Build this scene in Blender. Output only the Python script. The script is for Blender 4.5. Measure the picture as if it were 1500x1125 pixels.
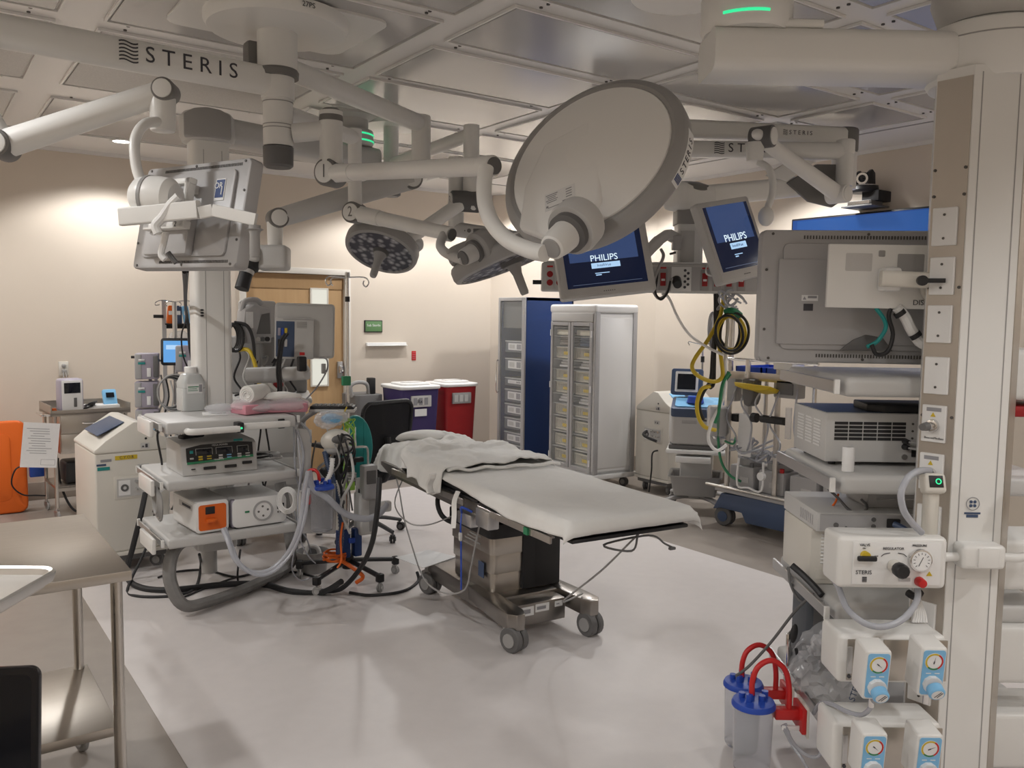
import bpy, bmesh, math, random
from mathutils import Matrix, Vector
random.seed(7)
for o in list(bpy.data.objects): bpy.data.objects.remove(o)
COL = bpy.context.scene.collection
PI = math.pi
def V(*a): return Vector(a[0] if len(a) == 1 else a)

# ---------------------------------------------------------------- camera, world, exposure
CF = 1244.6; CP = math.radians(4.69); CR = math.radians(-0.7585); CY = math.radians(35.522); CH = 1.6
RIGHT = V(math.cos(CY), -math.sin(CY), 0); FWD0 = V(math.sin(CY), math.cos(CY), 0); UP0 = V(0, 0, 1)
FWD = FWD0*math.cos(CP) - UP0*math.sin(CP)
_u2 = UP0*math.cos(CP) + FWD0*math.sin(CP)
CRT = RIGHT*math.cos(CR) - _u2*math.sin(CR)
CUP = RIGHT*math.sin(CR) + _u2*math.cos(CR)
CPOS = V(0, 0, CH)
cam = bpy.data.cameras.new('camera'); cam_o = bpy.data.objects.new('camera', cam); COL.objects.link(cam_o)
cam.sensor_fit = 'HORIZONTAL'; cam.sensor_width = 36; cam.lens = 36*CF/1500; cam.clip_start = 0.02
m = Matrix.Identity(4)
for i in range(3):
    m[i][0] = CRT[i]; m[i][1] = CUP[i]; m[i][2] = -FWD[i]; m[i][3] = CPOS[i]
cam_o.matrix_world = m
sc = bpy.context.scene; sc.camera = cam_o
w = bpy.data.worlds.new('world'); sc.world = w; w.use_nodes = True
w.node_tree.nodes['Background'].inputs[0].default_value = (1, .95, .9, 1)
w.node_tree.nodes['Background'].inputs[1].default_value = 0.02
sc.view_settings.view_transform = 'Standard'; sc.view_settings.look = 'None'
sc.view_settings.gamma = 1; sc.view_settings.use_curve_mapping = False
sc.view_settings.exposure = EXPOSURE = 0.0
CEIL = 2.92; YB = 8.0; XR = 6.2; XL = -1.3; YN = -1.3

# photograph pixel -> direction -> point on a plane
def ray(px, py):
    return FWD + CRT*((px-750)/CF) - CUP*((py-562.5)/CF)
def atz(px, py, z): d = ray(px, py); return CPOS + d*((z-CH)/d.z)
def atY(px, py, y): d = ray(px, py); return CPOS + d*(y/d.y)
def atX(px, py, x): d = ray(px, py); return CPOS + d*(x/d.x)
def vframe(px, py):
    f = ray(px, py).normalized(); r = (CRT-f*CRT.dot(f)).normalized(); return r, r.cross(f), f   # right, up, forward of that line of sight
def atD(px, py, D): d = ray(px, py); return CPOS + d*(D/d.dot(FWD0))

# ---------------------------------------------------------------- materials
MATS = {}
def mat(name, col, rough=.5, metal=0., spec=.5, noise=0., nscale=20., bump=0., emit=None, estr=0., trans=0., alpha=1., ior=1.45, coat=0.):
    if name in MATS: return MATS[name]
    m = bpy.data.materials.new(name); m.use_nodes = True; MATS[name] = m
    nt = m.node_tree; b = nt.nodes['Principled BSDF']; I = b.inputs
    c = (*col, 1)
    I['Base Color'].default_value = c; I['Roughness'].default_value = rough; I['Metallic'].default_value = metal
    I['Specular IOR Level'].default_value = spec; I['IOR'].default_value = ior
    I['Coat Weight'].default_value = coat
    if emit: I['Emission Color'].default_value = (*emit, 1); I['Emission Strength'].default_value = estr
    I['Transmission Weight'].default_value = trans; I['Alpha'].default_value = alpha
    if noise or bump:
        tc = nt.nodes.new('ShaderNodeTexCoord'); n = nt.nodes.new('ShaderNodeTexNoise')
        n.inputs['Scale'].default_value = nscale; n.inputs['Detail'].default_value = 5
        nt.links.new(tc.outputs['Object'], n.inputs['Vector'])
        if noise:
            r = nt.nodes.new('ShaderNodeMix'); r.data_type = 'RGBA'
            r.inputs[6].default_value = tuple(max(0, x*(1-noise)) for x in col)+(1,)
            r.inputs[7].default_value = tuple(min(1, x*(1+noise)) for x in col)+(1,)
            nt.links.new(n.outputs['Fac'], r.inputs[0]); nt.links.new(r.outputs[2], I['Base Color'])
        if bump:
            bp = nt.nodes.new('ShaderNodeBump'); bp.inputs['Strength'].default_value = bump; bp.inputs['Distance'].default_value = .01
            nt.links.new(n.outputs['Fac'], bp.inputs['Height']); nt.links.new(bp.outputs[0], I['Normal'])
    return m
def brushed(name, col, rough, sx, sy, sz, amt=.12):
    m = mat(name, col, rough, 1.0); nt = m.node_tree; b = nt.nodes['Principled BSDF']
    tc = nt.nodes.new('ShaderNodeTexCoord'); mp = nt.nodes.new('ShaderNodeMapping'); n = nt.nodes.new('ShaderNodeTexNoise')
    mp.inputs['Scale'].default_value = (sx, sy, sz); n.inputs['Scale'].default_value = 6; n.inputs['Detail'].default_value = 4
    nt.links.new(tc.outputs['Object'], mp.inputs[0]); nt.links.new(mp.outputs[0], n.inputs['Vector'])
    mr = nt.nodes.new('ShaderNodeMapRange'); mr.inputs['To Min'].default_value = rough-amt*.6; mr.inputs['To Max'].default_value = rough+amt
    nt.links.new(n.outputs['Fac'], mr.inputs[0]); nt.links.new(mr.outputs[0], b.inputs['Roughness'])
    return m
def wood(name, c1, c2, axis=(12, 12, 1.0)):
    m = mat(name, c1, .4); nt = m.node_tree; b = nt.nodes['Principled BSDF']
    tc = nt.nodes.new('ShaderNodeTexCoord'); mp = nt.nodes.new('ShaderNodeMapping'); n = nt.nodes.new('ShaderNodeTexNoise')
    mp.inputs['Scale'].default_value = axis; n.inputs['Scale'].default_value = 2.2; n.inputs['Detail'].default_value = 8; n.inputs['Distortion'].default_value = .6
    r = nt.nodes.new('ShaderNodeMix'); r.data_type = 'RGBA'; r.inputs[6].default_value = (*c1, 1); r.inputs[7].default_value = (*c2, 1)
    nt.links.new(tc.outputs['Object'], mp.inputs[0]); nt.links.new(mp.outputs[0], n.inputs['Vector'])
    nt.links.new(n.outputs['Fac'], r.inputs[0]); nt.links.new(r.outputs[2], b.inputs['Base Color'])
    return m
mat('wall', (.66, .585, .50), .55, noise=.03, nscale=3, bump=.02)
mat('ceil', (.76, .745, .73), .34, noise=.02, nscale=2)
mat('ceilpanel', (.47, .46, .455), .15, noise=.02, nscale=2, spec=.6)
mat('ceilmesh', (.56, .55, .53), .5, noise=.25, nscale=160)
mat('lip', (.74, .73, .71), .3)
mat('floorgrey', (.30, .265, .235), .42, noise=.10, nscale=9)
mat('floorlight', (.64, .605, .595), .38, noise=.05, nscale=14)
mat('base', (.30, .26, .22), .5, noise=.06, nscale=8)
mat('white', (.76, .755, .735), .32)          # warm white enamel of booms
mat('whitecool', (.78, .78, .775), .35)
mat('cream', (.66, .635, .58), .4)          # beige plastic
mat('lgrey', (.54, .535, .525), .42)
mat('mgrey', (.33, .325, .32), .45)
mat('silvergrey', (.42, .415, .42), .4)
mat('dgrey', (.13, .128, .128), .5)
mat('capgrey', (.17, .165, .16), .45)
mat('black', (.018, .018, .02), .45)
mat('rubber', (.022, .022, .024), .6)
mat('softblack', (.03, .03, .033), .8, noise=.2, nscale=60, bump=.2)
mat('screw', (.08, .075, .07), .5)
brushed('steel', (.50, .465, .42), .32, 1, 30, 1)
brushed('steelv', (.60, .57, .53), .28, 30, 30, 1)
mat('steeldk', (.34, .32, .30), .32, 1.0, noise=.05, nscale=6)
mat('steelplate', (.46, .42, .375), .42, .85, noise=.10, nscale=5)
mat('domewhite', (.86, .85, .83), .35)
mat('chrome', (.72, .71, .70), .14, 1.0)
mat('alu', (.55, .55, .55), .38, 1.0)
wood('oak', (.55, .37, .20), (.44, .28, .14))
wood('oakshade', (.40, .26, .135), (.34, .21, .10))  # darkened oak, for the shade painted at the door top
mat('doorpaint', (.66, .63, .58), .4)
mat('sheet', (.78, .775, .755), .85, noise=.03, nscale=30, bump=.12)
mat('paper', (.80, .80, .80), .7, noise=.04, nscale=60)
mat('ink', (.06, .06, .07), .7)
mat('inkgrey', (.30, .30, .32), .7)
mat('red', (.33, .015, .018), .4); mat('brightred', (.55, .02, .02), .4); mat('maroon', (.13, .012, .014), .4)
mat('purple', (.045, .030, .12), .45)
mat('navy', (.015, .045, .17), .35); mat('blue', (.012, .06, .33), .35); mat('slateblue', (.055, .085, .16), .4)
mat('royal', (.02, .07, .42), .4); mat('skyblue', (.22, .50, .78), .4)
mat('orange', (.75, .14, .015), .45); mat('teal', (.015, .25, .24), .5); mat('green', (.03, .22, .10), .5); mat('lime', (.33, .60, .09), .5)
mat('yellow', (.62, .45, .03), .5); mat('signgreen', (.13, .26, .11), .5)
mat('lilac', (.36, .33, .40), .4); mat('pink', (.60, .26, .32), .5)
mat('ledgreen', (.02, .6, .25), .4, emit=(.05, 1, .42), estr=.75)
mat('ledblue', (.02, .1, .6), .4, emit=(.05, .2, 1), estr=1.0)
mat('lampglow', (1, 1, 1), .4, emit=(1, .96, .92), estr=14)
mat('glass', (.85, .88, .88), .04, alpha=.10)
mat('tubeclear', (.62, .64, .70), .25, trans=.45)
mat('plasticclear', (.86, .87, .90), .12, trans=.85, ior=1.2)
mat('plasticgrey', (.35, .36, .40), .2, trans=.55, ior=1.25)
mat('screendark', (.008, .010, .016), .08)
def screen(name, col, e): return mat(name, tuple(x*.2 for x in col), .12, emit=col, estr=e)
screen('scr_blue', (.032, .056, .14), 1.0); screen('scr_navy', (.004, .007, .022), 1.0); screen('scr_white', (.75, .9, 1), 1.0)
screen('scr_ice', (.45, .68, .95), .9); screen('scr_tv', (.02, .06, .22), 1.0); screen('scr_tv2', (.025, .08, .26), 1.0); screen('scr_cyan', (.15, .42, .85), .8)
screen('win_lit', (.80, .79, .70), .8); screen('scr_mid', (.10, .13, .20), .8)

# ---------------------------------------------------------------- mesh helpers
def basis(o, n, up=(0, 0, 1), roll=0.):
    """4x4 with z along n, y near up; x to the right of someone who looks at the face."""
    n = V(n).normalized(); up = V(up)
    x = up.cross(n)
    if x.length < 1e-5: x = V(1, 0, 0).cross(n) if abs(n.x) < .9 else V(0, 1, 0).cross(n)
    x.normalize(); y = n.cross(x)
    M = Matrix(((x.x, y.x, n.x, o[0]), (x.y, y.y, n.y, o[1]), (x.z, y.z, n.z, o[2]), (0, 0, 0, 1)))
    return M @ Matrix.Rotation(roll, 4, 'Z') if roll else M
def T(x, y, z=0, rz=0): return Matrix.Translation((x, y, z)) @ Matrix.Rotation(rz, 4, 'Z')
def spline(pts, k=6):
    pts = [V(p) for p in pts]
    if len(pts) < 3: return pts
    out = []
    for i in range(len(pts)-1):
        p0 = pts[max(i-1, 0)]; p1 = pts[i]; p2 = pts[i+1]; p3 = pts[min(i+2, len(pts)-1)]
        for j in range(k):
            t = j/k
            out.append(.5*((2*p1)+(p2-p0)*t+(2*p0-5*p1+4*p2-p3)*t*t+(3*p1-p0-3*p2+p3)*t**3))
    out.append(pts[-1]); return out
class MB:
    def __init__(s, M=None): s.bm = bmesh.new(); s.M = M or Matrix.Identity(4)
    def _add(s, bm2):
        bm2.transform(s.M)
        me = bpy.data.meshes.new('tmp'); bm2.to_mesh(me); bm2.free(); s.bm.from_mesh(me); bpy.data.meshes.remove(me)
        return s
    def box(s, c, d, bev=0., seg=2, M=None, taper=None):
        b = bmesh.new(); bmesh.ops.create_cube(b, size=1)
        for v in b.verts:
            t = 1 if not taper or v.co.z < 0 else taper
            v.co = V(v.co.x*d[0]*t, v.co.y*d[1]*t, v.co.z*d[2])
        if bev: bmesh.ops.bevel(b, geom=b.edges[:], offset=min(bev, min(d)*.49), segments=seg, profile=.5, affect='EDGES')
        b.transform(Matrix.Translation(c) @ (M or Matrix.Identity(4))) if M else b.transform(Matrix.Translation(c))
        return s._add(b)
    def bx(s, x0, x1, y0, y1, z0, z1, bev=0., seg=2):
        return s.box(((x0+x1)/2, (y0+y1)/2, (z0+z1)/2), (abs(x1-x0), abs(y1-y0), abs(z1-z0)), bev, seg)
    def cyl(s, p0, p1, r0, r1=None, n=20, bev=0.):
        p0 = V(p0); p1 = V(p1); r1 = r0 if r1 is None else r1
        L = (p1-p0).length
        if bev:
            return s.lathe([(0, 0), (r0-bev, 0), (r0-bev*.3, bev*.3), (r0, bev), (r1, L-bev), (r1-bev*.3, L-bev*.3), (r1-bev, L), (0, L)], basis(p0, p1-p0), n)
        return s.lathe([(0, 0), (r0, 0), (r1, L), (0, L)], basis(p0, p1-p0), n)
    def lathe(s, prof, M=None, n=24, sx=1., sy=1.):
        b = bmesh.new(); rings = []
        for r, z in prof:
            if r < 1e-6: rings.append([b.verts.new((0, 0, z))])
            else: rings.append([b.verts.new((r*math.cos(2*PI*i/n)*sx, r*math.sin(2*PI*i/n)*sy, z)) for i in range(n)])
        for a, c in zip(rings, rings[1:]):
            for i in range(n):
                j = (i+1) % n
                if len(a) == 1 and len(c) == 1: continue
                if len(a) == 1: b.faces.new((a[0], c[j], c[i])[::-1])
                elif len(c) == 1: b.faces.new((a[i], a[j], c[0]))
                else: b.faces.new((a[i], a[j], c[j], c[i]))
        bmesh.ops.recalc_face_normals(b, faces=b.faces[:])
        if M: b.transform(M)
        return s._add(b)
    def tube(s, pts, r, n=8, k=6, smooth=True, r1=None, flat=1.):
        pts = spline(pts, k) if smooth else [V(p) for p in pts]
        b = bmesh.new(); rings = []; N = len(pts); t0 = (pts[1]-pts[0]).normalized()
        x = t0.orthogonal().normalized() if abs(t0.z) > .95 else V(0, 0, 1).cross(t0).normalized()
        for i, p in enumerate(pts):
            t = (pts[min(i+1, N-1)]-pts[max(i-1, 0)])
            if t.length < 1e-9: t = t0
            t = t.normalized(); x = (x - t*x.dot(t))
            x = t.orthogonal() if x.length < 1e-6 else x
            x.normalize(); y = t.cross(x)
            rr = r if r1 is None else r+(r1-r)*i/(N-1)
            rings.append([b.verts.new(p + x*math.cos(2*PI*j/n)*rr + y*math.sin(2*PI*j/n)*rr*flat) for j in range(n)])
        for a, c in zip(rings, rings[1:]):
            for i in range(n): b.faces.new((a[i], a[(i+1) % n], c[(i+1) % n], c[i]))
        b.faces.new(rings[0][::-1]); b.faces.new(rings[-1])
        bmesh.ops.recalc_face_normals(b, faces=b.faces[:])
        return s._add(b)
    def prism(s, poly, z0, z1, M=None, bev=0., seg=2):
        b = bmesh.new()
        lo = [b.verts.new((x, y, z0)) for x, y in poly]; hi = [b.verts.new((x, y, z1)) for x, y in poly]
        b.faces.new(lo[::-1]); b.faces.new(hi); k = len(poly)
        for i in range(k): b.faces.new((lo[i], lo[(i+1) % k], hi[(i+1) % k], hi[i]))
        bmesh.ops.recalc_face_normals(b, faces=b.faces[:])
        if bev: bmesh.ops.bevel(b, geom=b.edges[:], offset=bev, segments=seg, profile=.5, affect='EDGES')
        if M: b.transform(M)
        return s._add(b)
    def ball(s, c, r, sc=(1, 1, 1), n=16, M=None):
        b = bmesh.new(); bmesh.ops.create_uvsphere(b, u_segments=n, v_segments=max(6, n//2), radius=r)
        for v in b.verts: v.co = V(v.co.x*sc[0], v.co.y*sc[1], v.co.z*sc[2])
        if M: b.transform(M)
        b.transform(Matrix.Translation(c)); return s._add(b)
    def quads(s, verts, faces):
        b = bmesh.new(); vs = [b.verts.new(v) for v in verts]
        for f in faces: b.faces.new([vs[i] for i in f])
        return s._add(b)
    def build(s, name, m, parent=None, world=False, ang=35, stuff=False):
        me = bpy.data.meshes.new(name)
        if world and parent is not None:
            q = parent
            while q.parent: q = q.parent
            s.bm.transform(q.matrix_basis.inverted())
        s.bm.to_mesh(me); s.bm.free()
        me.shade_smooth(); me.set_sharp_from_angle(angle=math.radians(ang))
        me.materials.append(MATS[m] if isinstance(m, str) else m)
        o = bpy.data.objects.new(name, me); COL.objects.link(o)
        if parent is not None: o.parent = parent
        if stuff: o['kind'] = 'stuff'
        return o
def rrect(w, h, r, n=4, cx=0, cy=0):
    out = []
    for qx, qy, a0 in ((1, 1, 0), (-1, 1, 90), (-1, -1, 180), (1, -1, 270)):
        for i in range(n+1):
            a = math.radians(a0+90*i/n); out.append((cx+qx*(w/2-r)+r*math.cos(a), cy+qy*(h/2-r)+r*math.sin(a)))
    return out
def tag(o, label=None, cat=None, group=None, kind=None):
    if label: o['label'] = label
    if cat: o['category'] = cat
    if group: o['group'] = group
    if kind: o['kind'] = kind
    return o
def thing(name, label, cat, loc=(0, 0, 0), rz=0., group=None, M=None):
    o = bpy.data.objects.new(name, None); COL.objects.link(o); o.empty_display_size = .05
    if M is not None: o.matrix_basis = M
    else: o.location = loc; o.rotation_euler = (0, 0, rz); o.matrix_basis = T(*loc, rz)
    return tag(o, label, cat, group)
def txt(parent, s, M, size, m='ink', name='lettering', align='CENTER', ext=.0006, world=False, sx=1.):
    cu = bpy.data.curves.new('font', 'FONT'); cu.body = s; cu.size = size; cu.align_x = align; cu.align_y = 'CENTER'
    cu.extrude = ext; cu.resolution_u = 3
    o = bpy.data.objects.new('fontobj', cu); me = bpy.data.meshes.new_from_object(o)
    bpy.data.objects.remove(o); bpy.data.curves.remove(cu)
    Mx = M @ Matrix.Diagonal((sx, 1, 1, 1))
    if world:
        q = parent
        while q.parent: q = q.parent
        Mx = q.matrix_basis.inverted() @ Mx
    me.transform(Mx); me.name = name; me.materials.append(MATS[m])
    t = bpy.data.objects.new(name, me); COL.objects.link(t); t.parent = parent
    if len(s) > 1: t['kind'] = 'stuff'
    return t
def copy_tree(o, parent=None):
    c = o.copy(); COL.objects.link(c)
    if parent is not None: c.parent = parent
    for ch in list(o.children): copy_tree(ch, c)
    return c
def caster(parent, x, y, z0, r, m='rubber', rz=0., w=None, name='caster', hub='mgrey', twin=True, plate=None):
    """swivel caster touching z0, axle along local rz; returns nothing"""
    w = w or r*.55; M = T(x, y, z0, rz)
    a = MB(M)
    for sx in ((-1, 1) if twin else (0,)):
        a.lathe([(0, -w/2), (r*.9, -w/2), (r, -w*.3), (r, w*.3), (r*.9, w/2), (0, w/2)], Matrix.Translation((sx*w*.62, 0, r)) @ Matrix.Rotation(PI/2, 4, 'Y'), 20)
    c = a.build(name, m, parent)
    b = MB(M)
    b.box((0, r*.25, r*1.5), (w*1.1 if twin else w*1.7, r*1.5, r*1.1), r*.2)
    for sx in ((-1, 1) if twin else (0,)):
        q = w*1.13 if twin else w*.5
        b.cyl((sx*(q-.002), 0, r), (sx*(q+.006), 0, r), r*.55, n=16) if sx else b.cyl((-q-.004, 0, r), (q+.004, 0, r), r*.5, n=14)
    b.cyl((0, r*.35, r*1.6), (0, r*.35, plate or r*2.5), r*.28, n=12)
    b.build('fork', hub, c); return c
# ---------------------------------------------------------------- the room
def struct(name, mb, m, parent=None):
    o = mb.build(name, m, parent); o['kind'] = 'structure'; return o
fl = struct('floor', MB().bx(XL, XR+.0, YN, YB, -.1, 0), 'floorgrey')
inl = MB().bx(.75, 4.35, -.6, 6.84, -.004, .002).build('floor_inlay', 'floorlight', fl)
inl['label'] = 'pale rectangular vinyl inlay in the grey floor'
WT = .12
DX0, DX1, DZ = 2.62, 3.62, 1.965          # door opening
wb = MB()
wb.bx(XL-WT, DX0-.06, YB, YB+WT, 0, CEIL); wb.bx(DX1+.06, 5.4, YB, YB+WT, 0, CEIL); wb.bx(DX0-.06, DX1+.06, YB, YB+WT, DZ+.06, CEIL)
wall_back = struct('wall_back', wb, 'wall')
d0 = V(5.4, YB, 0); d1 = V(XR, 6.2, 0); dd = (d1-d0); dn = V(dd.y, -dd.x, 0).normalized()*-1
wd = MB().prism([(d0.x, d0.y), (d1.x, d1.y), (d1.x+WT, d1.y+.03), (d0.x+WT*.9, d0.y+WT*.5)], 0, CEIL)
struct('wall_corner', wd, 'wall')
struct('wall_right', MB().bx(XR, XR+WT, YN-WT, 6.22, 0, CEIL), 'wall')
struct('wall_left', MB().bx(XL-WT, XL, YN-WT, YB, 0, CEIL), 'wall')
struct('wall_front', MB().bx(XL, XR, YN-WT, YN, 0, CEIL), 'wall')
bt = .012
struct('baseboard_back', MB().bx(XL, DX0-.07, YB-bt, YB, 0, .15, .004).bx(DX1+.07, 5.395, YB-bt, YB, 0, .15, .004), 'base')
nn = V(-(d1-d0).normalized().y, (d1-d0).normalized().x, 0); nn = nn if nn.x < 0 else -nn
a = d0+nn*bt; b = d1+nn*bt
struct('baseboard_corner', MB().prism([(d0.x, d0.y), (d1.x, d1.y), (b.x, b.y), (a.x, a.y)], 0, .15), 'base')
struct('baseboard_right', MB().bx(XR-bt, XR, YN, 6.2, 0, .15, .004), 'base')
struct('baseboard_left', MB().bx(XL, XL+bt, YN, YB, 0, .15, .004), 'base')
struct('baseboard_front', MB().bx(XL, XR, YN, YN+bt, 0, .15, .004), 'base')

# ceiling: slab, flat aluminium framing and separate glossy panels
ce = struct('ceiling', MB().bx(XL-WT, XR+WT, YN-WT, YB+WT, CEIL, CEIL+.1), 'ceil')
def panel(x0, x1, y0, y1, m='ceilpanel', lip=True, dots=True):
    p = MB().bx(x0+.012, x1-.012, y0+.012, y1-.012, CEIL-.010, CEIL-.001, .002, 1).build('ceiling_panel', m, ce)
    if lip:
        f = MB(); t = .011; zz = (CEIL-.014, CEIL-.001)
        f.bx(x0, x1, y0-t, y0, *zz); f.bx(x0, x1, y1, y1+t, *zz); f.bx(x0-t, x0, y0-t, y1+t, *zz); f.bx(x1, x1+t, y0-t, y1+t, *zz)
        f.build('panel_frame', 'lip', p)
    if dots:
        g = MB()
        for dx in (.10, (x1-x0)-.10):
            for yy in (y0-.045, y1+.045): g.cyl((x0+dx, yy, CEIL-.006), (x0+dx, yy, CEIL+.002), .008, n=8)
        g.build('screw', 'screw', p, stuff=True)
rowsC = [(1.30, 2.15), (2.29, 2.92), (3.06, 3.63), (3.76, 4.37), (4.47, 5.16), (5.34, 6.0), (6.1, 7.2)]
for (x0, x1) in ((2.18, 3.38), (3.52, 4.70)):
    for r in rowsC: panel(x0, x1, *r)
for r in rowsC[:4]+[(4.47, 5.16), (5.34, 6.0)]: panel(4.86, 5.46, *r)
for (x0, x1) in ((-.55, .60), (.80, 2.02)):
    for r in ((.1, 1.2), (1.35, 2.3), (2.45, 3.3), (3.42, 4.34), (4.5, 5.7), (6.1, 7.2)):
        panel(x0, x1, *r, m='ceilmesh' if (x0 > 0 and r[0] == 4.5) or (x0 < 0 and r[0] in (4.5, 6.1)) else 'ceilpanel')
for r in ((.1, .66), (.78, 1.2)):
    panel(2.18, 3.38, *r); panel(3.52, 4.7, *r)
g = MB()
for (x0, x1, y0, y1) in ((XL, XR, 7.28, 7.30), (5.62, 5.64, YN, 6.6)): g.bx(x0, x1, y0, y1, CEIL-.004, CEIL)
g.build('panel_joint', 'mgrey', ce)
tr = MB().bx(XL, 5.4, YB-.02, YB, CEIL-.03, CEIL).bx(XR-.02, XR, YN, 6.2, CEIL-.03, CEIL)
struct('trim_1', tr, 'ceil')
# two round cover plates on the ceiling near the right boom mount
for k, (px, py, r) in enumerate(((1000, -10, .21), (1100, -55, .30))):
    c = atz(px, py, CEIL)
    MB().cyl((c.x, c.y, CEIL-.016-.007*k), (c.x, c.y, CEIL), r, n=40).build('cover_plate', 'ceil', ce)

# recessed downlights: the light of the room
def downlight(x, y, label, power, cone=138):
    t = thing('recessed_downlight', label, 'ceiling light', (x, y, CEIL), group='recessed downlights')
    MB().lathe([(.062, 0), (.085, 0), (.088, -.004), (.085, -.008), (.064, -.006), (.062, 0)], n=28).build('trim_ring', 'lip', t)
    MB().cyl((0, 0, -.003), (0, 0, .0), .063, n=28).build('lens', 'lampglow', t)
    L = bpy.data.lights.new('lamp_light', 'SPOT'); L.energy = power; L.spot_size = math.radians(cone); L.spot_blend = .34
    L.color = (1, .985, .965); L.shadow_soft_size = .075
    lo = bpy.data.objects.new('lamp_light', L); COL.objects.link(lo); lo.parent = t; lo.location = (0, 0, -.02)
PW = 100
for x, y, lb, k, *cn in ((1.44, 7.36, 'small lit round ceiling downlight beside the left monitor arm', 1), (5.25, 7.3, 'small lit round ceiling downlight glimpsed beside the rim of the big surgical light', 1),
        (3.95, 7.3, 'ceiling downlight above the bins', 1), (-.6, 7.3, 'ceiling downlight above the orange board', 1),
        (5.55, 5.85, 'ceiling downlight above the white supply cabinet', 1), (5.55, 4.2, 'ceiling downlight in front of the wall television', 1), (5.55, 1.7, 'ceiling downlight behind the right boom', .9),
        (5.5, -.4, 'ceiling downlight in the right rear corner', .8), (3.4, -.5, 'ceiling downlight behind the camera on the right', 1.0), (1.3, -.5, 'ceiling downlight behind the camera', .6),
        (-.6, -.4, 'ceiling downlight in the left rear corner', .6, 152), (-.6, 1.6, 'ceiling downlight over the left wall nearest the camera', .8, 152), (-.6, 3.6, 'ceiling downlight over the steel table', 1, 152), (-.6, 5.5, 'ceiling downlight left of the equipment boom', 1, 152)):
    downlight(x, y, lb, PW*k, *cn)

# door in the back wall
dr = MB().bx(DX0, DX1, YB+.03, YB+.075, .01, DZ, .002, 1)
door = struct('door_1', dr, 'oak'); door['label'] = 'oak veneer door behind the equipment boom'
fr = MB(); q = .06
for x in (DX0-q, DX1): fr.bx(x, x+q, YB-.02, YB+.1, 0, DZ+.002, .004)
fr.bx(DX0-q, DX1+q, YB-.02, YB+.1, DZ+.002, DZ+q, .004)
fr.build('door_frame', 'doorpaint', door)
MB().bx(DX0, DX1, YB+.022, YB+.031, DZ-.14, DZ-.002).build('door_top_shade', 'oakshade', door)  # shade under the door head, painted as a darker oak strip
for (z0, z1) in ((1.60, 1.82), (.87, 1.13)):
    wdw = MB().bx(3.28, 3.44, YB+.018, YB+.03, z0, z1, .003, 1).build('vision_lite', 'win_lit', door)
    MB().bx(3.265, 3.28, YB+.014, YB+.03, z0-.015, z1+.015).bx(3.44, 3.455, YB+.014, YB+.03, z0-.015, z1+.015).bx(3.28, 3.44, YB+.014, YB+.03, z1, z1+.015).bx(3.28, 3.44, YB+.014, YB+.03, z0-.015, z0).build('lite_frame', 'cream', wdw)
h = MB().bx(3.545, 3.605, YB+.005, YB+.03, .93, 1.10, .006).build('lock_plate', 'alu', door)
MB().bx(3.552, 3.598, YB-.03, YB+.006, .98, 1.06, .012).build('door_handle', 'chrome', h)
# wall fittings on the back wall
wf = YB-.001
def wallplate(name, label, cat, px, py, w, h, m, d=.012):
    c = atY(px, py, YB); t = thing(name, label, cat, (c.x, YB, c.z))
    MB().box((0, -d/2, 0), (w, d, h), .004).build('plate', m, t); return t
FN = (0, -1, 0)
s = wallplate('door_sign', 'small green framed sign beside the wooden door', 'sign', 546.5, 478, .205, .125, 'black')
MB().box((0, -.0135, 0), (.185, .004, .105), .001).build('sign_face', 'signgreen', s)
txt(s, 'Sub Sterile', basis((0, -.0165, .01), FN), .036, 'paper')
s = wallplate('marker_tray', 'white narrow tray shelf under the green sign', 'tray', 565, 504, .46, .035, 'whitecool', .03)
MB().bx(-.23, .23, -.055, -.028, -.0175, -.008, .003).build('tray_lip', 'whitecool', s)
s = wallplate('fire_sign', 'small red notice plate on the wall above the red bin', 'sign', 606, 521, .052, .10, 'brightred', .006)
for k in range(4): MB().bx(-.018, .018, -.0075, -.006, .03-k*.02, .034-k*.02).build('print_line', 'pink', s)
s = wallplate('wall_outlet', 'beige wall outlet with plugs above the steel cart', 'outlet', 93, 540, .075, .12, 'cream', .008)
MB().box((0, -.02, .025), (.03, .03, .028), .006).box((0, -.022, -.02), (.032, .035, .03), .006).build('plug', 'mgrey', s)
MB().tube([(-.006, -.04, -.03), (-.01, -.06, -.09), (-.02, -.06, -.2), (-.03, -.09, -.33)], .004, 6).tube([(.008, -.04, -.03), (.02, -.06, -.1), (.05, -.05, -.2), (.10, -.06, -.32)], .004, 6).build('plug_cord', 'mgrey', s)
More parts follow.
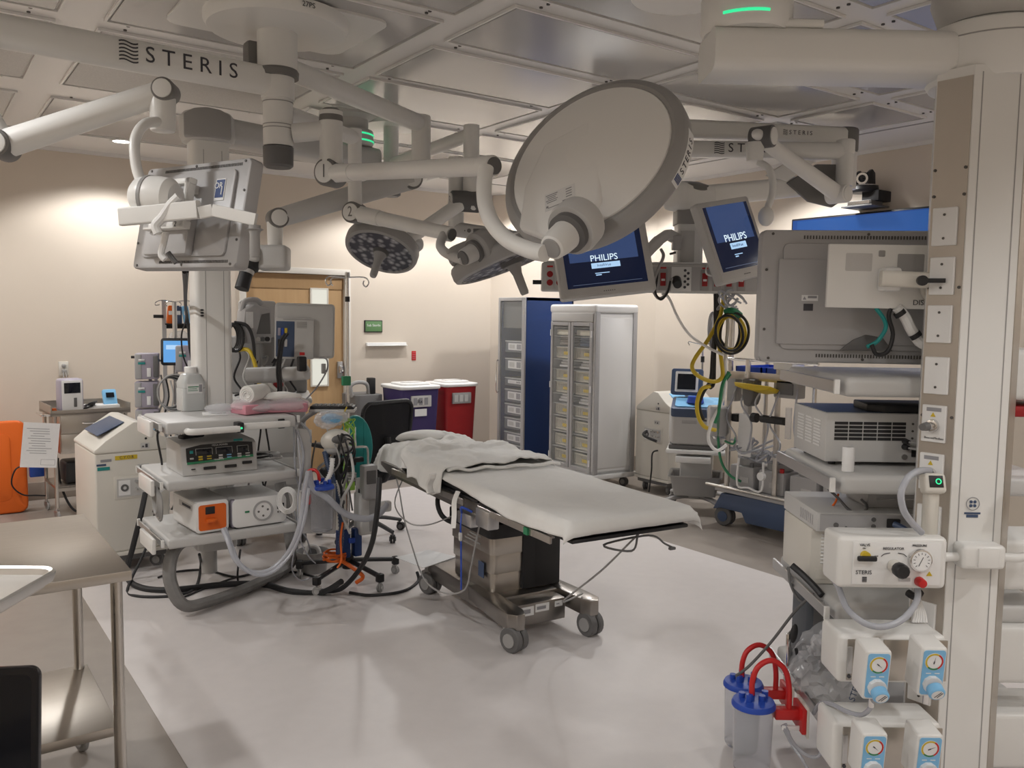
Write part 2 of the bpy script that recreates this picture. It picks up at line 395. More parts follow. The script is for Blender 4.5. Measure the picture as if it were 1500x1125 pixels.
# ---------------------------------------------------------------- ceiling mounted arms, lights and monitors
def beam(mb, a, b, w, h, r=None, up=(0, 0, 1)):
    a = V(a); b = V(b); r = r if r is not None else min(w, h)*.3
    return mb.prism(rrect(w, h, r), 0, (b-a).length, basis(a, b-a, up))
def off(a, b, d):
    v = V(b)-V(a); v.z = 0; return V(a)+v.normalized()*d
def taperbeam(mb, a, b, r0, r1, n=20): return mb.cyl(a, b, r0, r1, n)
def logo(parent, M, size, world=True, m='ink', stripes=True, reg=True):
    """wave block and the maker's word; M is the start of the block, x along the text"""
    if stripes:
        b = MB(M)
        for k in range(6):
            y = size*(.42-.168*k); pts = [(size*.85*i/8, y+size*.05*math.sin(i/8*2*PI), .0004) for i in range(9)]
            vs = []; 
            for (x, yy, z) in pts: vs += [(x, yy-size*.036, z), (x, yy+size*.036, z)]
            b.quads(vs, [(2*i, 2*i+2, 2*i+3, 2*i+1) for i in range(8)])
        b.build('wave_emblem', m, parent, world, stuff=True)
    t = 'S T E R I S'
    txt(parent, t, M @ Matrix.Translation((size*1.15, 0, 0)), size*1.05, m, align='LEFT', world=world)
def knuckle(parent, c, axis, r, L, num=None, cap='capgrey', face='white', nm='joint'):
    """horizontal pivot: drum along axis, dark rim and a pale disc on the viewer's side"""
    axis = V(axis).normalized(); c = V(c); view = (CPOS-c)
    if axis.dot(view) < 0: axis = -axis
    j = MB().cyl(c-axis*L/2, c+axis*L/2, r, n=28, bev=.006).build(nm, cap, parent, True)
    d = MB().cyl(c+axis*(L/2-.001), c+axis*(L/2+.006), r*.80, n=28, bev=.002).build('disc', face, j, True)
    if num: txt(d, num, basis(c+axis*(L/2+.0075), axis), r*1.35, 'capgrey', 'numeral', world=True, sx=.75)
    return j
def pole(parent, p, z0, z1, r, m='white', name='pole', n=28):
    return MB().cyl((p.x, p.y, z0), (p.x, p.y, z1), r, n=n).build(name, m, parent, True)

# --- central light mount
HB = V(1.40, 3.80, 0)
t = thing('ceiling_light_mount', 'white ceiling pole with square flange carrying the surgical light arms', 'ceiling mount', (HB.x, HB.y, CEIL))
MB().prism(rrect(.84, .62, .08), CEIL-.022, CEIL, Matrix.Translation((HB.x+.02, HB.y+.05, 0))).build('ceiling_plate', 'white', t, True)
MB().lathe([(0, CEIL-.085), (.22, CEIL-.085), (.30, CEIL-.075), (.315, CEIL-.05), (.315, CEIL-.02), (0, CEIL-.02)], Matrix.Translation((HB.x, HB.y, 0)), 40).build('flange', 'white', t, True)
pole(t, HB, 2.655, CEIL-.08, .088)
MB().lathe([(.06, 2.64), (.092, 2.64), (.094, 2.665), (.088, 2.675), (.06, 2.675)], Matrix.Translation((HB.x, HB.y, 0)), 28).build('collar', 'capgrey', t, True)
pole(t, HB, 2.34, 2.64, .066, name='hub_sleeve')
for zz in (2.53, 2.43, 2.415): MB().lathe([(.05, zz), (.0672, zz), (.0672, zz+.004), (.05, zz+.004)], Matrix.Translation((HB.x, HB.y, 0)), 28).build('seam', 'mgrey', t, True)
MB().lathe([(0, 2.245), (.055, 2.245), (.066, 2.255), (.068, 2.335), (.05, 2.342), (0, 2.342)], Matrix.Translation((HB.x, HB.y, 0)), 28).build('end_cap', 'dgrey', t, True)
MB().bx(HB.x-.12, HB.x-.06, HB.y+.04, HB.y+.12, 2.62, 2.80, .015).build('stop_block', 'capgrey', t, True)
txt(t, '27PS', basis(V(HB.x+.02, HB.y-.317, CEIL-.045), (0.05, -1, 0)), .03, 'ink', world=True)

# --- long arm to the left, with the rear-view monitor hanging from it
mL = thing('boom_monitor', 'grey flat monitor seen from behind with OR1 sticker, on a long white ceiling arm', 'monitor', (HB.x, HB.y, 2.6), group='ceiling hung monitors')
aL = atz(-40, 38, 2.62); aH = V(HB.x, HB.y, 2.62)
arm = beam(MB(), aH, aL, .10, .125, .045).build('extension_arm', 'white', mL, True)
adir = (aL-aH).normalized(); side = V(0, 0, 1).cross(adir); side = side if side.dot(CPOS-aH) > 0 else -side
s0 = atz(152, 93, 2.62); s0 = aH+adir*((s0-aH).dot(adir))
logo(arm, basis(s0+side*.0515, side), .085)
MB().cyl(aH-V(0, 0, .075), aH+V(0, 0, .07), .073, n=28).build('arm_hub', 'white', mL, True)
jl = atD(2, 213, 3.15)
pl = V(jl.x-.06, jl.y+.03, 0)
MB().cyl((aL.x, aL.y, 2.69), (aL.x, aL.y, 2.33), .06, n=24).build('drop_post', 'white', mL, True)
je = atD(243, 134, 3.22); sd = (je-jl).normalized(); ax = V(0, 0, 1).cross(sd)
beam(MB(), V(aL.x, aL.y, 2.36), jl, .09, .10, .04).build('elbow_link', 'white', mL, True)
knuckle(mL, jl, ax, .052, .12)
MB().cyl(jl+sd*.03, je-sd*.02, .050, .044, 20).build('spring_arm', 'white', mL, True)
knuckle(mL, je, ax, .042, .10)
kp = atD(238, 160, 3.22); kq = atD(239, 193, 3.22)
MB().cyl(V(kp.x, kp.y, kp.z+.06), V(kp.x, kp.y, kq.z), .048, .044, 24, bev=.006).build('swivel', 'white', mL, True)
ps = [atD(x, y, D) for x, y, D in ((236, 178, 3.2), (212, 182, 3.12), (198, 205, 3.08), (199, 240, 3.06), (207, 268, 3.05), (214, 292, 3.05))]
MB().tube(ps, .0185, 14).build('yoke', 'white', mL, True)
bl = atD(228, 289, 3.05)
bx_ = (CRT*.96-CUP*.1-FWD*.2).normalized()
b_ = MB().lathe([(0, -.085), (.05, -.082), (.07, -.06), (.074, -.02), (.074, .02), (.066, .06), (.05, .078), (0, .085)], basis(bl, -bx_), 32).build('pivot_housing', 'white', mL, True)
MB().lathe([(.074, .012), (.0765, .014), (.0765, .026), (.074, .028)], basis(bl, -bx_), 32).build('groove_ring', 'mgrey', b_, True)
def quadframe(TL, TR, BL):
    p, q, r = atD(*TL), atD(*TR), atD(*BL)
    x = (q-p); w = x.length; x.normalize(); y = (p-r); h = y.length; y = (y-x*y.dot(x)).normalized(); n = x.cross(y)
    c = p+(q-p)*.5+(r-p)*.5
    return Matrix(((x.x, y.x, n.x, c.x), (x.y, y.y, n.y, c.y), (x.z, y.z, n.z, c.z), (0, 0, 0, 1))), w, h
def slots(mb, x0, x1, y, n, w, h, z):
    for i in range(n): mb.box((x0+(x1-x0)*i/(n-1), y, z), (w, h, .003))
def monitor_back(parent, F, w, h, body='silvergrey', bulge=(-.12, -.02, .56, .62), deep=.07):
    """F: frame at the middle of the back face, z towards the viewer"""
    Fi = F
    d = MB(Fi).prism(rrect(w, h, .018), -deep, -.012, bev=.008).build('monitor_body', body, parent, True)
    MB(Fi).prism(rrect(w*.80, h*.80, .02), -.013, 0, bev=.005).build('back_cover', body, d, True)
    k = MB(Fi)
    slots(k, -w*.30, w*.42, h*.445, 52, w*.006, h*.026, -.0115); slots(k, -w*.22, w*.42, -h*.445, 48, w*.006, h*.026, -.0115)
    k.build('vent_slots', 'screw', d, True, stuff=True)
    k = MB(Fi)
    for x in (-.45, .0, .45):
        for y in (-.47, .47): k.cyl((x*w, y*h, -.012), (x*w, y*h, -.009), .005, n=8)
    for x in (-.475, .475):
        for y in (-.25, .2): k.cyl((x*w, y*h, -.012), (x*w, y*h, -.009), .005, n=8)
    k.build('screw', 'screw', d, True, stuff=True)
    MB(Fi).prism(rrect(w*.94, h*.92, .01), -deep-.002, -deep+.001).build('screen', 'screendark', d, True)
    return d
F, w_, h_ = quadframe((213, 246, 3.42), (366, 228, 3.08), (189, 392, 3.36))
body = monitor_back(mL, F, w_, h_)
MB(F).prism([(-.25*w_, -.02*h_), (.12*w_, -.02*h_), (.12*w_, -.40*h_), (-.30*w_, -.40*h_), (-.30*w_, -.1*h_)], -.001, .035, bev=.01).build('rear_bulge', 'silvergrey', body, True)
k = MB(F); st = (.285*w_, .21*h_)
k.box((st[0], st[1], .001), (.085*w_, .20*h_, .003)); k.build('sticker', 'paper', body, True)
MB(F).box((st[0], st[1]+.008*h_, .003), (.072*w_, .165*h_, .002)).build('sticker_field', 'navy', body, True)
txt(body, 'OR', F @ Matrix.Translation((st[0]-.008, st[1]+.035*h_, .0045)), .032, 'paper', world=True); txt(body, '1', F @ Matrix.Translation((st[0]+.012, st[1]-.015*h_, .0045)), .045, 'paper', world=True)
Fm = F @ Matrix.Translation((-.06*w_, .06*h_, 0))
k = MB(Fm); pw, ph = .40*w_, .46*h_
k.box((0, ph*.44, .05), (pw, ph*.12, .03), .004).box((0, -ph*.44, .05), (pw, ph*.16, .03), .004).box((-pw*.42, 0, .05), (pw*.16, ph, .03), .004).box((pw*.42, 0, .05), (pw*.12, ph, .03), .004).box((-pw*.05, 0, .05), (pw*.3, ph, .03), .004)
for sx in (-1, 1):
    for sy in (-1, 1): k.box((sx*pw*.3, sy*ph*.35, .018), (.03, .03, .04))
k.build('mount_plate', 'white', mL, True)
txt(mL, '2', Fm @ Matrix.Translation((pw*.30, -ph*.44, .066)), .03, 'ink', world=True)
p0 = atD(177, 318, 3.02); p1 = atD(291, 307, 2.96)
beam(MB(), p0, p1, .03, .062, .006).build('handle_bracket', 'white', mL, True)
p2 = atD(292, 312, 2.96); p3 = atD(312, 308, 2.96); p4 = atD(375, 322, 2.92)
k = MB(); beam(k, p2, p3, .016, .042, .004); beam(k, p3, p4, .016, .042, .004); k.build('handle_arm', 'white', mL, True)
hg = atD(373, 330, 2.93); hg2 = hg-V(0, 0, .10)
hd = MB().lathe([(0, 0), (.020, 0), (.020, -.01), (.03, -.014), (.02, -.02), (.017, -.03), (.018, -.1), (.014, -.108), (0, -.108)], Matrix.Translation(hg), 18).build('grip', 'mgrey', mL, True)
cb = [atD(x, y, 2.98) for x, y in ((262, 288), (250, 300), (238, 318), (228, 330), (232, 342))]
MB().tube(cb, .016, 10).tube([atD(x, y, 3.05) for x, y in ((243, 340), (240, 355), (236, 372), (242, 380))], .012, 10).build('wrapped_cable', 'whitecool', mL, True)
MB().tube([atD(x, y, 3.1) for x, y in ((246, 370), (252, 378), (258, 385))], .01, 8).build('cable_end', 'dgrey', mL, True)

# --- surgical light heads
def light_head(parent, C, n, e1, R, front=False, handle=True):
    n = V(n).normalized(); e1 = V(e1); e1 = (e1-n*e1.dot(n)).normalized(); e2 = n.cross(e1)
    M = Matrix(((e1.x, e2.x, n.x, C.x), (e1.y, e2.y, n.y, C.y), (e1.z, e2.z, n.z, C.z), (0, 0, 0, 1)))
    hd = MB(M).lathe([(R*.86, .012), (R*.90, .016), (R*.975, .004), (R, -.010), (R, -.045), (R*.975, -.060), (R*.9, -.066), (R*.86, -.06)], n=72).build('rim', 'mgrey', parent, True)
    MB(M).lathe([(R*.87, .004), (R*.85, .016), (R*.7, .03), (R*.4, .046), (0, .05)], n=64).build('dome', 'domewhite', hd, True)
    MB(M).lathe([(R*.88, -.064), (R*.86, -.058), (0, -.054)], n=64).build('light_cover', 'lensface', hd, True)
    MB(M).lathe([(0, -.075), (R*.19, -.075), (R*.22, -.055), (R*.22, -.05)], n=24).build('centre_boss', 'dgrey', hd, True)
    if handle: MB(M).lathe([(0, -.22), (.016, -.22), (.02, -.21), (.022, -.12), (.03, -.09), (.04, -.07)], n=18).build('handle', 'mgrey', hd, True)
    return hd, M
lm_ = mat('lensface', (.30, .30, .33), .25); nt = lm_.node_tree
vo = nt.nodes.new('ShaderNodeTexVoronoi'); vo.inputs['Scale'].default_value = 26; tc = nt.nodes.new('ShaderNodeTexCoord'); cr = nt.nodes.new('ShaderNodeValToRGB')
cr.color_ramp.elements[0].color = (.62, .62, .66, 1); cr.color_ramp.elements[1].color = (.08, .08, .10, 1); cr.color_ramp.elements[1].position = .55
nt.links.new(tc.outputs['Object'], vo.inputs['Vector']); nt.links.new(vo.outputs['Distance'], cr.inputs[0]); nt.links.new(cr.outputs[0], nt.nodes['Principled BSDF'].inputs['Base Color'])

# light 1
L1 = thing('surgical_light', 'large round surgical light head seen from its white back, arm joint numbered 1', 'surgical light', (HB.x, HB.y, 2.4), group='surgical lights')
h1 = V(HB.x, HB.y, 2.40); k1 = atz(485, 190, 2.42)
beam(MB(), off(h1, k1, .067), k1, .075, .085, .038).build('extension_arm', 'white', L1, True)
k1b = V(k1.x, k1.y, 0); jz = atD(489, 237, 3.62).z
MB().cyl((k1.x, k1.y, 2.50), (k1.x, k1.y, jz+.04), .052, n=28).build('elbow_post', 'white', L1, True)
MB().lathe([(0, 2.515), (.035, 2.512), (.05, 2.497), (.0535, 2.47), (.0535, 2.455)], Matrix.Translation((k1.x, k1.y, 0)), 28).build('elbow_cap', 'capgrey', L1, True)
jc = V(k1.x, k1.y, jz); e = atD(722, 243, 3.02); sdir = (e-jc).normalized(); ax = V(0, 0, 1).cross(sdir)
knuckle(L1, jc, -FWD0*.8-RIGHT*.35, .062, .10, '1')
MB().cyl(jc+sdir*.045, jc+sdir*.20, .042, .038, 24).build('arm_sleeve', 'white', L1, True)
MB().cyl(jc+sdir*.2, e-sdir*.05, .036, .034, 24).build('spring_arm', 'white', L1, True)
MB().cyl(e-sdir*.06, e+sdir*.005, .037, n=24, bev=.004).build('arm_end', 'white', L1, True)
MB().cyl(e+sdir*.004, e+sdir*.012, .030, n=24).build('end_cap', 'dgrey', L1, True)
C1 = atD(865, 234, 3.0); r_, u_, f_ = vframe(868, 238)
n1 = -f_*.653+(-r_*.606+u_*.795)*.757; e1 = r_*.795+u_*.606; v1 = (r_*.606-u_*.795)*.653-f_*.757
hd1, M1 = light_head(L1, C1, n1, e1, .352)
bc = C1-e1*.20+v1*.16
wg = MB(M1)   # raised wedge towards the mount
e2l = n1.cross(e1); sgn = 1 if e2l.dot(v1) > 0 else -1
wg.prism([(-.33, sgn*.10), (-.25, sgn*.26), (-.05, sgn*.245), (.02, sgn*.10), (.08, -sgn*.12), (-.10, -sgn*.17), (-.24, -sgn*.05)], .0, .048, bev=.016, seg=3)
wg.build('mount_fairing', 'domewhite', hd1, True)
hc = atD(838, 336, 2.72); ce_ = atD(803, 368, 2.62); hax = (ce_-hc).normalized()
Mh = basis(hc, hax)
MB(Mh).lathe([(0, -.06), (.085, -.06), (.088, -.01), (.082, .012), (0, .012)], n=32).build('mount_ring', 'lgrey', hd1, True)
MB(Mh).lathe([(.0, .010), (.066, .010), (.066, .035), (.05, .042), (0, .042)], n=32).build('bearing_ring', 'dgrey', hd1, True)
MB(Mh).lathe([(0, .03), (.050, .03), (.048, .08), (.040, .125), (.034, .13), (0, .13)], n=28).build('mount_cup', 'white', hd1, True)
MB(Mh).lathe([(0, .128), (.034, .128), (.030, .134), (0, .134)], n=28).build('cup_cap', 'mgrey', hd1, True)
py = [atD(x, y, D) for x, y, D in ((712, 246, 3.0), (709, 272, 2.97), (711, 300, 2.92), (722, 328, 2.86), (745, 352, 2.78), (775, 366, 2.7), (798, 371, 2.64))]
MB().tube(py, .027, 16, 8).build('yoke', 'white', L1, True)
lb = M1 @ Matrix.Translation((-.155, sgn*.115, .0485)) @ Matrix.Rotation(math.radians(-143+180), 4, 'Z')
# rating label, upright in the picture
ux = (CRT - n1*CRT.dot(n1)).normalized(); uy = n1.cross(ux); lo = C1-e1*.155+v1*.115+n1*.0492
Ml = Matrix(((ux.x, uy.x, n1.x, lo.x), (ux.y, uy.y, n1.y, lo.y), (ux.z, uy.z, n1.z, lo.z), (0, 0, 0, 1)))
k = MB(Ml).box((0, 0, 0), (.115, .075, .0008)); k.build('rating_label', 'whitecool', hd1, True)
k = MB(Ml)
for i in range(5): k.box((-.03, .028-i*.008, .001), (.045-(i % 3)*.008, .003, .0006))
for i in range(4): k.box((.035, .025-i*.011, .001), (.022, .0035, .0006))
k.box((-.015, -.028, .001), (.06, .003, .0006)); k.box((-.048, -.022, .001), (.008, .008, .0006)); k.box((.02, -.02, .001), (.02, .004, .0006))
k.build('label_print', 'inkgrey', hd1, True, stuff=True)
# side lettering on the rim (lower right in the picture)
for i, ch in enumerate('STERIS'):
    a = -1.05+.16+i*.062; dv = e1*math.cos(a)*1+v1*math.sin(-a)*1
    a2 = math.radians(53-i*3.9); dv = (e1*math.cos(a2)+v1*math.sin(a2)).normalized(); pos = C1+dv*.3535-n1*.033
    txt(hd1, ch, basis(pos, dv, n1), .034, 'ink', world=True)
for i in range(9):
    a2 = math.radians(60-i*3.9); dv = (e1*math.cos(a2)+v1*math.sin(a2)).normalized()
    MB(basis(C1+dv*.3522-n1*.033, dv, n1)).box((0, 0, 0), (.0245, .042, .0012)).build('name_strip', 'whitecool', hd1, True)
for i in range(5):
    a2 = math.radians(58); dv = (e1*math.cos(a2)+v1*math.sin(a2)).normalized(); pos = C1+dv*.3535-n1*(.018+i*.007)
    MB(basis(pos, dv, n1)).box((0, 0, 0), (.026, .004, .001)).build('wave_bar', 'navy', hd1, True)

# light 2 : post, joint 2, arm and edge-on head
L2 = thing('surgical_light', 'smaller surgical light head tilted edge-on, arm joint numbered 2', 'surgical light', (HB.x, HB.y, 2.5), group='surgical lights')
q2 = atD(520, 312, 4.5); 
tp = V(q2.x, q2.y, 2.50)
beam(MB(), off((HB.x, HB.y, 2.50), tp, .067), tp, .07, .075, .034).build('extension_arm', 'white', L2, True)
MB().cyl(tp+V(0, 0, .045), V(q2.x, q2.y, q2.z+.04), .036, n=24).build('elbow_post', 'white', L2, True)
e = atD(655, 342, 4.1); sdir = (e-q2).normalized(); ax = V(0, 0, 1).cross(sdir)
knuckle(L2, q2, -FWD0*.85-RIGHT*.3, .055, .09, '2')
MB().cyl(q2+sdir*.04, q2+sdir*.2, .042, .040, 22).build('arm_sleeve', 'white', L2, True)
MB().cyl(q2+sdir*.2, e-sdir*.03, .037, .034, 22).build('spring_arm', 'white', L2, True)
MB().cyl(e-sdir*.04, e+sdir*.03, .036, n=22, bev=.004).build('arm_end', 'white', L2, True)
MB().cyl(e+sdir*.03, e+sdir*.036, .028, n=22).build('end_cap', 'dgrey', L2, True)
C2 = atD(744, 366, 3.95); r_, u_, f_ = vframe(744, 366); n2 = (u_*.91-r_*.36+f_*.13).normalized()
hd2, M2 = light_head(L2, C2, n2, CRT, .285)
for o_ in (MB(M2).prism(rrect(.30, .20, .07), .01, .085, Matrix.Translation((-.12, -.08, 0)), bev=.02).build('mount_fairing', 'mgrey', hd2, True),): pass
c2 = atD(700, 366, 3.72); c2e = atD(676, 379, 3.66); a2 = (c2e-c2).normalized()
MB(basis(c2, a2)).lathe([(0, -.06), (.075, -.06), (.075, .0), (.062, .012), (0, .012)], n=26).build('mount_ring', 'mgrey', hd2, True)
MB(basis(c2, a2)).lathe([(0, .01), (.052, .01), (.052, .03), (0, .03)], n=26).build('bearing_ring', 'dgrey', hd2, True)
MB(basis(c2, a2)).lathe([(0, .028), (.04, .028), (.036, .085), (0, .09)], n=24).build('mount_cup', 'lgrey', hd2, True)
MB(basis(c2, a2)).lathe([(0, .088), (.032, .088), (.03, .095), (0, .095)], n=24).build('cup_cap', 'dgrey', hd2, True)
MB().tube([atD(x, y, D) for x, y, D in ((650, 344, 4.08), (645, 358, 4.02), (650, 368, 3.95), (664, 376, 3.8), (680, 381, 3.68))], .022, 12).build('yoke', 'lgrey', L2, True)

# second ceiling pole behind, with light 3 and the lens arm
H2 = atz(573, 176, CEIL)
t2 = thing('ceiling_light_mount', 'slim white ceiling pole with dark end cap behind the numbered light arms', 'ceiling mount', (H2.x, H2.y, CEIL))
MB().lathe([(0, CEIL-.05), (.2, CEIL-.05), (.22, CEIL-.03), (.22, CEIL), (0, CEIL)], Matrix.Translation((H2.x, H2.y, 0)), 32).build('flange', 'white', t2, True)
pole(t2, H2, 2.46, CEIL-.04, .052)
MB().lathe([(0, 2.40), (.05, 2.40), (.066, 2.412), (.068, 2.44), (0, 2.44)], Matrix.Translation((H2.x, H2.y, 0)), 26).build('end_cap', 'capgrey', t2, True)
pole(t2, H2, 2.438, 2.56, .07, name='hub_sleeve')
L3 = thing('surgical_light', 'round surgical light showing its grey lens face above the door, arm joint numbered 3', 'surgical light', (H2.x, H2.y, 2.5), group='surgical lights')
q3 = atD(668, 294, 4.9); 
post = atD(690, 262, 4.95)
beam(MB(), off((H2.x, H2.y, 2.62), post, .055), V(post.x, post.y, 2.62), .07, .08, .034).build('extension_arm', 'white', L3, True)
MB().cyl((post.x, post.y, 2.67), (post.x, post.y, q3.z), .046, n=24).build('elbow_post', 'white', L3, True)
e = atD(596, 352, 4.75); sdir = (e-q3).normalized(); ax = (CPOS-q3).normalized()*.8-CRT*.6
pc = V(post.x, post.y, q3.z)
MB().cyl(pc+CRT*.05, q3-CRT*.03, .062, .058, 26, bev=.01).build('joint_housing', 'dgrey', L3, True)
MB().ball(pc+CRT*.02-FWD*.035-CUP*.02, .045, (1, .6, .8)).build('housing_swirl', 'white', L3, True)
kn = knuckle(L3, q3-CRT*.01, -CRT-FWD*.35, .052, .04, '3', 'dgrey')
MB().cyl(q3+CRT*.02-CUP*.02, e, .04, .036, 20).build('spring_arm', 'white', L3, True)
C3 = atD(562, 357, 4.75)
n3 = (FWD*.42+CUP*.86+CRT*.20).normalized()
hd3, M3 = light_head(L3, C3, n3, CRT*.96+CUP*.25, .205)
MB().tube([e, atD(612, 352, 4.78), atD(614, 362, 4.85), atD(600, 366, 4.9)], .022, 10).build('yoke', 'lgrey', L3, True)
# lens unit on a spring arm
LC = thing('arm_camera', 'grey box with black lens tube hanging from a ceiling arm before the door', 'camera', (HB.x, HB.y, 2.7))
pe = atz(617, 182, 2.70)
beam(MB(), off((HB.x, HB.y, 2.70), pe, .09), pe, .085, .10, .04).build('extension_arm', 'white', LC, True)
MB().cyl((pe.x, pe.y, 2.75), (pe.x, pe.y, 2.45), .056, n=24, bev=.01).build('elbow_post', 'white', LC, True)
j1 = atD(600, 262, 4.85); j2 = atD(406, 320, 4.5); sdir = (j2-j1).normalized(); ax = V(0, 0, 1).cross(sdir)
knuckle(LC, j1, ax, .062, .1); knuckle(LC, j2, ax, .052, .1)
beam(MB(), V(pe.x, pe.y, j1.z+.06), j1, .08, .08, .03).build('elbow_link', 'white', LC, True)
MB().cyl(j1, j2, .062, .05, 22).build('spring_arm', 'lgrey', LC, True)
c = atD(403, 350, 4.5)
MB().cyl((c.x, c.y, j2.z-.02), (c.x, c.y, c.z-.05), .042, .038, 22).build('swivel', 'white', LC, True)
c = atD(400, 378, 4.45)
MB(basis(c, -FWD, CUP)).box((.0, 0, 0), (.165, .125, .12), .022, 3).build('drive_box', 'lgrey', LC, True)
c = atD(364, 374, 4.4)
MB(basis(c, -FWD, CUP, .1)).box((0, 0, 0), (.115, .085, .10), .016, 3).build('camera_body', 'lgrey', LC, True)
a = atD(364, 388, 4.4); b = atD(355, 420, 4.36); dx = (b-a).normalized()
MB(basis(a, dx)).lathe([(0, -.02), (.058, -.02), (.055, .02), (.042, .03), (.036, .03), (0, .03)], n=24).build('lens_collar', 'black', LC, True)
MB(basis(a, dx)).lathe([(0, .03), (.039, .03), (.037, .05), (0, .05)], n=24).build('lens_ring', 'lgrey', LC, True)
MB(basis(a, dx)).lathe([(0, .05), (.034, .05), (.036, .135), (.03, .137), (0, .13)], n=24).build('lens_tube', 'black', LC, True)
# ---------------------------------------------------------------- equipment booms
def shelf(parent, x0, x1, y0, y1, z, th=.045, m='lgrey', rails=True, name='shelf'):
    s = MB().bx(x0, x1, y0, y1, z-th, z, .012, 3).build(name, m, parent)
    if rails:
        for x, sg in ((x0, -1), (x1, 1)):
            r = MB().bx(x+sg*.022-.005, x+sg*.022+.005, y0+.03, y1-.03, z-.038, z-.006, .002, 1)
            for yy in (y0+.08, y1-.08): r.cyl((x-sg*.01, yy, z-.022), (x+sg*.022, yy, z-.022), .006, n=8)
            r.build('side_rail', 'alu', s)
            for yy in (y0+.026, y1-.026): MB().bx(x+sg*.022-.008, x+sg*.022+.008, yy-.006, yy+.006, z-.042, z-.002, .002, 1).build('rail_stop', 'white', s)
    return s
# --- left equipment boom
G1 = atz(516, 165, CEIL); TL_ = V(1.45, 5.06, 0)
LB = thing('equipment_boom', 'white service column with three instrument shelves hanging left of the table', 'equipment boom', (TL_.x, TL_.y, 0), group='ceiling equipment booms')
MB().lathe([(0, CEIL), (.17, CEIL), (.17, CEIL-.03), (.105, CEIL-.05), (.105, CEIL-.13), (0, CEIL-.13)], Matrix.Translation((G1.x, G1.y, 0)), 36).build('ceiling_flange', 'lgrey', LB, True)
MB().lathe([(0, 2.80), (.135, 2.80), (.14, 2.785), (.14, 2.72), (.13, 2.70), (0, 2.70)], Matrix.Translation((G1.x, G1.y, 0)), 36).build('brake_drum', 'lgrey', LB, True)
for zz, nm in ((2.765, 'indicator_ring'), (2.722, 'indicator_ring')):
    MB().lathe([(.137, zz), (.1425, zz), (.1425, zz+.010), (.137, zz+.010)], Matrix.Translation((G1.x, G1.y, 0)), 40).build(nm, 'ledgreen', LB, True)
ga = V(G1.x, G1.y, 2.63); gb = V(TL_.x, TL_.y, 2.63)
dr_ = (gb-ga).normalized()
beam(MB(), ga-dr_*.16, gb+dr_*.02, .22, .145, .045).build('boom_arm', 'lgrey', LB, True)
MB().lathe([(0, 2.72), (.13, 2.715), (.15, 2.69), (.155, 2.58), (.14, 2.55), (0, 2.55)], Matrix.Translation((TL_.x, TL_.y, 0)), 32).build('arm_end', 'lgrey', LB, True)
fd = (CPOS-V(TL_.x, TL_.y, CH)).normalized()
MB(basis(V(TL_.x, TL_.y, 2.63)+fd*.135, fd)).prism([(-.125, -.07), (.125, -.07), (.125, .05), (.07, .082), (0, .092), (-.07, .082), (-.125, .05)], -.05, .03, bev=.01).build('end_cover', 'mgrey', LB, True)
cl = MB(T(0, 0, 0, math.radians(-4)))
cl.prism(rrect(.205, .19, .03), .33, 2.56).build('service_column', 'silverwhite' if 0 else 'white', LB)
for x in (-.045, .055): MB(T(0, 0, 0, math.radians(-4))).bx(x-.0015, x+.0015, -.0965, -.094, .4, 2.5).build('column_groove', 'mgrey', LB)
MB(T(0, 0, 0, math.radians(-4))).prism(rrect(.24, .24, .06), .20, .34, bev=.02).cyl((-.03, 0, .05), (-.03, 0, .22), .045, n=18).build('column_foot', 'lgrey', LB)
g = MB(basis((-.075, -.0975, 1.585), (0, -1, 0))); 
for i in range(3): g.box((0, .016-i*.016, 0), (.014, .010, .001)); g.box((0, .016-i*.016, 0), (.022, .003, .001))
g.build('gas_symbol', 'ink', LB, stuff=True)
lz = (.43, .73, 1.03); S0 = -.40; S1 = .28; SY0 = 4.46-TL_.y; SY1 = -.02-.10
shs = [shelf(LB, S0, S1, SY0, SY1+.12 if z < 1 else SY1+.02, z, .05 if z < 1 else .06) for z in lz]
for z in lz: MB().bx(-.09, .09, -.14, -.085, z-.12, z-.04, .01).build('shelf_bracket', 'lgrey', LB)
# control handle on the top shelf front
ty = SY0; k = MB().tube([(-.30, ty-.005, .985), (-.30, ty-.045, .985), (-.27, ty-.06, .985), (-.20, ty-.06, .985), (-.05, ty-.06, .987)], .017, 12).build('control_handle', 'white', LB)
for x, m in ((-.045, 'ledgreen'), (.195, 'ledblue')):
    p = MB().bx(x-.018, x+.018, ty-.066 if x < 0 else ty-.012, ty+.004, .965, 1.018, .005).build('brake_button', 'black', LB)
    MB().cyl((x+.003, (ty-.066 if x < 0 else ty-.012)-.002, .99), (x+.003, (ty-.066 if x < 0 else ty-.012), .99), .006, n=10).build('button_light', m, p)
MB().bx(-.05, .24, ty-.03, ty, .972, 1.008, .01).build('handle_bar', 'white', LB)
# tall side flap at the left ends of the shelves
for z in lz: MB().bx(S0-.075, S0-.055, SY0+.02, SY0+.30, z-.07, z+.01, .006).build('rail_guard', 'white', LB)
# loose cable duct drooping on the floor
MB().tube([(-.15, -.42, .40), (-.33, -.48, .36), (-.38, -.52, .22), (-.33, -.56, .075), (-.20, -.52, .045), (.12, -.36, .045), (.42, -.12, .055), (.50, .1, .2), (.48, .2, .5)], .040, 10, 7, flat=.75).build('cable_wrap', 'wrapgrey', LB) if mat('wrapgrey', (.20, .195, .19), .8, noise=.25, nscale=18, bump=.5) else 0

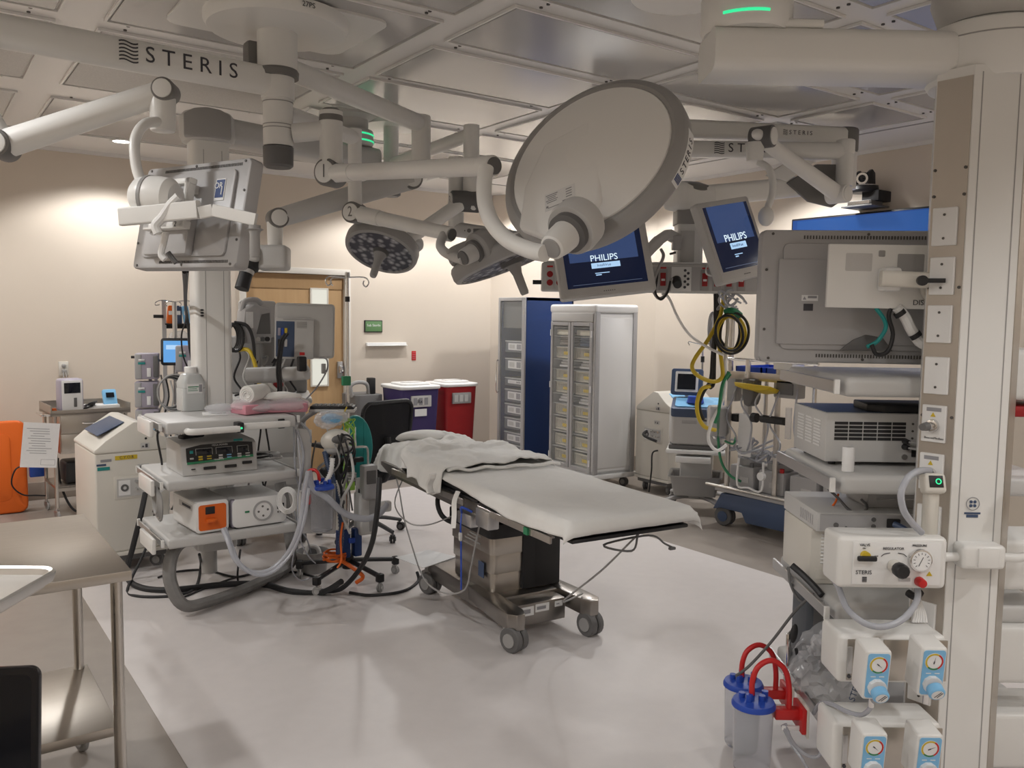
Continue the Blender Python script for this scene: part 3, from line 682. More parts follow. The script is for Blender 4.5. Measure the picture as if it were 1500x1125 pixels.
# --- right service tower, close to the camera
TR_ = atD(1441, 560, 2.6); TR_.z = 0; RZ = -CY        # local x runs to the right of the picture, y away from the camera
G2 = atD(1093, 33, 2.74)
RB = thing('equipment_boom', 'white service column with gas outlets and shelves at the right edge, nearest the camera', 'equipment boom', (TR_.x, TR_.y, 0), RZ, group='ceiling equipment booms')
MB().lathe([(0, CEIL), (.22, CEIL), (.22, CEIL-.03), (.12, CEIL-.05), (.12, 2.59), (0, 2.59)], Matrix.Translation((G2.x, G2.y, 0)), 40).build('ceiling_flange', 'white', RB, True)
MB().lathe([(0, 2.60), (.13, 2.60), (.14, 2.585), (.14, 2.49), (.13, 2.475), (0, 2.475)], Matrix.Translation((G2.x, G2.y, 0)), 44).build('brake_drum', 'white', RB, True)
ga_ = math.atan2(-G2.y, -G2.x)
MB().tube([(G2.x+.139*math.cos(ga_+a_), G2.y+.139*math.sin(ga_+a_), 2.512) for a_ in [-.5+i*.1 for i in range(11)]], .005, 8).build('indicator_light', 'ledgreen', RB, True)
za = atD(1035, 78, 2.74); ga = V(za.x, za.y, 2.415); TC_ = TR_+FWD0*.16+RIGHT*.05; gb = V(TC_.x, TC_.y, 2.415)
beam(MB(), ga, gb, .22, .13, .035).build('boom_arm', 'white', RB, True)
beam(MB(), off(ga, gb, .15)+V(0, 0, .075), off(ga, gb, .33)+V(0, 0, .075), .20, .025, .008).build('arm_cover', 'white', RB, True)
MB().lathe([(0, 2.51), (.17, 2.51), (.19, 2.50), (.195, 2.48), (.195, 2.37), (.175, 2.335), (0, 2.325)], Matrix.Translation((TC_.x, TC_.y, 0)), 40).build('arm_end', 'white', RB, True)
MB().lathe([(.19, 2.455), (.1965, 2.455), (.1965, 2.459), (.19, 2.459)], Matrix.Translation((TC_.x, TC_.y, 0)), 40).build('seam', 'mgrey', RB, True)
MB().lathe([(0, 2.72), (.12, 2.72), (.17, 2.69), (.18, 2.60), (.15, 2.52), (0, 2.51)], Matrix.Translation((TC_.x, TC_.y, 0)), 40).build('upper_drum', 'lgrey', RB, True)
MRB = RB.matrix_basis.inverted()
def L(px, py, D): return MRB @ atD(px, py, D)
# column: chamfered section with brushed metal chamfers
cs = [(-.08, 0), (.08, 0), (.15, .085), (.085, .23), (-.085, .23), (-.15, .085)]
MB().prism(cs, .12, 2.36).build('service_column', 'white', RB)
for x in (-.055, .057): MB().bx(x-.0015, x+.0015, -.001, .002, .14, 2.34).build('column_groove', 'mgrey', RB)
cn = V(-.085, -.07, 0).normalized(); cmid = V(-.115, .0425, 0)
MB(basis(cmid, cn)).box((0, 1.23, .0015), (.104, 2.2, .003)).build('metal_strip', 'steelplate', RB)
MB(basis(V(.115, .0425, 0), V(.085, -.07, 0))).box((0, 1.23, .0015), (.104, 2.2, .003)).build('metal_strip', 'steelplate', RB)
for i, (py, kind) in enumerate(((333, 0), (405, 0), (475, 0), (550, 0), (620, 1), (690, 2), (765, 0), (905, 0), (1000, 0))):
    z = L(1395, py, 2.66).z; Mp = basis(V(cmid.x, cmid.y, z), cn)
    p = MB(Mp).box((-.006, 0, .006), (.074, .116, .012), .002, 1).build('outlet_plate', 'whitecool', RB)
    if kind == 0: MB(Mp).cyl((-.006, .036, .012), (-.006, .036, .014), .004, n=10).cyl((-.006, -.036, .012), (-.006, -.036, .014), .004, n=10).build('screw', 'screw', p, stuff=True)
    else:
        MB(Mp).box((-.006, .045, .0125), (.045, .012, .001)).build('name_strip', 'inkgrey', p)
        MB(Mp).prism([(-.016, .022), (0, .022), (-.008, .036)], .012, .013).build('warning_mark', 'yellow', p)
        MB(Mp).cyl((-.006, -.005, .012), (-.006, -.005, .03), .02, n=20, bev=.003).cyl((-.006, -.005, .03), (-.006, -.005, .055), .012, n=16).build('gas_nipple', 'chrome', p)
        if kind == 1: MB(Mp).cyl((-.006, -.005, .055), (-.006, -.005, .085), .014, .011, n=16).build('coupling', 'dgrey', p); txt(p, 'BeaconMedaes', Mp @ Matrix.Translation((-.002, -.045, .0125)), .010)
        else: MB(Mp).cyl((-.006, -.005, .055), (-.006, -.005, .08), .016, .013, n=16).build('coupling', 'mgrey', p)
for zz in (2.06, 1.98, 1.7, 1.3):
    for xx in (-.045, .045): MB(basis(V(cmid.x, cmid.y, zz), cn)).cyl((xx, 0, .002), (xx, 0, .006), .005, n=8).build('screw', 'screw', RB)
# emblem and bar code on the front
ez = L(1437, 738, 2.6).z
MB(basis((-.012, -.001, ez), (0, -1, 0))).lathe([(.019, 0), (.021, 0), (.021, .001), (.019, .001)], n=24).build('round_emblem', 'inkgrey', RB)
g = MB(basis((-.012, -.001, ez), (0, -1, 0)))
for dx, dy in ((-.006, .006), (.006, .006), (-.006, -.006), (.006, -.006)): g.cyl((dx, dy, 0), (dx, dy, .001), .005, n=10)
g.build('emblem_petals', 'slateblue', RB, stuff=True)
MB(basis((-.012, -.001, ez-.035), (0, -1, 0))).box((0, .005, 0), (.05, .006, .001)).box((0, -.004, 0), (.036, .009, .001)).build('asset_label', 'slateblue', RB, stuff=True)
# handle block with tube handles
hz = L(1440, 812, 2.58).z
MB().box((0, -.028, hz), (.135, .07, .075), .014, 3).build('handle_block', 'white', RB)
MB().box((.01, -.064, hz), (.062, .008, .06), .003).build('block_cover', 'white', RB)
for sg in (-1, 1):
    MB().tube([(sg*.06, -.03, hz-.005), (sg*.12, -.035, hz-.005), (sg*.155, -.04, hz+.01), (sg*.165, -.045, hz+.045), (sg*.165, -.045, hz+.08)], .014, 14).build('control_handle', 'white', RB)
    gq = MB(T(sg*.165, -.045, 0)).prism(rrect(.042, .036, .012), hz+.05, hz+.20, bev=.006).build('handle_grip', 'cream', RB)
    MB(T(sg*.165, -.05, hz+.225) @ Matrix.Rotation(math.radians(-18), 4, 'X')).box((0, 0, 0), (.066, .046, .062), .012, 3).build('handle_head', 'cream', gq)
    MB(T(sg*.165, -.05, hz+.225) @ Matrix.Rotation(math.radians(-18), 4, 'X')).box((0, -.0235, .004), (.042, .003, .036), .001).build('display', 'black', gq)
    MB(T(sg*.165, -.05, hz+.225) @ Matrix.Rotation(math.radians(-18), 4, 'X') @ basis((.006, -.0255, .004), (0, -1, 0))).lathe([(.006, 0), (.009, 0), (.009, .001), (.006, .001)], n=18).build('power_light', 'ledgreen', gq)
# shelves
RX0, RX1, RY0, RY1 = -.365, .36, .15, .74
RS = {}
for nm, py in (('top', 553), ('mid', 697), ('low', 885)):
    z = L(1300, py, 2.75).z
    RS[nm] = z; sh = MB().bx(RX0, RX1, RY0, RY1, z-.066, z, .02, 3).build('shelf', 'lgrey' if nm != 'top' else 'lgrey', RB)
    r = MB().bx(RX0-.034, RX0-.024, RY0-.0, RY1-.02, z-.052, z-.012, .002, 1)
    for yy in (RY0+.1, RY1-.1): r.cyl((RX0+.005, yy, z-.03), (RX0-.03, yy, z-.03), .006, n=8)
    r.build('side_rail', 'alu', sh)
    MB().bx(RX0-.038, RX0-.020, RY0-.01, RY0+.002, z-.056, z-.008, .002, 1).build('rail_stop', 'white', sh)
zb = .285; sh = MB().bx(RX0, RX1, RY0, RY1, zb-.06, zb, .02, 3).build('shelf', 'lgrey', RB)
r = MB().bx(RX0-.034, RX0-.024, RY0-.05, RY1-.02, zb-.045, zb-.005, .002, 1); r.cyl((RX0+.005, RY0+.1, zb-.03), (RX0-.03, RY0+.1, zb-.03), .006, n=8); r.build('side_rail', 'alu', sh)
MB().bx(RX0-.038, RX0-.020, RY0-.062, RY0-.05, zb-.05, zb, .002, 1).build('rail_stop', 'white', sh)
# service boxes on the column
def sbox(px0, px1, py0, py1, D, depth=.13, name='service_box'):
    a = L(px0, py0, D); b = L(px1, py1, D)
    y = a.y; bx = MB().bx(a.x, b.x, y, y+depth, b.z, a.z, .016, 3).build(name, 'white', RB); return bx, a.x, b.x, y, b.z, a.z
P1, x0, x1, y, z0, z1 = sbox(1229, 1386, 786, 864, 2.5)
FM = basis(((x0+x1)/2, y-.001, (z0+z1)/2), (0, -1, 0)); w_, h_ = x1-x0, z1-z0
MB(FM).box((.01, 0, .001), (w_*.80, h_*.82, .004), .001).build('control_panel', 'lgrey' if 0 else 'whitecool', P1)
FM = FM @ Matrix.Translation((0, 0, .004))
vb = MB(FM).cyl((-.088, .026, 0), (-.088, .026, .016), .013, n=18).build('valve', 'yellow', P1)
MB(FM).box((-.088, .02, .02), (.058, .016, .014), .005).build('valve_handle', 'black', vb)
kb = MB(FM).cyl((.0, -.006, 0), (.0, -.006, .03), .020, .018, n=20, bev=.003).build('regulator_stem', 'cream', P1)
MB(FM).lathe([(0, .03), (.019, .03), (.022, .036), (.022, .062), (.018, .068), (0, .068)], Matrix.Translation((.0, -.006, 0)), 12).build('regulator_knob', 'black', kb)
gg = MB(FM).cyl((.076, .014, 0), (.076, .014, .016), .034, n=32, bev=.003).build('pressure_gauge', 'chrome', P1)
MB(FM).cyl((.076, .014, .0155), (.076, .014, .017), .029, n=28).build('dial_face', 'paper', gg)
g = MB(FM)
for i in range(11):
    a_ = math.radians(225-27*i); g.box((.076+.022*math.cos(a_), .014+.022*math.sin(a_), .0173), (.0016, .006, .0006), M=Matrix.Rotation(a_-PI/2, 4, 'Z'))
g.box((.074, .012, .0175), (.002, .03, .0006), M=Matrix.Rotation(math.radians(-25), 4, 'Z')); g.build('dial_marks', 'ink', gg, stuff=True)
MB(FM).cyl((.078, -.052, 0), (.078, -.052, .03), .015, .013, n=18, bev=.003).build('relief_button', 'brightred', P1)
for s_, x, y_, sz in (('VALVE', -.088, .056, .011), ('REGULATOR', -.002, .046, .011), ('PRESSURE', .076, .056, .010), ('STERIS', -.088, -.028, .017), ('ON', -.09, .046, .006), ('OFF', -.052, .022, .006)):
    txt(P1, s_, FM @ Matrix.Translation((x, y_, .0004)), sz, 'ink')
g = MB(FM); 
for i in range(6): g.box((-.085, -.042-.0028*i, .0006), (.014, .0016, .0006))
g.build('wave_emblem', 'ink', P1, stuff=True)
MB(FM).prism([(.10, -.036), (.118, -.036), (.109, -.022)], 0, .001).build('warning_mark', 'yellow', P1)
for sg in (-1, 1): MB(FM).tube([(sg*.012, .033, .0008), (sg*.028, .030, .0008), (sg*.038, .022, .0008)], .0012, 5).build('arc_mark', 'ink', P1)
MB(FM).box((.035, -.048, .0006), (.035, .011, .0006)).build('maker_plate', 'silvergrey', P1)
def dialface(FMx, r, parent, ang):
    MB(FMx).cyl((0, 0, 0), (0, 0, .0012), r, n=28).build('dial_face', 'paper', parent)
    for a0, a1, m in ((150, 225, 'yellow'), (60, 150, 'yellow'), (225, 300, 'green'), (-60, 60, 'brightred')):
        g = MB(FMx); vs = []
        for i in range(9):
            a_ = math.radians(a0+(a1-a0)*i/8); vs += [(r*.78*math.cos(a_), r*.78*math.sin(a_), .0016), (r*.97*math.cos(a_), r*.97*math.sin(a_), .0016)]
        g.quads(vs, [(2*i, 2*i+1, 2*i+3, 2*i+2) for i in range(8)]); g.build('dial_band', m, parent)
    MB(FMx @ Matrix.Rotation(ang, 4, 'Z')).prism([(-r*.2, -.0012), (r*.6, 0), (-r*.2, .0012), (-r*.25, r*.12), (-r*.25, -r*.12)][:3], .0016, .002).box((-r*.1, 0, .0019), (r*.3, r*.12, .0006)).build('needle', 'ink', parent)
def regulator(px, py, D, ang, label):
    c = L(px, py, D); t = thing('suction_regulator', label, 'regulator', M=RB.matrix_basis @ Matrix.Translation(c), group='blue faced suction regulators')
    Fx = basis((0, 0, 0), (0, -1, -.12))
    MB(Fx).prism([(-.036, -.075), (.036, -.075), (.037, .06), (.036, .075), (-.036, .075), (-.037, .06)], -.085, 0, bev=.008, seg=3).build('body', 'white', t)
    MB(Fx).prism(rrect(.062, .135, .008), 0, .0016).build('face', 'skyblue', t)
    dialface(Fx @ Matrix.Translation((0, .034, .002)), .026, t, ang)
    kn = MB(Fx).lathe([(0, 0), (.026, 0), (.026, .014), (0, .014)], Matrix.Translation((0, -.034, .001)), 10).build('knob_ring', 'whitecool', t)
    Fk = Fx @ Matrix.Translation((.002, -.040, .014)) @ Matrix.Rotation(math.radians(20), 4, 'X')
    MB(Fk).lathe([(0, 0), (.023, 0), (.023, .020), (.020, .024), (0, .024)], n=24).build('knob', 'skyblue', kn)
    MB(Fk).cyl((0, 0, .0235), (0, 0, .025), .017, n=20).build('knob_label', 'paper', kn)
    MB(Fk).box((0, .002, .0255), (.002, .026, .0006), M=Matrix.Rotation(-.6, 4, 'Z')).box((.006, 0, .0255), (.002, .022, .0006), M=Matrix.Rotation(-.6, 4, 'Z')).build('knob_print', 'ink', kn, stuff=True)
    for x in (-.012, .012): MB(Fx).box((x, -.002, .002), (.014, .0025, .0006)).build('mark', 'paper', t)
    MB().cyl((0, .03, -.075), (0, .03, -.105), .008, n=12).build('hose_barb', 'chrome', t)
    return t
for (py0, py1, px0, px1, lab, ys) in ((930, 1003, 1229, 1384, 'upper', (990, 985)), (1058, 1135, 1222, 1376, 'lower', (1110, 1112))):
    Pb, x0, x1, y, z0, z1 = sbox(px0, px1, py0, py1, 2.5, .15)
    FM = basis(((x0+x1)/2, y-.001, (z0+z1)/2), (0, -1, 0)); w_, h_ = x1-x0, z1-z0
    for fx, m in ((-.31, 'steel'), (.02, 'steel'), (.33, 'steel')):
        p = MB(FM).box((fx*w_+.01, .0, .002), (w_*.28, h_*.84, .006), .002).build('metal_plate', m, Pb)
        MB(FM).box((fx*w_-w_*.09, .0, .006), (.016, h_*.55, .006), .002).build('slide_rail', 'alu', p)
        MB(FM).cyl((fx*w_-w_*.09, -h_*.33, .005), (fx*w_-w_*.09, -h_*.33, .008), .006, n=12).build('keyhole', 'ink', p)
    for k, px in enumerate((1285, 1366) if lab == 'upper' else (1279, 1360)):
        regulator(px, ys[k], 2.32, (-.7, 1.4, -.7, .4)[k+(2 if lab == 'lower' else 0)], 'suction regulator with blue dial face, %s box, %s' % (lab, 'on the canister side' if k == 0 else 'beside the white column'))
# boxes on the far side of the column
for (px0, px1, py0, py1) in ((1481, 1600, 512, 588), (1456, 1620, 792, 868), (1452, 1620, 918, 1005), (1446, 1620, 1046, 1130)):
    D = 2.72; a = L(px0, py0, D); b = L(px1, py1, D); MB().bx(max(a.x, .155), b.x, a.y, a.y+.22, b.z, a.z, .02, 3).build('service_box', 'white', RB)
MB().bx(.17, .5, .14, .4, L(1480, 612, 2.72).z, L(1480, 596, 2.72).z, .006).build('red_case', 'red', RB)
# --- monitor of the right tower, back to the camera
mR = thing('boom_monitor', 'large grey flat monitor seen from behind, bolted to the right service column', 'monitor', M=RB.matrix_basis @ Matrix.Translation((0, 0, RS['top'])), group='ceiling hung monitors')
F, w_, h_ = quadframe((1113, 336, 2.96), (1428, 338, 2.90), (1116, 530, 2.96))
body = monitor_back(mR, F, w_, h_, deep=.085)
MB(F).prism([(-.42*w_, -.36*h_), (.45*w_, -.36*h_), (.45*w_, .28*h_), (-.42*w_, .28*h_)], -.005, .008, bev=.004).build('rear_panel', 'silvergrey', body, True)
MB(F).prism([(-.12*w_, -.40*h_), (-.06*w_, -.32*h_), (.0, -.28*h_), (.08*w_, -.30*h_), (.13*w_, -.40*h_)], .005, .014, bev=.003).build('cable_hood', 'dgrey', body, True)
g = F @ Matrix.Translation((-.27*w_, -.01*h_, .009))
MB(g).box((0, 0, 0), (.055, .020, .001)).build('warning_label', 'paper', body, True); MB(g).box((-.004, -.032, 0), (.032, .024, .001)).build('type_label', 'ink', body, True)
MB(g).box((.008, .003, .001), (.03, .008, .001)).prism([(-.024, -.006), (-.012, -.006), (-.018, .005)], .0005, .0015).build('label_print', 'inkgrey', body, True, stuff=True)
pF = quadframe((1212, 357, 2.80), (1408, 360, 2.76), (1214, 450, 2.80)); Fp, pw, ph = pF
k = MB(Fp); k.prism([(-.5*pw, -.5*ph), (.5*pw, -.5*ph), (.5*pw, .5*ph), (-.5*pw, .5*ph)], -.022, -.004, bev=.003)
for x, y_ in ((-.3, .0), (.3, .0)): k.box((x*pw, y_, -.05), (.05, .12, .06))
k.build('mount_plate', 'white', mR, True)
for x, y_, ww, hh, m in ((-.27, .22, .2, .28, 'lgrey'), (.12, .22, .2, .28, 'mgrey'), (-.10, .36, .05, .1, 'mgrey')): MB(Fp).prism(rrect(ww*pw, hh*ph, .004), -.005, -.0035, Matrix.Translation((x*pw, y_*ph, 0))).build('cut_out', m, mR, True)
MB(Fp).box((-.06*pw, -.05*ph, .03), (.055, .075, .075), .01).cyl((-.08*pw, .0, .03), (-.03*pw, .0, .05), .03, n=20).build('tilt_joint', 'whitecool', mR, True)
q0 = atD(1290, 408, 2.72); q1 = atD(1392, 412, 2.68)
beam(MB(), q0, q1, .05, .05, .012).build('support_arm', 'cream', mR, True)
MB().cyl(atD(1350, 411, 2.655), atD(1352, 411, 2.63), .016, n=16).build('arm_bolt', 'black', mR, True)
beam(MB(), atD(1350, 411, 2.64), atD(1385, 411, 2.62), .006, .014, .003).build('clamp_lever', 'black', mR, True)
MB(Fp).cyl((.32*pw, -.15*ph, .0), (.32*pw, -.15*ph, .03), .055, n=28, bev=.006).build('pivot_boss', 'cream', mR, True)
txt(mR, 'DISPLAY', Fp @ Matrix.Translation((.26*pw, -.40*ph, -.003)), .024, 'ink', world=True)
MB().tube([atD(x, y_, 2.8) for x, y_ in ((1283, 451), (1295, 468), (1297, 482), (1285, 500), (1270, 508))], .007, 8).build('cable', 'teal', mR, True)
MB().tube([atD(x, y_, 2.79) for x, y_ in ((1305, 452), (1302, 465), (1308, 490), (1300, 515), (1284, 519), (1277, 505))], .007, 8).build('cable', 'black', mR, True)
MB().tube([atD(x, y_, 2.78) for x, y_ in ((1314, 450), (1326, 465), (1336, 485), (1350, 503), (1372, 506), (1385, 495))], .017, 10).build('wrapped_cable', 'whitecool', mR, True)
for x, y_ in ((1318, 459), (1341, 491)):
    MB(basis(atD(x, y_, 2.775), (CRT*.6-CUP*.8))).lathe([(.017, -.008), (.019, -.008), (.019, .008), (.017, .008)], n=16).build('cable_tie', 'black', mR, True)

# --- instruments on the right shelves
def instrument(name, label, cat, px, py, D, w, d, h, m='lgrey', group=None):
    """box whose front lower left corner shows at px,py at distance D, square to the shelves"""
    c = L(px, py, D); return thing(name, label, cat, M=RB.matrix_basis @ Matrix.Translation(c), group=group)
zt = RS['mid']
def onshelf(px, z, D): p = L(px, 600, D); return V(p.x, p.y, z)
def rdev(name, label, cat, p): return thing(name, label, cat, M=RB.matrix_basis @ Matrix.Translation(p))
d = rdev('light_source_unit', 'silver instrument box seen from behind with slotted vent and blue top, on the middle shelf', 'instrument', onshelf(1211, zt+.001, 2.92))
w_, dp, h_ = .43, .33, .185
c_ = MB().bx(0, w_, 0, dp, .014, h_, .006).build('case', 'lgrey', d)
MB().bx(.006, w_-.006, .02, dp-.01, h_-.002, h_+.002).build('top_sheet', 'slateblue', d)
for x in (.04, w_-.04):
    for y_ in (.04, dp-.04): MB().cyl((x, y_, 0), (x, y_, .016), .012, n=12).build('foot', 'black', d)
for r_ in range(5):
    for c in range(5): MB().bx(.03+c*.050, .076+c*.050, -.002, .001, h_-.040-.0135*r_, h_-.030-.0135*r_).build('vent_slot', 'black', d)
for c in range(3):
    for r_ in range(9): MB().bx(-.002, .001, .05+c*.085, .115+c*.085, .06+.011*r_, .066+.011*r_).build('side_slot', 'whitecool', c_)
for (x, z) in ((.275, .09), (.275, .07)): MB().cyl((x, 0, z), (x, -.03, z), .011, .008, n=12).build('plug', 'black', d)
MB().cyl((.275, 0, .035), (.275, -.006, .035), .01, n=14).build('socket', 'chrome', d)
MB().bx(.30, .37, -.004, 0, .035, .06).build('power_inlet', 'black', d)
for z in (.15, .125, .10): MB().cyl((.30, 0, z), (.30, -.003, z), .004, n=8).build('screw', 'screw', d)
MB().tube([(.275, -.03, .09), (.33, -.05, .085), (.40, -.03, .08)], .004, 6).tube([(.275, -.03, .07), (.33, -.06, .068), (.42, -.04, .074)], .004, 6).tube([(.34, -.004, .048), (.36, -.03, .045), (.42, -.03, .052)], .009, 8).build('rear_cable', 'mgrey', d)
kb_ = rdev('flat_case', 'thin black slab lying on the silver instrument box', 'device', onshelf(1275, zt+h_+.003, 2.93)); MB().prism([(.0, .03), (.05, 0), (.30, 0), (.30, .2), (.02, .2)], 0, .026, bev=.004).build('case', 'black', kb_)
pr = rdev('paper_roll', 'white paper roll standing on the middle shelf', 'roll', onshelf(1246, zt+.001, 2.82)); MB().lathe([(.006, .082), (.019, .082), (.020, .08), (.020, .002), (.019, 0), (.006, 0)], n=24).build('paper', 'paper', pr); MB().lathe([(.004, .0815), (.008, .0815)], n=16).build('core', 'cream', pr)
zl = RS['low']
d = rdev('instrument_rack_unit', 'tall beige instrument case with louvred rear on the lower shelf', 'instrument', onshelf(1196, zl+.001, 2.95))
MB().bx(0, .44, 0, .30, 0, .20, .005).build('case', 'cream', d)
for i in range(9): MB().bx(.035, .16, -.004, .001, .075+i*.0125, .082+i*.0125, .002, 1).build('louvre', 'whitecool', d)
MB().bx(.02, .42, -.002, 0, .02, .055).build('type_plate', 'cream', d)
d2 = rdev('video_recorder', 'flat grey recorder showing its rear connectors, on top of the louvred case', 'instrument', onshelf(1204, zl+.203, 2.90))
c_ = MB().bx(0, .44, 0, .36, 0, .068, .004).build('case', 'lgrey', d2)
MB().bx(.01, .43, -.002, 0, .006, .062).build('rear_panel', 'silvergrey', d2)
for x, z, r_ in ((.065, .025, .009), (.10, .018, .004), (.195, .046, .008), (.195, .022, .008), (.375, .034, .012)): MB().cyl((x, -.001, z), (x, -.005, z), r_, n=14).build('connector', 'dgrey', d2)
MB().bx(.13, .165, -.004, 0, .012, .018).build('card_slot', 'black', d2)
pi_ = MB().bx(.24, .285, -.012, 0, .018, .05, .003).build('power_inlet', 'black', d2); MB().tube([(.262, -.012, .034), (.29, -.05, .02), (.33, -.08, -.02)], .011, 8).build('power_cord', 'slateblue', pi_)
for r_ in range(7): MB().bx(-.002, .001, .04+.02*r_, .05+.02*r_, .015, .05).build('side_vent', 'silvergrey', c_)
d3 = rdev('small_module', 'small grey metal box lying on the flat recorder', 'instrument', onshelf(1278, zl+.272, 2.98)); MB().bx(0, .2, 0, .2, 0, .062, .003).build('case', 'silvergrey', d3); MB().bx(.03, .17, -.002, 0, .03, .034).build('cover_seam', 'chrome', d3)
# hoses of the tower
gh = thing('gas_hose', 'clear grey hose looping from the gas outlet down to the pressure panel', 'hose', M=RB.matrix_basis @ Matrix.Translation(L(1352, 690, 2.56)), group='clear hoses of the right boom')
MB().tube([atD(x, y_, D) for x, y_, D in ((1362, 689, 2.60), (1345, 690, 2.54), (1330, 700, 2.5), (1320, 722, 2.48), (1324, 748, 2.48), (1338, 768, 2.5), (1350, 780, 2.52))], .010, 12).build('tubing', 'tubeclear', gh, True)
MB().cyl(atD(1360, 689, 2.6), atD(1345, 690, 2.545), .009, n=14).build('ferrule', 'chrome', gh, True)
gh = thing('gas_hose', 'clear grey hose drooping under the pressure panel', 'hose', M=RB.matrix_basis @ Matrix.Translation(L(1280, 910, 2.5)), group='clear hoses of the right boom')
MB().tube([atD(x, y_, D) for x, y_, D in ((1215, 840, 2.72), (1228, 860, 2.62), (1240, 890, 2.52), (1265, 912, 2.45), (1295, 918, 2.43), (1325, 905, 2.46), (1343, 880, 2.52), (1344, 862, 2.56))], .0095, 12).build('tubing', 'tubeclear', gh, True)
MB().cyl(atD(1215, 840, 2.72), atD(1222, 850, 2.67), .009, n=12).build('ferrule', 'chrome', gh, True)
gh = thing('suction_hose', 'short clear hose hanging from the left upper suction regulator', 'hose', M=RB.matrix_basis @ Matrix.Translation(L(1260, 1040, 2.45)), group='clear hoses of the right boom')
MB().tube([atD(x, y_, D) for x, y_, D in ((1278, 1017, 2.34), (1276, 1035, 2.36), (1262, 1047, 2.42), (1240, 1042, 2.5), (1215, 1030, 2.6), (1200, 1032, 2.7), (1192, 1045, 2.75))], .007, 10).build('tubing', 'tubeclear', gh, True)
# suction canisters hanging on the rail
def canister(px, py, D, r, hgt, label, body='plasticclear', lid='royal', tubecol='brightred', tx=(.10, -.005), group='blue lidded suction canisters'):
    p = atD(px, py, D); t = thing('suction_canister', label, 'canister', (p.x, p.y, p.z-hgt), -CY, group=group)
    MB().lathe([(0, .002), (r*.80, .002), (r*.84, .01), (r*.92, hgt-.01), (r*.90, hgt-.01), (r*.81, .012), (0, .008)], n=32).build('jar', body, t)
    l = MB().lathe([(0, hgt+.012), (r*.5, hgt+.012), (r*.93, hgt+.006), (r, hgt-.004), (r*1.0, hgt-.012), (r*.9, hgt-.012)], n=36).build('lid', lid, t)
    for i, (dx, dy, hh) in enumerate(((-.02, -.02, .035), (.022, -.015, .028), (0, .025, .04), (-.035, .012, .025), (.04, .015, .03))): MB().cyl((dx*r/.07, dy*r/.07, hgt+.008), (dx*r/.07, dy*r/.07, hgt+.008+hh*.8), .011*r/.07, n=12).build('port', lid, l)
    return t, hgt, r
for px, py, D, lb in ((1089, 1000, 3.05, 'blue lidded suction canister with red tube, farther one at the boom rail'), (1104, 1028, 2.78, 'blue lidded suction canister with red tube, nearer one at the boom rail')):
    t, hg_, r_ = canister(px, py, D, .073, .235, lb)
    MB().tube([(-.01, -.01, hg_+.03), (-.01, -.012, hg_+.08), (.01, -.005, hg_+.125), (.055, .0, hg_+.145), (.10, .0, hg_+.115), (.118, .0, hg_+.05), (.12, .0, hg_-.03)], .0095, 12).build('red_tube', 'brightred', t)
    MB().bx(.07, .165, -.02, .02, hg_-.055, hg_-.02, .004).bx(.15, .165, -.05, .05, hg_-.09, hg_-.005, .003).build('wall_bracket', 'brightred', t)
    MB().bx(.165, .172, -.055, .055, hg_-.1, hg_+.005, .001).build('bracket_plate', 'cream', t)
    MB().bx(.09, .15, -.028, -.02, hg_-.085, hg_-.07, .002).build('white_clip', 'paper', t)
gh = thing('suction_hose', 'thin clear hose hanging below the red canister bracket', 'hose', M=RB.matrix_basis @ Matrix.Translation(L(1190, 1095, 2.7)), group='clear hoses of the right boom')
MB().tube([atD(x, y_, D) for x, y_, D in ((1150, 1060, 2.76), (1160, 1085, 2.74), (1180, 1105, 2.7), (1198, 1108, 2.68), (1206, 1090, 2.66), (1200, 1070, 2.66))], .006, 8).build('tubing', 'tubeclear', gh, True)
MB().tube([atD(x, y_, D) for x, y_, D in ((1146, 1062, 2.76), (1160, 1090, 2.74), (1175, 1112, 2.7), (1188, 1135, 2.68))], .006, 8).build('tubing', 'tubeclear', gh, True)
# cords and headset cluster at the rail
cc = thing('handset_bundle', 'bundle of black coiled cord and handset hanging at the boom rail', 'cord', M=RB.matrix_basis @ Matrix.Translation(L(1185, 960, 2.95)))
pts = []
for i in range(150):
    tt = i/149; b0 = atD(1200, 918, 2.98).lerp(atD(1184, 990, 2.92), tt); a_ = tt*2*PI*18; pts.append(b0+RIGHT*.013*math.cos(a_)+FWD0*.013*math.sin(a_))
MB().tube(pts, .004, 6, smooth=False).build('coil', 'rubber', cc, True)
MB().tube([atD(x, y_, 2.9) for x, y_ in ((1166, 950), (1168, 965), (1160, 985), (1172, 995), (1178, 985), (1170, 975), (1180, 970), (1195, 980))], .006, 8).build('cord', 'rubber', cc, True)
MB().ball(atD(1163, 928, 2.9), .02, (.75, .6, 1.7), M=Matrix.Rotation(.2, 4, 'Y')).build('handset', 'rubber', cc, True)
MB().box((0, 0, 0), (.012, .05, .12), .004, M=T(0, 0, 0, RZ)).build('clip_plate', 'chrome', cc).location = RB.matrix_basis.inverted() @ atD(1156, 950, 2.92) - L(1185, 960, 2.95)
bg = thing('dark_unit', 'dark grey device standing behind the coiled cord', 'device', M=RB.matrix_basis @ Matrix.Translation(onshelf(1196, zb+.001, 2.98)))
MB().bx(0, .16, 0, .18, 0, .33, .02, 3).build('case', 'slategrey', bg) if mat('slategrey', (.075, .085, .10), .5) else 0
MB().bx(.02, .14, -.004, .0, .20, .30, .004).build('front_panel', 'dgrey', bg)
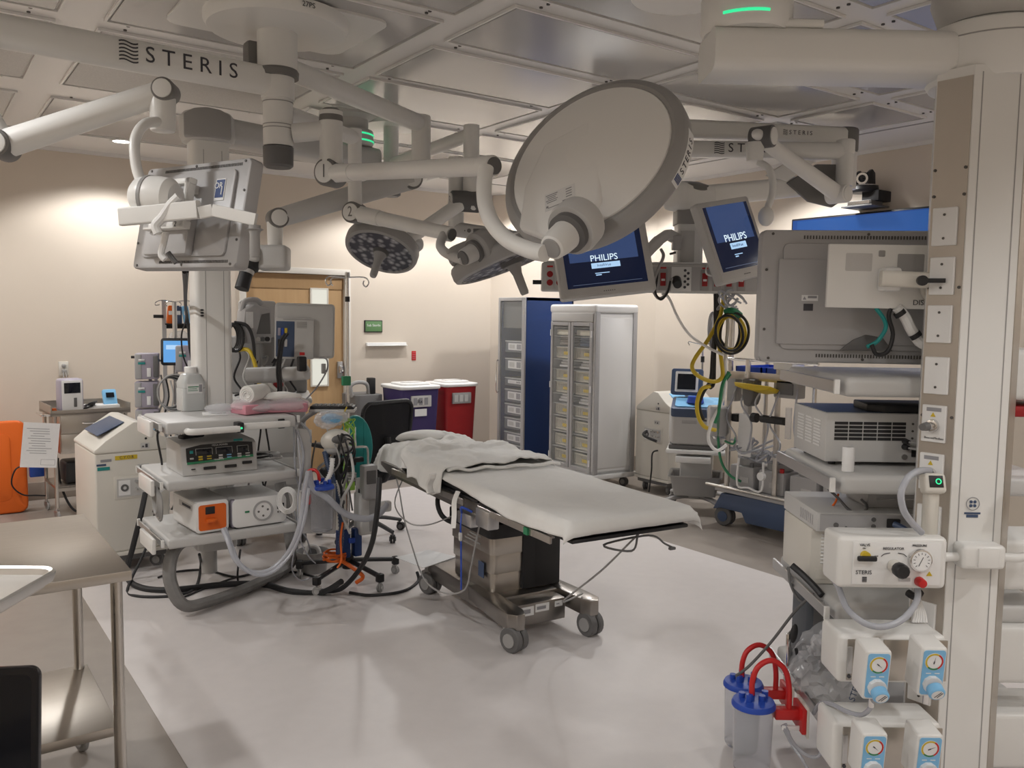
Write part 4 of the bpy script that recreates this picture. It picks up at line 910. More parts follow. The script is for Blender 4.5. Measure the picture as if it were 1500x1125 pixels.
# crumpled clear bag
from mathutils import noise as _nz
def blob(mb, c, r, amp, sc=(1, 1, 1), seed=0, sub=3, crumple=0.):
    b = bmesh.new(); bmesh.ops.create_icosphere(b, subdivisions=sub, radius=1.0); rn = random.Random(seed)
    dirs = [(V(rn.uniform(-1, 1), rn.uniform(-1, 1), rn.uniform(-1, 1)).normalized(), rn.uniform(-1, 1)) for _ in range(26)]
    for v in b.verts:
        n = v.co.normalized(); k = 1+amp*sum(w_*max(0, n.dot(d_))**6 for d_, w_ in dirs)
        if crumple: k += crumple*(abs(_nz.noise(n*4.3+V(seed, 0, 0)))*1.4+_nz.noise(n*11+V(0, seed, 0))*.8)
        v.co = V(n.x*r*sc[0]*k, n.y*r*sc[1]*k, n.z*r*sc[2]*k)
    b.transform(Matrix.Translation(c)); return mb._add(b)
mat('film', (.82, .83, .86), .10, alpha=.36, noise=.1, nscale=12, bump=.6)
pb = thing('plastic_bag', 'crumpled clear plastic bag stuffed under the upper regulator box', 'bag', M=RB.matrix_basis @ Matrix.Translation(onshelf(1225, zb+.001, 2.85)))
blob(MB(), (.03, .02, .125), .12, .55, (1.05, .75, 1.0), 3, 4, crumple=.16).build('film_body', 'film', pb, ang=12)
txt(pb, 'STERILITY M', basis((.08, -.10, .12), (0, -1, .2), roll=1.2), .03, 'slateblue', 'print')
# loose cords on the lower left rail of the tower
cl_ = thing('looped_lead', 'dark grey lead hanging over the tower rail down to the canisters', 'cord', M=RB.matrix_basis @ Matrix.Translation(L(1160, 870, 2.95)))
MB().tube([atD(x, y_, D) for x, y_, D in ((1205, 868, 2.95), (1190, 872, 2.95), (1165, 895, 2.98), (1130, 940, 3.0), (1098, 975, 3.02), (1078, 990, 3.0))], .0055, 8).build('cord', 'dgrey', cl_, True)
MB().tube([atD(x, y_, D) for x, y_, D in ((1155, 830, 3.1), (1158, 855, 3.08), (1170, 878, 3.05), (1185, 885, 3.0), (1198, 884, 2.98))], .005, 8).tube([atD(x, y_, D) for x, y_, D in ((1156, 840, 3.1), (1168, 862, 3.05), (1185, 876, 3.0), (1200, 880, 2.96))], .005, 8).build('cord_loop', 'dgrey', cl_, True)
MB().tube([atD(x, y_, D) for x, y_, D in ((1160, 828, 2.98), (1176, 842, 2.95), (1192, 858, 2.9), (1204, 872, 2.86))], .012, 8).build('thick_cord', 'black', cl_, True)
# ---------------------------------------------------------------- monitors and boom on the far right side of the table
H3 = atD(885, 215, 5.55); H3.z = 0
def front_monitor(parent, F, w, h, kind):
    d = MB(F).prism(rrect(w, h, .015), -.06, -.004, bev=.008).build('monitor_body', 'lgrey', parent, True)
    sw, sh = w*.84, h*.80; y0 = h*.03
    MB(F).prism(rrect(w*.95, h*.95, .012), -.006, .0, bev=.003).build('bezel', 'lgrey', d, True)
    s = MB(F).box((0, y0, .0005), (sw, sh, .002)).build('screen', 'scr_navy', d, True)
    MB(F).box((0, y0+sh*.22, .0018), (sw*.86, sh*.56, .001)).build('screen_field', 'scr_blue', s, True)
    MB(F).box((sw*.01, y0-.115*h, .003), (sw*.36, h*.075, .001)).build('banner', 'scr_ice', s, True)
    txt(s, 'PHILIPS', F @ Matrix.Translation((0, y0-.015*h, .003)), h*.125, 'scr_white', world=True, sx=.95)
    txt(s, 'IntelliVue', F @ Matrix.Translation((-.01*w, y0-.115*h, .0037)), h*.05, 'scr_blue', world=True)
    MB(F).box((-.04*w, y0-.22*h, .0022), (sw*.18, h*.010, .0008)).box((-.08*w, y0-.245*h, .0022), (sw*.07, h*.014, .0008)).build('screen_line', 'scr_ice', s, True)
    MB(F).box((0, y0-sh*.45, .0022), (sw*.86, h*.006, .0008)).build('status_line', 'scr_mid', s, True)
    k = MB(F)
    for i in range(6): k.cyl((-.05*w+i*.022*w, -.44*h, -.002), (-.05*w+i*.022*w, -.44*h, .0015), .003, n=8)
    k.build('button', 'dgrey', d, True, stuff=True)
    return d
# far monitor on the spring arm
mF = thing('patient_monitor', 'blue start screen patient monitor on the right, hung from a white spring arm', 'monitor', (H3.x, H3.y, 2.6), group='patient monitors with blue start screens')
zA = 2.66; eR = atD(1238, 226, 5.5); eR.z = zA; eL = atz(890, 226, zA)
eL = atD(890, 222, 5.5); eL.z = zA; HC = V(eL.x, eL.y, 0)
arm = beam(MB(), off(eL, eR, .0), eR, .10, .105, .04).build('extension_arm', 'white', mF, True)
sd_ = (CPOS-eR); sd_.z = 0; ad = (eR-eL).normalized(); sd_ = (sd_-ad*sd_.dot(ad)).normalized()
s0 = atD(1046, 227, 5.45); s0 = eL+ad*((s0-eL).dot(ad))
logo(arm, basis(s0+sd_*.0515, sd_), .075)
MB().cyl((eR.x, eR.y, zA+.07), (eR.x, eR.y, zA-.02), .058, n=24, bev=.01).build('arm_cap', 'white', mF, True)
j1 = atD(1231, 271, 5.45)
MB().cyl((eR.x, eR.y, zA), (eR.x, eR.y, j1.z), .052, n=24).build('drop_post', 'white', mF, True)
j1 = atD(1228, 285, 5.3); j2 = atD(1112, 201, 4.95)
sv = (j2-j1).normalized(); ax = V(0, 0, 1).cross(sv)
MB().cyl((eR.x, eR.y, j1.z+.03), j1, .05, n=18).build('elbow_link', 'white', mF, True)
MB().cyl(j1, j2, .05, .042, 22).build('spring_arm', 'white', mF, True)
knuckle(mF, j1, RIGHT*.55-FWD0*.8, .054, .13, cap='white'); 
kk = knuckle(mF, j2+RIGHT*.02, RIGHT*.75-FWD0*.6, .062, .13, cap='dgrey')
MB().ball(j2-FWD*.05-CRT*.02, .045, (1.1, .6, .7)).build('joint_swirl', 'white', mF, True)
c = atD(1106, 222, 4.95)
MB().cyl((c.x, c.y, j2.z-.03), (c.x, c.y, c.z-.055), .052, .046, 22, bev=.004).build('swivel', 'white', mF, True)
MB().tube([atD(x, y, D) for x, y, D in ((1112, 238, 4.95), (1126, 247, 4.9), (1132, 265, 4.88), (1131, 285, 4.86), (1125, 303, 4.85), (1122, 315, 4.85))], .02, 12).build('yoke', 'white', mF, True)
MB().ball(atD(1122, 317, 4.82), .055, (.8, .8, 1)).build('pivot_housing', 'white', mF, True)
F, w_, h_ = quadframe((1019, 298, 4.66), (1095, 286, 4.88), (1059, 416, 4.60))
front_monitor(mF, F, w_, h_, 1)
# anaesthesia boom: hub, two arms, column and outlet bar
AB = thing('anaesthesia_boom', 'ceiling boom carrying a horizontal bar of red power outlets', 'equipment boom', (HC.x, HC.y, CEIL), group='ceiling equipment booms')
MB().lathe([(0, CEIL), (.20, CEIL), (.20, CEIL-.03), (.11, CEIL-.045), (.11, 2.6), (.0, 2.6)], Matrix.Translation((HC.x, HC.y, 0)), 32).build('ceiling_flange', 'white', AB, True)
zB = 2.795
hB = atD(890, 205, 5.75); eB = atD(1238, 205, 5.75)
a1 = V(HC.x, HC.y, zB); b1 = V(eB.x, eB.y, zB)
arm = beam(MB(), a1, b1, .16, .115, .03).build('upper_arm', 'white', AB, True)
ad = (b1-a1).normalized(); sd_ = V(0, 0, 1).cross(ad); sd_ = sd_ if sd_.dot(CPOS-b1) > 0 else -sd_
s0 = atD(1136, 203, 5.7); s0 = a1+ad*((s0-a1).dot(ad)); s0.z = zB
logo(arm, basis(s0+sd_*.0815, sd_), .036)
MB().cyl((b1.x, b1.y, zB+.06), (b1.x, b1.y, zB-.10), .085, n=28, bev=.02).build('arm_cap', 'capgrey', AB, True)
p0 = atD(1232, 262, 5.62); p1 = atD(1010, 290, 5.08)
MB().cyl((b1.x, b1.y, zB-.10), (b1.x, b1.y, p0.z-.05), .08, n=26).build('arm_post', 'white', AB, True)
p0 = V(b1.x, b1.y, p0.z)
d_ = (p1-p0).normalized()
beam(MB(), p0-d_*.02, p1, .15, .125, .03).build('lower_arm', 'white', AB, True)
cv = V(0, 0, 1).cross(d_); cv = cv if cv.dot(CPOS-p0) > 0 else -cv
MB(basis(p0+cv*.078, cv)).prism([(-.62, -.07), (-.36, .07), (-.03, .10), (-.03, -.10), (-.20, -.19), (-.42, -.17)], -.01, .012, bev=.006).build('side_cover', 'capgrey', AB, True)
MB(basis(p0+cv*.078, cv)).prism([(-.80, -.04), (-.58, .085), (-.37, .085), (-.62, -.06)], -.012, .010, bev=.005).build('side_trim', 'white', AB, True)
col = p1-d_*.02
MB().box((0, 0, 0), (.30, .19, .16), .05, 3, M=T(0, 0, 0, math.atan2(d_.y, d_.x))).build('arm_head', 'white', AB).location = AB.matrix_basis.inverted() @ (p1+V(0, 0, -.0))
MB(T(0, 0, 0, math.atan2(d_.y, d_.x))).lathe([(0, .09), (.08, .088), (.14, .07), (.15, .04), (.14, .03)], n=28, sy=.66).build('head_cap', 'capgrey', AB).location = AB.matrix_basis.inverted() @ p1
ct = V(p1.x, p1.y, 0); zc1 = p1.z-.07; zc2 = atD(1010, 330, 5.08).z; zc3 = atD(1010, 393, 5.0).z
MB(T(ct.x, ct.y, 0, -CY)).prism(rrect(.165, .165, .02), zc2, zc1).build('column_collar', 'mgrey', AB, True)
MB(T(ct.x, ct.y, 0, -CY)).prism(rrect(.15, .15, .02), zc3-.02, zc2).build('service_column', 'whitecool', AB, True)
MB(T(ct.x, ct.y, 0, -CY)).bx(-.06, .02, -.085, -.075, zc3+.02, zc2-.04, .003).build('column_plate', 'lgrey', AB, True)
# outlet bar
b0 = atD(793, 408, 5.0); b1_ = atD(1112, 408, 5.0); bc_ = (b0+b1_)/2; BW = (b1_-b0).length
MBar = T(bc_.x, bc_.y, bc_.z, -CY)
bar = MB(MBar).box((0, 0, 0), (BW, .16, .165), .012, 3).build('outlet_bar', 'lgrey', AB, True)
MB(MBar).bx(-BW/2+.01, BW/2-.01, -.07, .07, .082, .092, .004).build('bar_top', 'whitecool', AB, True)
MB(MBar).bx(-BW/2+.52, BW/2-.02, -.083, -.078, -.07, .065, .002).build('face_plate', 'silvergrey', AB, True)
MB(MBar).cyl((-BW/2-.05, 0, -.03), (-BW/2, 0, -.03), .013, n=14).build('end_knob', 'black', AB, True)
for i, x in enumerate((-.59, -.535, -.455, .06, .30, .37, .44, .51)):
    pl = MB(MBar @ basis((x, -.083 if x > 0 else -.081, -.01), (0, -1, 0))).box((0, 0, 0), (.05, .12, .006), .003).build('outlet_plate', 'maroonplate' if 0 else ('lgrey' if x < 0 else 'mgrey'), bar, True)
    q = MB(MBar @ basis((x, -.086 if x > 0 else -.084, -.01), (0, -1, 0)))
    if x < 0: q.cyl((0, .024, 0), (0, .024, .004), .018, n=18).cyl((0, -.024, 0), (0, -.024, .004), .018, n=18)
    else: q.box((0, .003, 0), (.032, .075, .006), .003)
    q.build('socket', 'red', pl, True)
    MB(MBar @ basis((x, -.086 if x > 0 else -.084, .058), (0, -1, 0))).box((0, 0, 0), (.034, .009, .002)).build('outlet_label', 'brightred', pl, True)
    if x > 0: MB(MBar @ basis((x, -.09, -.01), (0, -1, 0))).box((0, 0, 0), (.02, .012, .003)).build('socket_switch', 'paper', pl, True)
pl = MB(MBar @ basis((.165, -.085, -.005), (0, -1, 0))).box((0, 0, 0), (.115, .14, .004), .002).build('gas_panel', 'whitecool', bar, True)
for i in range(7): MB(MBar @ basis((.165+.02+.018*(i % 2), -.088, .045-.016*i), (0, -1, 0))).cyl((0, 0, 0), (0, 0, .004), .008, n=10).build('gas_port', 'ink', pl, True)
MB(MBar @ basis((.135, -.088, -.01), (0, -.9, -.5))).cyl((0, 0, 0), (0, 0, .06), .028, .024, n=18).build('black_plug', 'black', pl, True)
# cables looping under the bar and the long white hose
cb_ = thing('bar_cables', 'grey cables looping from the outlet bar beside the patient monitor', 'cable', tuple(bc_+V(0, 0, -.2)))
MB().tube([atD(x, y, D) for x, y, D in ((968, 365, 4.86), (972, 375, 4.84), (966, 390, 4.84), (959, 408, 4.84), (957, 425, 4.84), (965, 437, 4.84), (975, 432, 4.84), (981, 418, 4.86), (984, 407, 4.86))], .009, 8).build('cable', 'mgrey', cb_, True)
MB().tube([atD(x, y, D) for x, y, D in ((964, 392, 4.85), (962, 412, 4.84), (960, 428, 4.83), (968, 439, 4.83), (978, 428, 4.83), (982, 412, 4.85))], .006, 8).build('cable', 'black', cb_, True)
MB().tube([atD(x, y, D) for x, y, D in ((970, 430, 4.84), (980, 437, 4.85), (993, 465, 4.86), (1010, 490, 4.88), (1035, 508, 4.9), (1060, 520, 4.9))], .008, 8).build('white_hose', 'whitecool', cb_, True)
MB().tube([atD(x, y, D) for x, y, D in ((1036, 388, 4.9), (1034, 396, 4.86), (1036, 402, 4.86), (1046, 405, 4.86))], .005, 6).build('cord', 'whitecool', cb_, True)
# near Philips monitor on a bracket of that column
mP = thing('patient_monitor', 'blue start screen patient monitor below the big surgical light', 'monitor', (ct.x, ct.y, 1.9), group='patient monitors with blue start screens')
F, w_, h_ = quadframe((800, 336, 4.72), (938, 322, 4.78), (830, 438, 4.62))
front_monitor(mP, F, w_, h_, 0)
a = atD(945, 372, 4.85); b = atD(965, 352, 4.92); c = atD(978, 343, 4.96); e_ = atD(995, 352, 5.0)
beam(MB(), a, b, .05, .06, .015).build('bracket_arm', 'lgrey', mP, True); beam(MB(), b, c, .05, .055, .015).build('bracket_elbow', 'lgrey', mP, True); beam(MB(), c, e_, .05, .06, .01).build('bracket_link', 'lgrey', mP, True)
MB().box((0, 0, 0), (.05, .05, .08), .004, M=T(0, 0, 0, -CY)).build('column_clamp', 'silvergrey', mP).location = mP.matrix_basis.inverted() @ atD(991, 356, 4.97)
beam(MB(), atD(989, 370, 4.94), atD(982, 372, 4.9), .012, .012).build('clamp_lever', 'black', mP, True)
# television on the right wall with the conference camera above it
tv0 = atX(1162, 320, XR-.06); tv1 = atX(1383, 302, XR-.06)
tvy0, tvy1 = tv1.y, tv0.y; tvy0 -= .25; ztv = (tv0.z+tv1.z)/2
tv = thing('wall_television', 'wide wall television with a blue picture behind the right boom', 'television', (XR-.05, (tvy0+tvy1)/2, ztv-.45))
W2 = (tvy1-tvy0)/2
MB().bx(-.03, .03, -W2, W2, -.41, .45, .006).build('cabinet', 'black', tv)
MB().bx(-.033, -.029, -W2+.015, W2-.015, -.39, .435).build('screen', 'scr_tv', tv)
MB().bx(-.035, -.0325, -W2+.11, W2-.06, -.30, .425).build('picture', 'scr_tv2', tv)
MB().bx(.03, .05, -.2, .2, -.2, .2).build('wall_mount', 'dgrey', tv)
pz = atX(1265, 302, XR-.14)
pt = thing('conference_camera', 'black swivel conference camera on a small wall shelf above the television', 'camera', (pz.x, pz.y, pz.z))
MB().bx(-.10, .14, -.13, .13, -.012, 0, .003).build('wall_shelf', 'dgrey', pt)
c_ = MB().bx(-.08, .08, -.11, .09, 0, .035, .003).build('codec_box', 'dgrey', pt)
MB().bx(-.085, -.08, -.10, .08, .006, .03).build('codec_front', 'chrome', c_)
MB().bx(-.03, .14, -.14, .0, .03, .11, .004).build('mount_box', 'black', pt)
b_ = MB(Matrix.Translation((0, 0, .10))).lathe([(0, 0), (.09, 0), (.105, .02), (.10, .05), (.06, .062), (0, .062)], n=28).build('camera_base', 'black', pt)
MB(Matrix.Translation((0, 0, .10))).lathe([(.1, .045), (.106, .048), (.1, .055), (.06, .064)], n=28).build('base_trim', 'chrome', b_)
for sy in (-1, 1): MB().prism([(-.05, .155), (.05, .155), (.04, .25), (0, .275), (-.04, .25)], sy*.05-.014, sy*.05+.014, Matrix.Rotation(PI/2, 4, 'X'), bev=.006).build('yoke_side', 'black', pt)
MB(basis((-.01, 0, .21), (-1, -.3, -.15))).lathe([(0, -.04), (.04, -.035), (.048, 0), (.045, .045), (.032, .05), (.0, .05)], n=24).build('lens_head', 'black', pt)
MB(basis((-.01, 0, .21), (-1, -.3, -.15))).lathe([(.028, .048), (.044, .046), (.044, .054), (.028, .054)], n=24).build('lens_ring', 'chrome', pt)
MB(basis((-.01, 0, .21), (-1, -.3, -.15))).lathe([(.0, .052), (.028, .05)], n=20).build('lens', 'screendark', pt)
# arm section behind the light yoke
bk = thing('spring_arm_boom', 'horizontal white boom arm with printed marks behind the light yoke', 'boom arm', (H2.x, H2.y, 2.45))
k0 = V(H2.x, H2.y, 2.47); k1_ = atz(652, 309, 2.42); 
q0 = atD(668, 336, 5.0); q1 = atD(800, 356, 4.9)
beam(MB(), off(k0, q0, .075), V(q0.x, q0.y, 2.46), .08, .085, .035).build('extension_arm', 'white', bk, True)
MB().cyl((q0.x, q0.y, 2.5), (q0.x, q0.y, q0.z-.03), .045, n=20).build('elbow_post', 'white', bk, True)
ar = beam(MB(), q0, q1, .09, .085, .03).build('spring_arm', 'lgrey', bk, True)
av = (q1-q0).normalized(); an = V(0, 0, 1).cross(av); an = an if an.dot(CPOS-q0) > 0 else -an
Mq = basis(q0+av*.08+an*.0455, an)
g = MB(Mq).cyl((-.015, 0, 0), (-.015, 0, .001), .004, n=8).cyl((.01, 0, 0), (.01, 0, .001), .012, n=14).box((.065, 0, .0004), (.06, .022, .001)); g.build('printed_mark', 'dgrey', ar, True, stuff=True)
txt(ar, 'HarmonyAIR', Mq @ Matrix.Translation((.19, 0, .0005)), .026, 'dgrey', world=True)
# ---------------------------------------------------------------- operating table
from mathutils import noise as _n
OT = thing('operating_table', 'steel operating table on a wheeled base in the middle of the room', 'operating table', (2.58, 3.68, 0), math.radians(-5.5))
zB0, zB1 = .075, .185
b_ = MB()
b_.prism([(-.235, .47), (.235, .47), (.235, -.10), (.215, -.26), (.17, -.30), (-.17, -.30), (-.215, -.26), (-.235, -.10)], zB0+.02, zB1, bev=.006)
b_.build('base_frame', 'steeldk', OT)
for sg in (-1, 1):
    b_ = MB().prism([(sg*.235, -.05), (sg*.265, -.42), (sg*.265, -.52), (sg*.235, -.56), (sg*.19, -.56), (sg*.165, -.50), (sg*.155, -.25), (sg*.15, -.05)], zB0+.035, zB1+.004, bev=.006).build('base_leg', 'steeldk', OT)
bx = MB().bx(-.145, .145, -.40, -.28, .06, .17, .006).build('battery_box', 'steeldk', OT)
for x0, x1, z0, z1 in ((-.13, -.045, .11, .155), (-.035, .045, .12, .16), (.08, .125, .13, .158)):
    MB().bx(x0, x1, -.402, -.4, z0, z1).build('type_label', 'paper', bx); MB().bx(x0+.008, x1-.02, -.4035, -.402, z0+.012, z1-.012).build('label_print', 'inkgrey', bx)
for x, y, rz in ((-.225, -.52, .35), (.215, -.52, .2), (-.225, .44, .3), (.225, .44, .1)):
    c = caster(OT, x, y, 0, .062, 'dgrey', rz, .036, hub='mgrey')
st = MB()
for (z0, z1, w_, d_) in ((.185, .29, .185, .225), (.285, .39, .192, .232), (.385, .475, .198, .238)): MB().prism(rrect(w_*2, d_*2, .03), z0, z1, bev=.002).build('column_shell', 'steel', OT)
MB().bx(.05, .21, -.246, -.10, .19, .50, .008).bx(-.02, .205, -.2455, -.20, .19, .50, .006).build('column_cover', 'rubber', OT)
MB().prism(rrect(.42, .50, .03), .47, .545, bev=.008).build('bellows_skirt', 'rubber', OT)
for i in range(3): MB().prism(rrect(.40-.015*i, .47-.02*i, .03), .55+.034*i, .575+.034*i, bev=.01).build('bellows_fold', 'rubber', OT)
MB().prism(rrect(.28, .33, .03), .5, .66).build('bellows_core', 'rubber', OT)
lb = MB().bx(-.201, -.199, -.16, -.10, .25, .33).build('blue_label', 'slateblue', OT)
for k in range(3): MB().bx(-.2, -.1985, -.12+.03*(k % 2), .06-.03*k, .415+.018*k, .423+.018*k).build('print_line', 'mgrey', OT)
cx = -.10
MB().bx(cx-.22, cx+.22, -.35, .62, .645, .71, .008).build('under_frame', 'steeldk', OT)
MB().prism([(-.45, .645), (.66, .66), (.80, .70), (.80, .72), (-.45, .72)], cx-.285, cx-.235, basis((0, 0, 0), (1, 0, 0))).build('side_frame', 'steeldk', OT)
for sg in (-1, 1):
    r = MB().bx(cx+sg*.315-.006, cx+sg*.315+.006, -1.12, -.50, .690, .722, .002, 1).bx(cx+sg*.315-.006, cx+sg*.315+.006, -.35, .55, .690, .722, .002, 1).build('accessory_rail', 'steelv', OT)
    for y in (-1.05, -.8, -.56, -.3, .1, .5): MB().bx(cx+sg*.26, cx+sg*.312, y-.014, y+.014, .695, .717).build('rail_standoff', 'steelv', r)
MB().bx(cx-.33, cx-.27, -.62, -.50, .63, .715, .006).bx(cx-.325, cx-.28, -.44, -.30, .60, .66, .006).build('hinge_block', 'alu', OT)
MB().bx(cx-.33, cx-.308, -.96, -.93, .69, .72).build('green_tag', 'green', OT)
for y0, y1 in ((-1.24, -.47), (-.45, .40), (.42, .88)):
    hw = .295 if y0 < .4 else .21
    MB().bx(cx-hw, cx+hw, y0, y1, .715, .732, .006).build('table_board', 'black', OT)
    MB().bx(cx-hw, cx+hw, y0+.005, y1-.005, .732, .795, .022, 3).build('mattress', 'softblack', OT)
# sheets
def cloth(name, m, y0, y1, hw, ovL, ovR, ovN, ovF, zt, amp, parent, nx=74, ny=120, seed=0., thick=.004, fold=None):
    b = bmesh.new(); g = []
    for j in range(ny+1):
        row = []; tj = j/ny; t = (y0-ovN)+(y1+ovF-y0+ovN)*tj
        l, r = ovL(tj) if callable(ovL) else ovL, ovR(tj) if callable(ovR) else ovR
        for i in range(nx+1):
            s = -(hw+l)+(2*hw+l+r)*i/nx
            hx = hw if t < .38 else hw-(.085*min(1, (t-.38)/.12))
            x = max(-hx, min(hx, s)); ex = max(0, abs(s)-hx); y = max(y0, min(y1, t)); ey = max(0, y0-t, t-y1)
            nz = _n.noise(V(s*5, t*3.2, seed))*.6+_n.noise(V(s*13+3, t*9, seed+4))*.3+_n.noise(V(s*30, t*22, seed))*.13
            a_ = amp(tj) if callable(amp) else amp
            z = zt+a_*(nz+.35) if nz > -.35 else zt
            w1 = _n.noise(V(t*8, seed+9, 1.0)); w2 = _n.noise(V(s*9, seed+2, 3.0))
            z -= ex*.97+ey*.97
            x += math.copysign(1, s)*(min(ex, .02)*.8+ex*.22*(.5+w1)); y += (-1 if t < y0 else 1)*(min(ey, .02)*.8+ey*.22*(.5+w2)) if ey else 0
            if ex > 0 and ey > 0: z += min(ex, ey)*.55; x += math.copysign(1, s)*min(ex, ey)*.35
            row.append(b.verts.new((cx+x, y, z)))
        g.append(row)
    for j in range(ny):
        for i in range(nx): b.faces.new((g[j][i], g[j][i+1], g[j+1][i+1], g[j+1][i]))
    bmesh.ops.recalc_face_normals(b, faces=b.faces[:])
    mb = MB(); mb._add(b); o = mb.build(name, m, parent, ang=180)
    md = o.modifiers.new('thickness', 'SOLIDIFY'); md.thickness = thick; md.offset = 1
    return o
sh = cloth('bed_sheet', 'sheet', -1.235, .90, .305, lambda t: .05+.025*math.sin(t*9), .08, .055, .10, .800, lambda t: .006 if t < .5 else .014, None, seed=1.7)
sh.matrix_basis = OT.matrix_basis.copy(); tag(sh, 'white sheet covering the operating table mattress', 'sheet')
s2 = cloth('folded_drape', 'sheet', -.14, .78, .31, lambda t: .135+.03*math.sin(t*13) if t < .45 else .06+.02*math.sin(t*17), .06, .0, .0, .822, lambda t: .075 if .5 < t else .045, None, nx=66, ny=76, seed=5.1, thick=.006)
s2.matrix_basis = OT.matrix_basis.copy(); tag(s2, 'rumpled folded white drape over the head half of the table', 'drape')
r_ = MB().tube([(cx-.325+.01*math.sin(i*2.1), -.14+.02*math.sin(i*1.3)-.01*i*.1, .842+.006*math.sin(i*1.7)) if 0 else (cx-.30+.62*i/12, -.145-.07*(i/12)+.012*math.sin(i*2.3), .824+.006*math.sin(i*1.9)) for i in range(13)], .013, 8, flat=.6)
r_.build('hem_roll', 'sheet', s2)
MB().tube([(cx-.40, -.16+.02*math.sin(i), .72+.02*i) for i in range(6)], .02, 8, flat=.5).build('side_fold', 'sheet', s2)
pw = thing('pillow_towel', 'rumpled white towel bunched at the head end of the table', 'towel', M=OT.matrix_basis @ Matrix.Translation((cx-.02, .80, .805)))
blob(MB(), (0, .0, .045), .11, .22, (1.7, 1.1, .36), 11, 4).build('cloth_mass', 'sheet', pw, ang=180)
# straps and cords on the table
MB().tube([(cx-.31, -.28, .745), (cx-.335, -.29, .70), (cx-.345, -.31, .64), (cx-.36, -.33, .58)], .016, 6, flat=.15).build('strap', 'sheet', OT)
MB().tube([(cx-.33, -.36, .66), (cx-.345, -.38, .60), (cx-.345, -.385, .52), (cx-.35, -.40, .36), (cx-.35, -.40, .30)], .004, 6).tube([(cx-.33, -.36, .66), (cx-.36, -.42, .70), (cx-.32, -.45, .68)], .006, 6).build('blue_cord', 'royal', OT)
MB().bx(cx-.352, cx-.34, -.39, -.37, .53, .57, .003).build('cord_clip', 'lgrey', OT)
MB().tube([(cx-.2, .62, .68), (cx-.30, .55, .52), (cx-.30, .36, .45), (cx-.24, .22, .46), (cx-.1, .2, .5)], .004, 6).build('table_cord', 'mgrey', OT)
MB().tube([(cx+.1, .30, .70), (cx-.1, .36, .6), (cx-.12, .30, .48), (cx, .25, .42), (.08, .2, .40)], .014, 8).build('power_cable', 'rubber', OT)
MB().tube([(cx+.08, -1.18, .70), (cx+.06, -1.15, .66), (cx+.02, -1.0, .50), (cx+.08, -.62, .24), (.20, -.47, .20)], .0045, 6).build('table_cord', 'mgrey', OT)
MB().tube([(cx+.04, -1.22, .70), (cx-.02, -1.26, .66), (cx-.1, -1.18, .675), (cx+.1, -1.22, .70), (cx+.16, -1.25, .665), (cx+.20, -1.25, .645)], .0045, 6).build('table_cord', 'dgrey', OT)
MB().box((cx+.20, -1.25, .64), (.03, .016, .012), .003).build('cord_plug', 'dgrey', OT)
MB().prism([(.12, .50), (.20, .50), (.24, .24), (.10, .22)], .205, .21, basis((0.22, -.05, 0), (1, 0, 0))) if 0 else None
MB().prism([(-.06, .19), (.07, .19), (.10, .52), (.0, .56), (-.05, .50)], .262, .266, basis((0, 0, 0), (1, 0, 0))).build('hanging_drape', 'sheet', OT)
# paper cloth on the base
pc_ = MB(T(-.22, .50, 0, .3)).prism([(-.14, -.13), (.14, -.10), (.12, .12), (-.12, .14)], .186, .189).build('base_cloth', 'paper', OT)

# ---------------------------------------------------------------- IV stand
IV = thing('iv_stand', 'steel drip stand on a black five-legged base beside the table', 'stand', (2.10, 4.60, 0))
MB().cyl((0, 0, .10), (0, 0, 1.12), .0125, n=14).build('lower_pole', 'chrome', IV); MB().cyl((0, 0, 1.12), (0, 0, 1.81), .009, n=14).build('upper_pole', 'chrome', IV)
MB().lathe([(0, .16), (.03, .16), (.035, .14), (.035, .08), (0, .08)], n=18).build('hub', 'black', IV)
for i in range(5):
    a_ = math.radians(-78+72*i); c_, s_ = math.cos(a_), math.sin(a_)
    MB().tube([(.03*c_, .03*s_, .125), (.2*c_, .2*s_, .105), (.30*c_, .30*s_, .092)], .017, 8, flat=.8).box((.30*c_, .30*s_, .085), (.04, .04, .05), .008, M=Matrix.Rotation(a_, 4, 'Z')).build('leg', 'black', IV)
    caster(IV, .30*c_, .30*s_, 0, .026, 'mgrey', a_+.5, .010, hub='alu', plate=.07)
MB().cyl((0, 0, 1.80), (0, 0, 1.83), .014, n=14).build('top_cap', 'alu', IV); MB().cyl((0, 0, 1.66), (0, 0, 1.69), .014, n=14).build('collar', 'black', IV)
for sg in (-1, 1):
    MB().tube([(0, 0, 1.80), (sg*.08, 0, 1.805), (sg*.12, .0, 1.80), (sg*.135, 0, 1.775), (sg*.12, 0, 1.75), (sg*.10, 0, 1.765), (sg*.105, 0, 1.785)], .004, 8).build('hook', 'chrome', IV)
    MB().tube([(0, 0, 1.795), (sg*.03, .07, 1.80), (sg*.05, .11, 1.795), (sg*.05, .125, 1.77), (sg*.045, .105, 1.755)], .004, 8).build('hook', 'chrome', IV)
MB().box((-.012, -.005, 1.20), (.05, .03, .055), .004).build('green_band', 'green', IV)
lc = thing('lime_cord', 'bright lime green cord coiled around the drip stand', 'cord', (2.10, 4.60, .80))
pts = []
for i in range(90):
    a_ = i/89*2*PI*5; pts.append((-.01+.036*math.cos(a_)+.004*math.sin(i), -.035+.012*math.sin(a_), .03+.085*math.sin(a_*.5+i*.02)**1+.06))
MB().tube(pts, .0042, 6, 2).tube([(-.02, -.03, .0), (-.05, -.05, -.12), (-.03, -.04, -.2)], .004, 6).build('coil', 'lime', lc)
MB().tube([(-.01, -.01, .12), (-.01, -.012, .16)], .012, 8).build('tie', 'lime', lc)
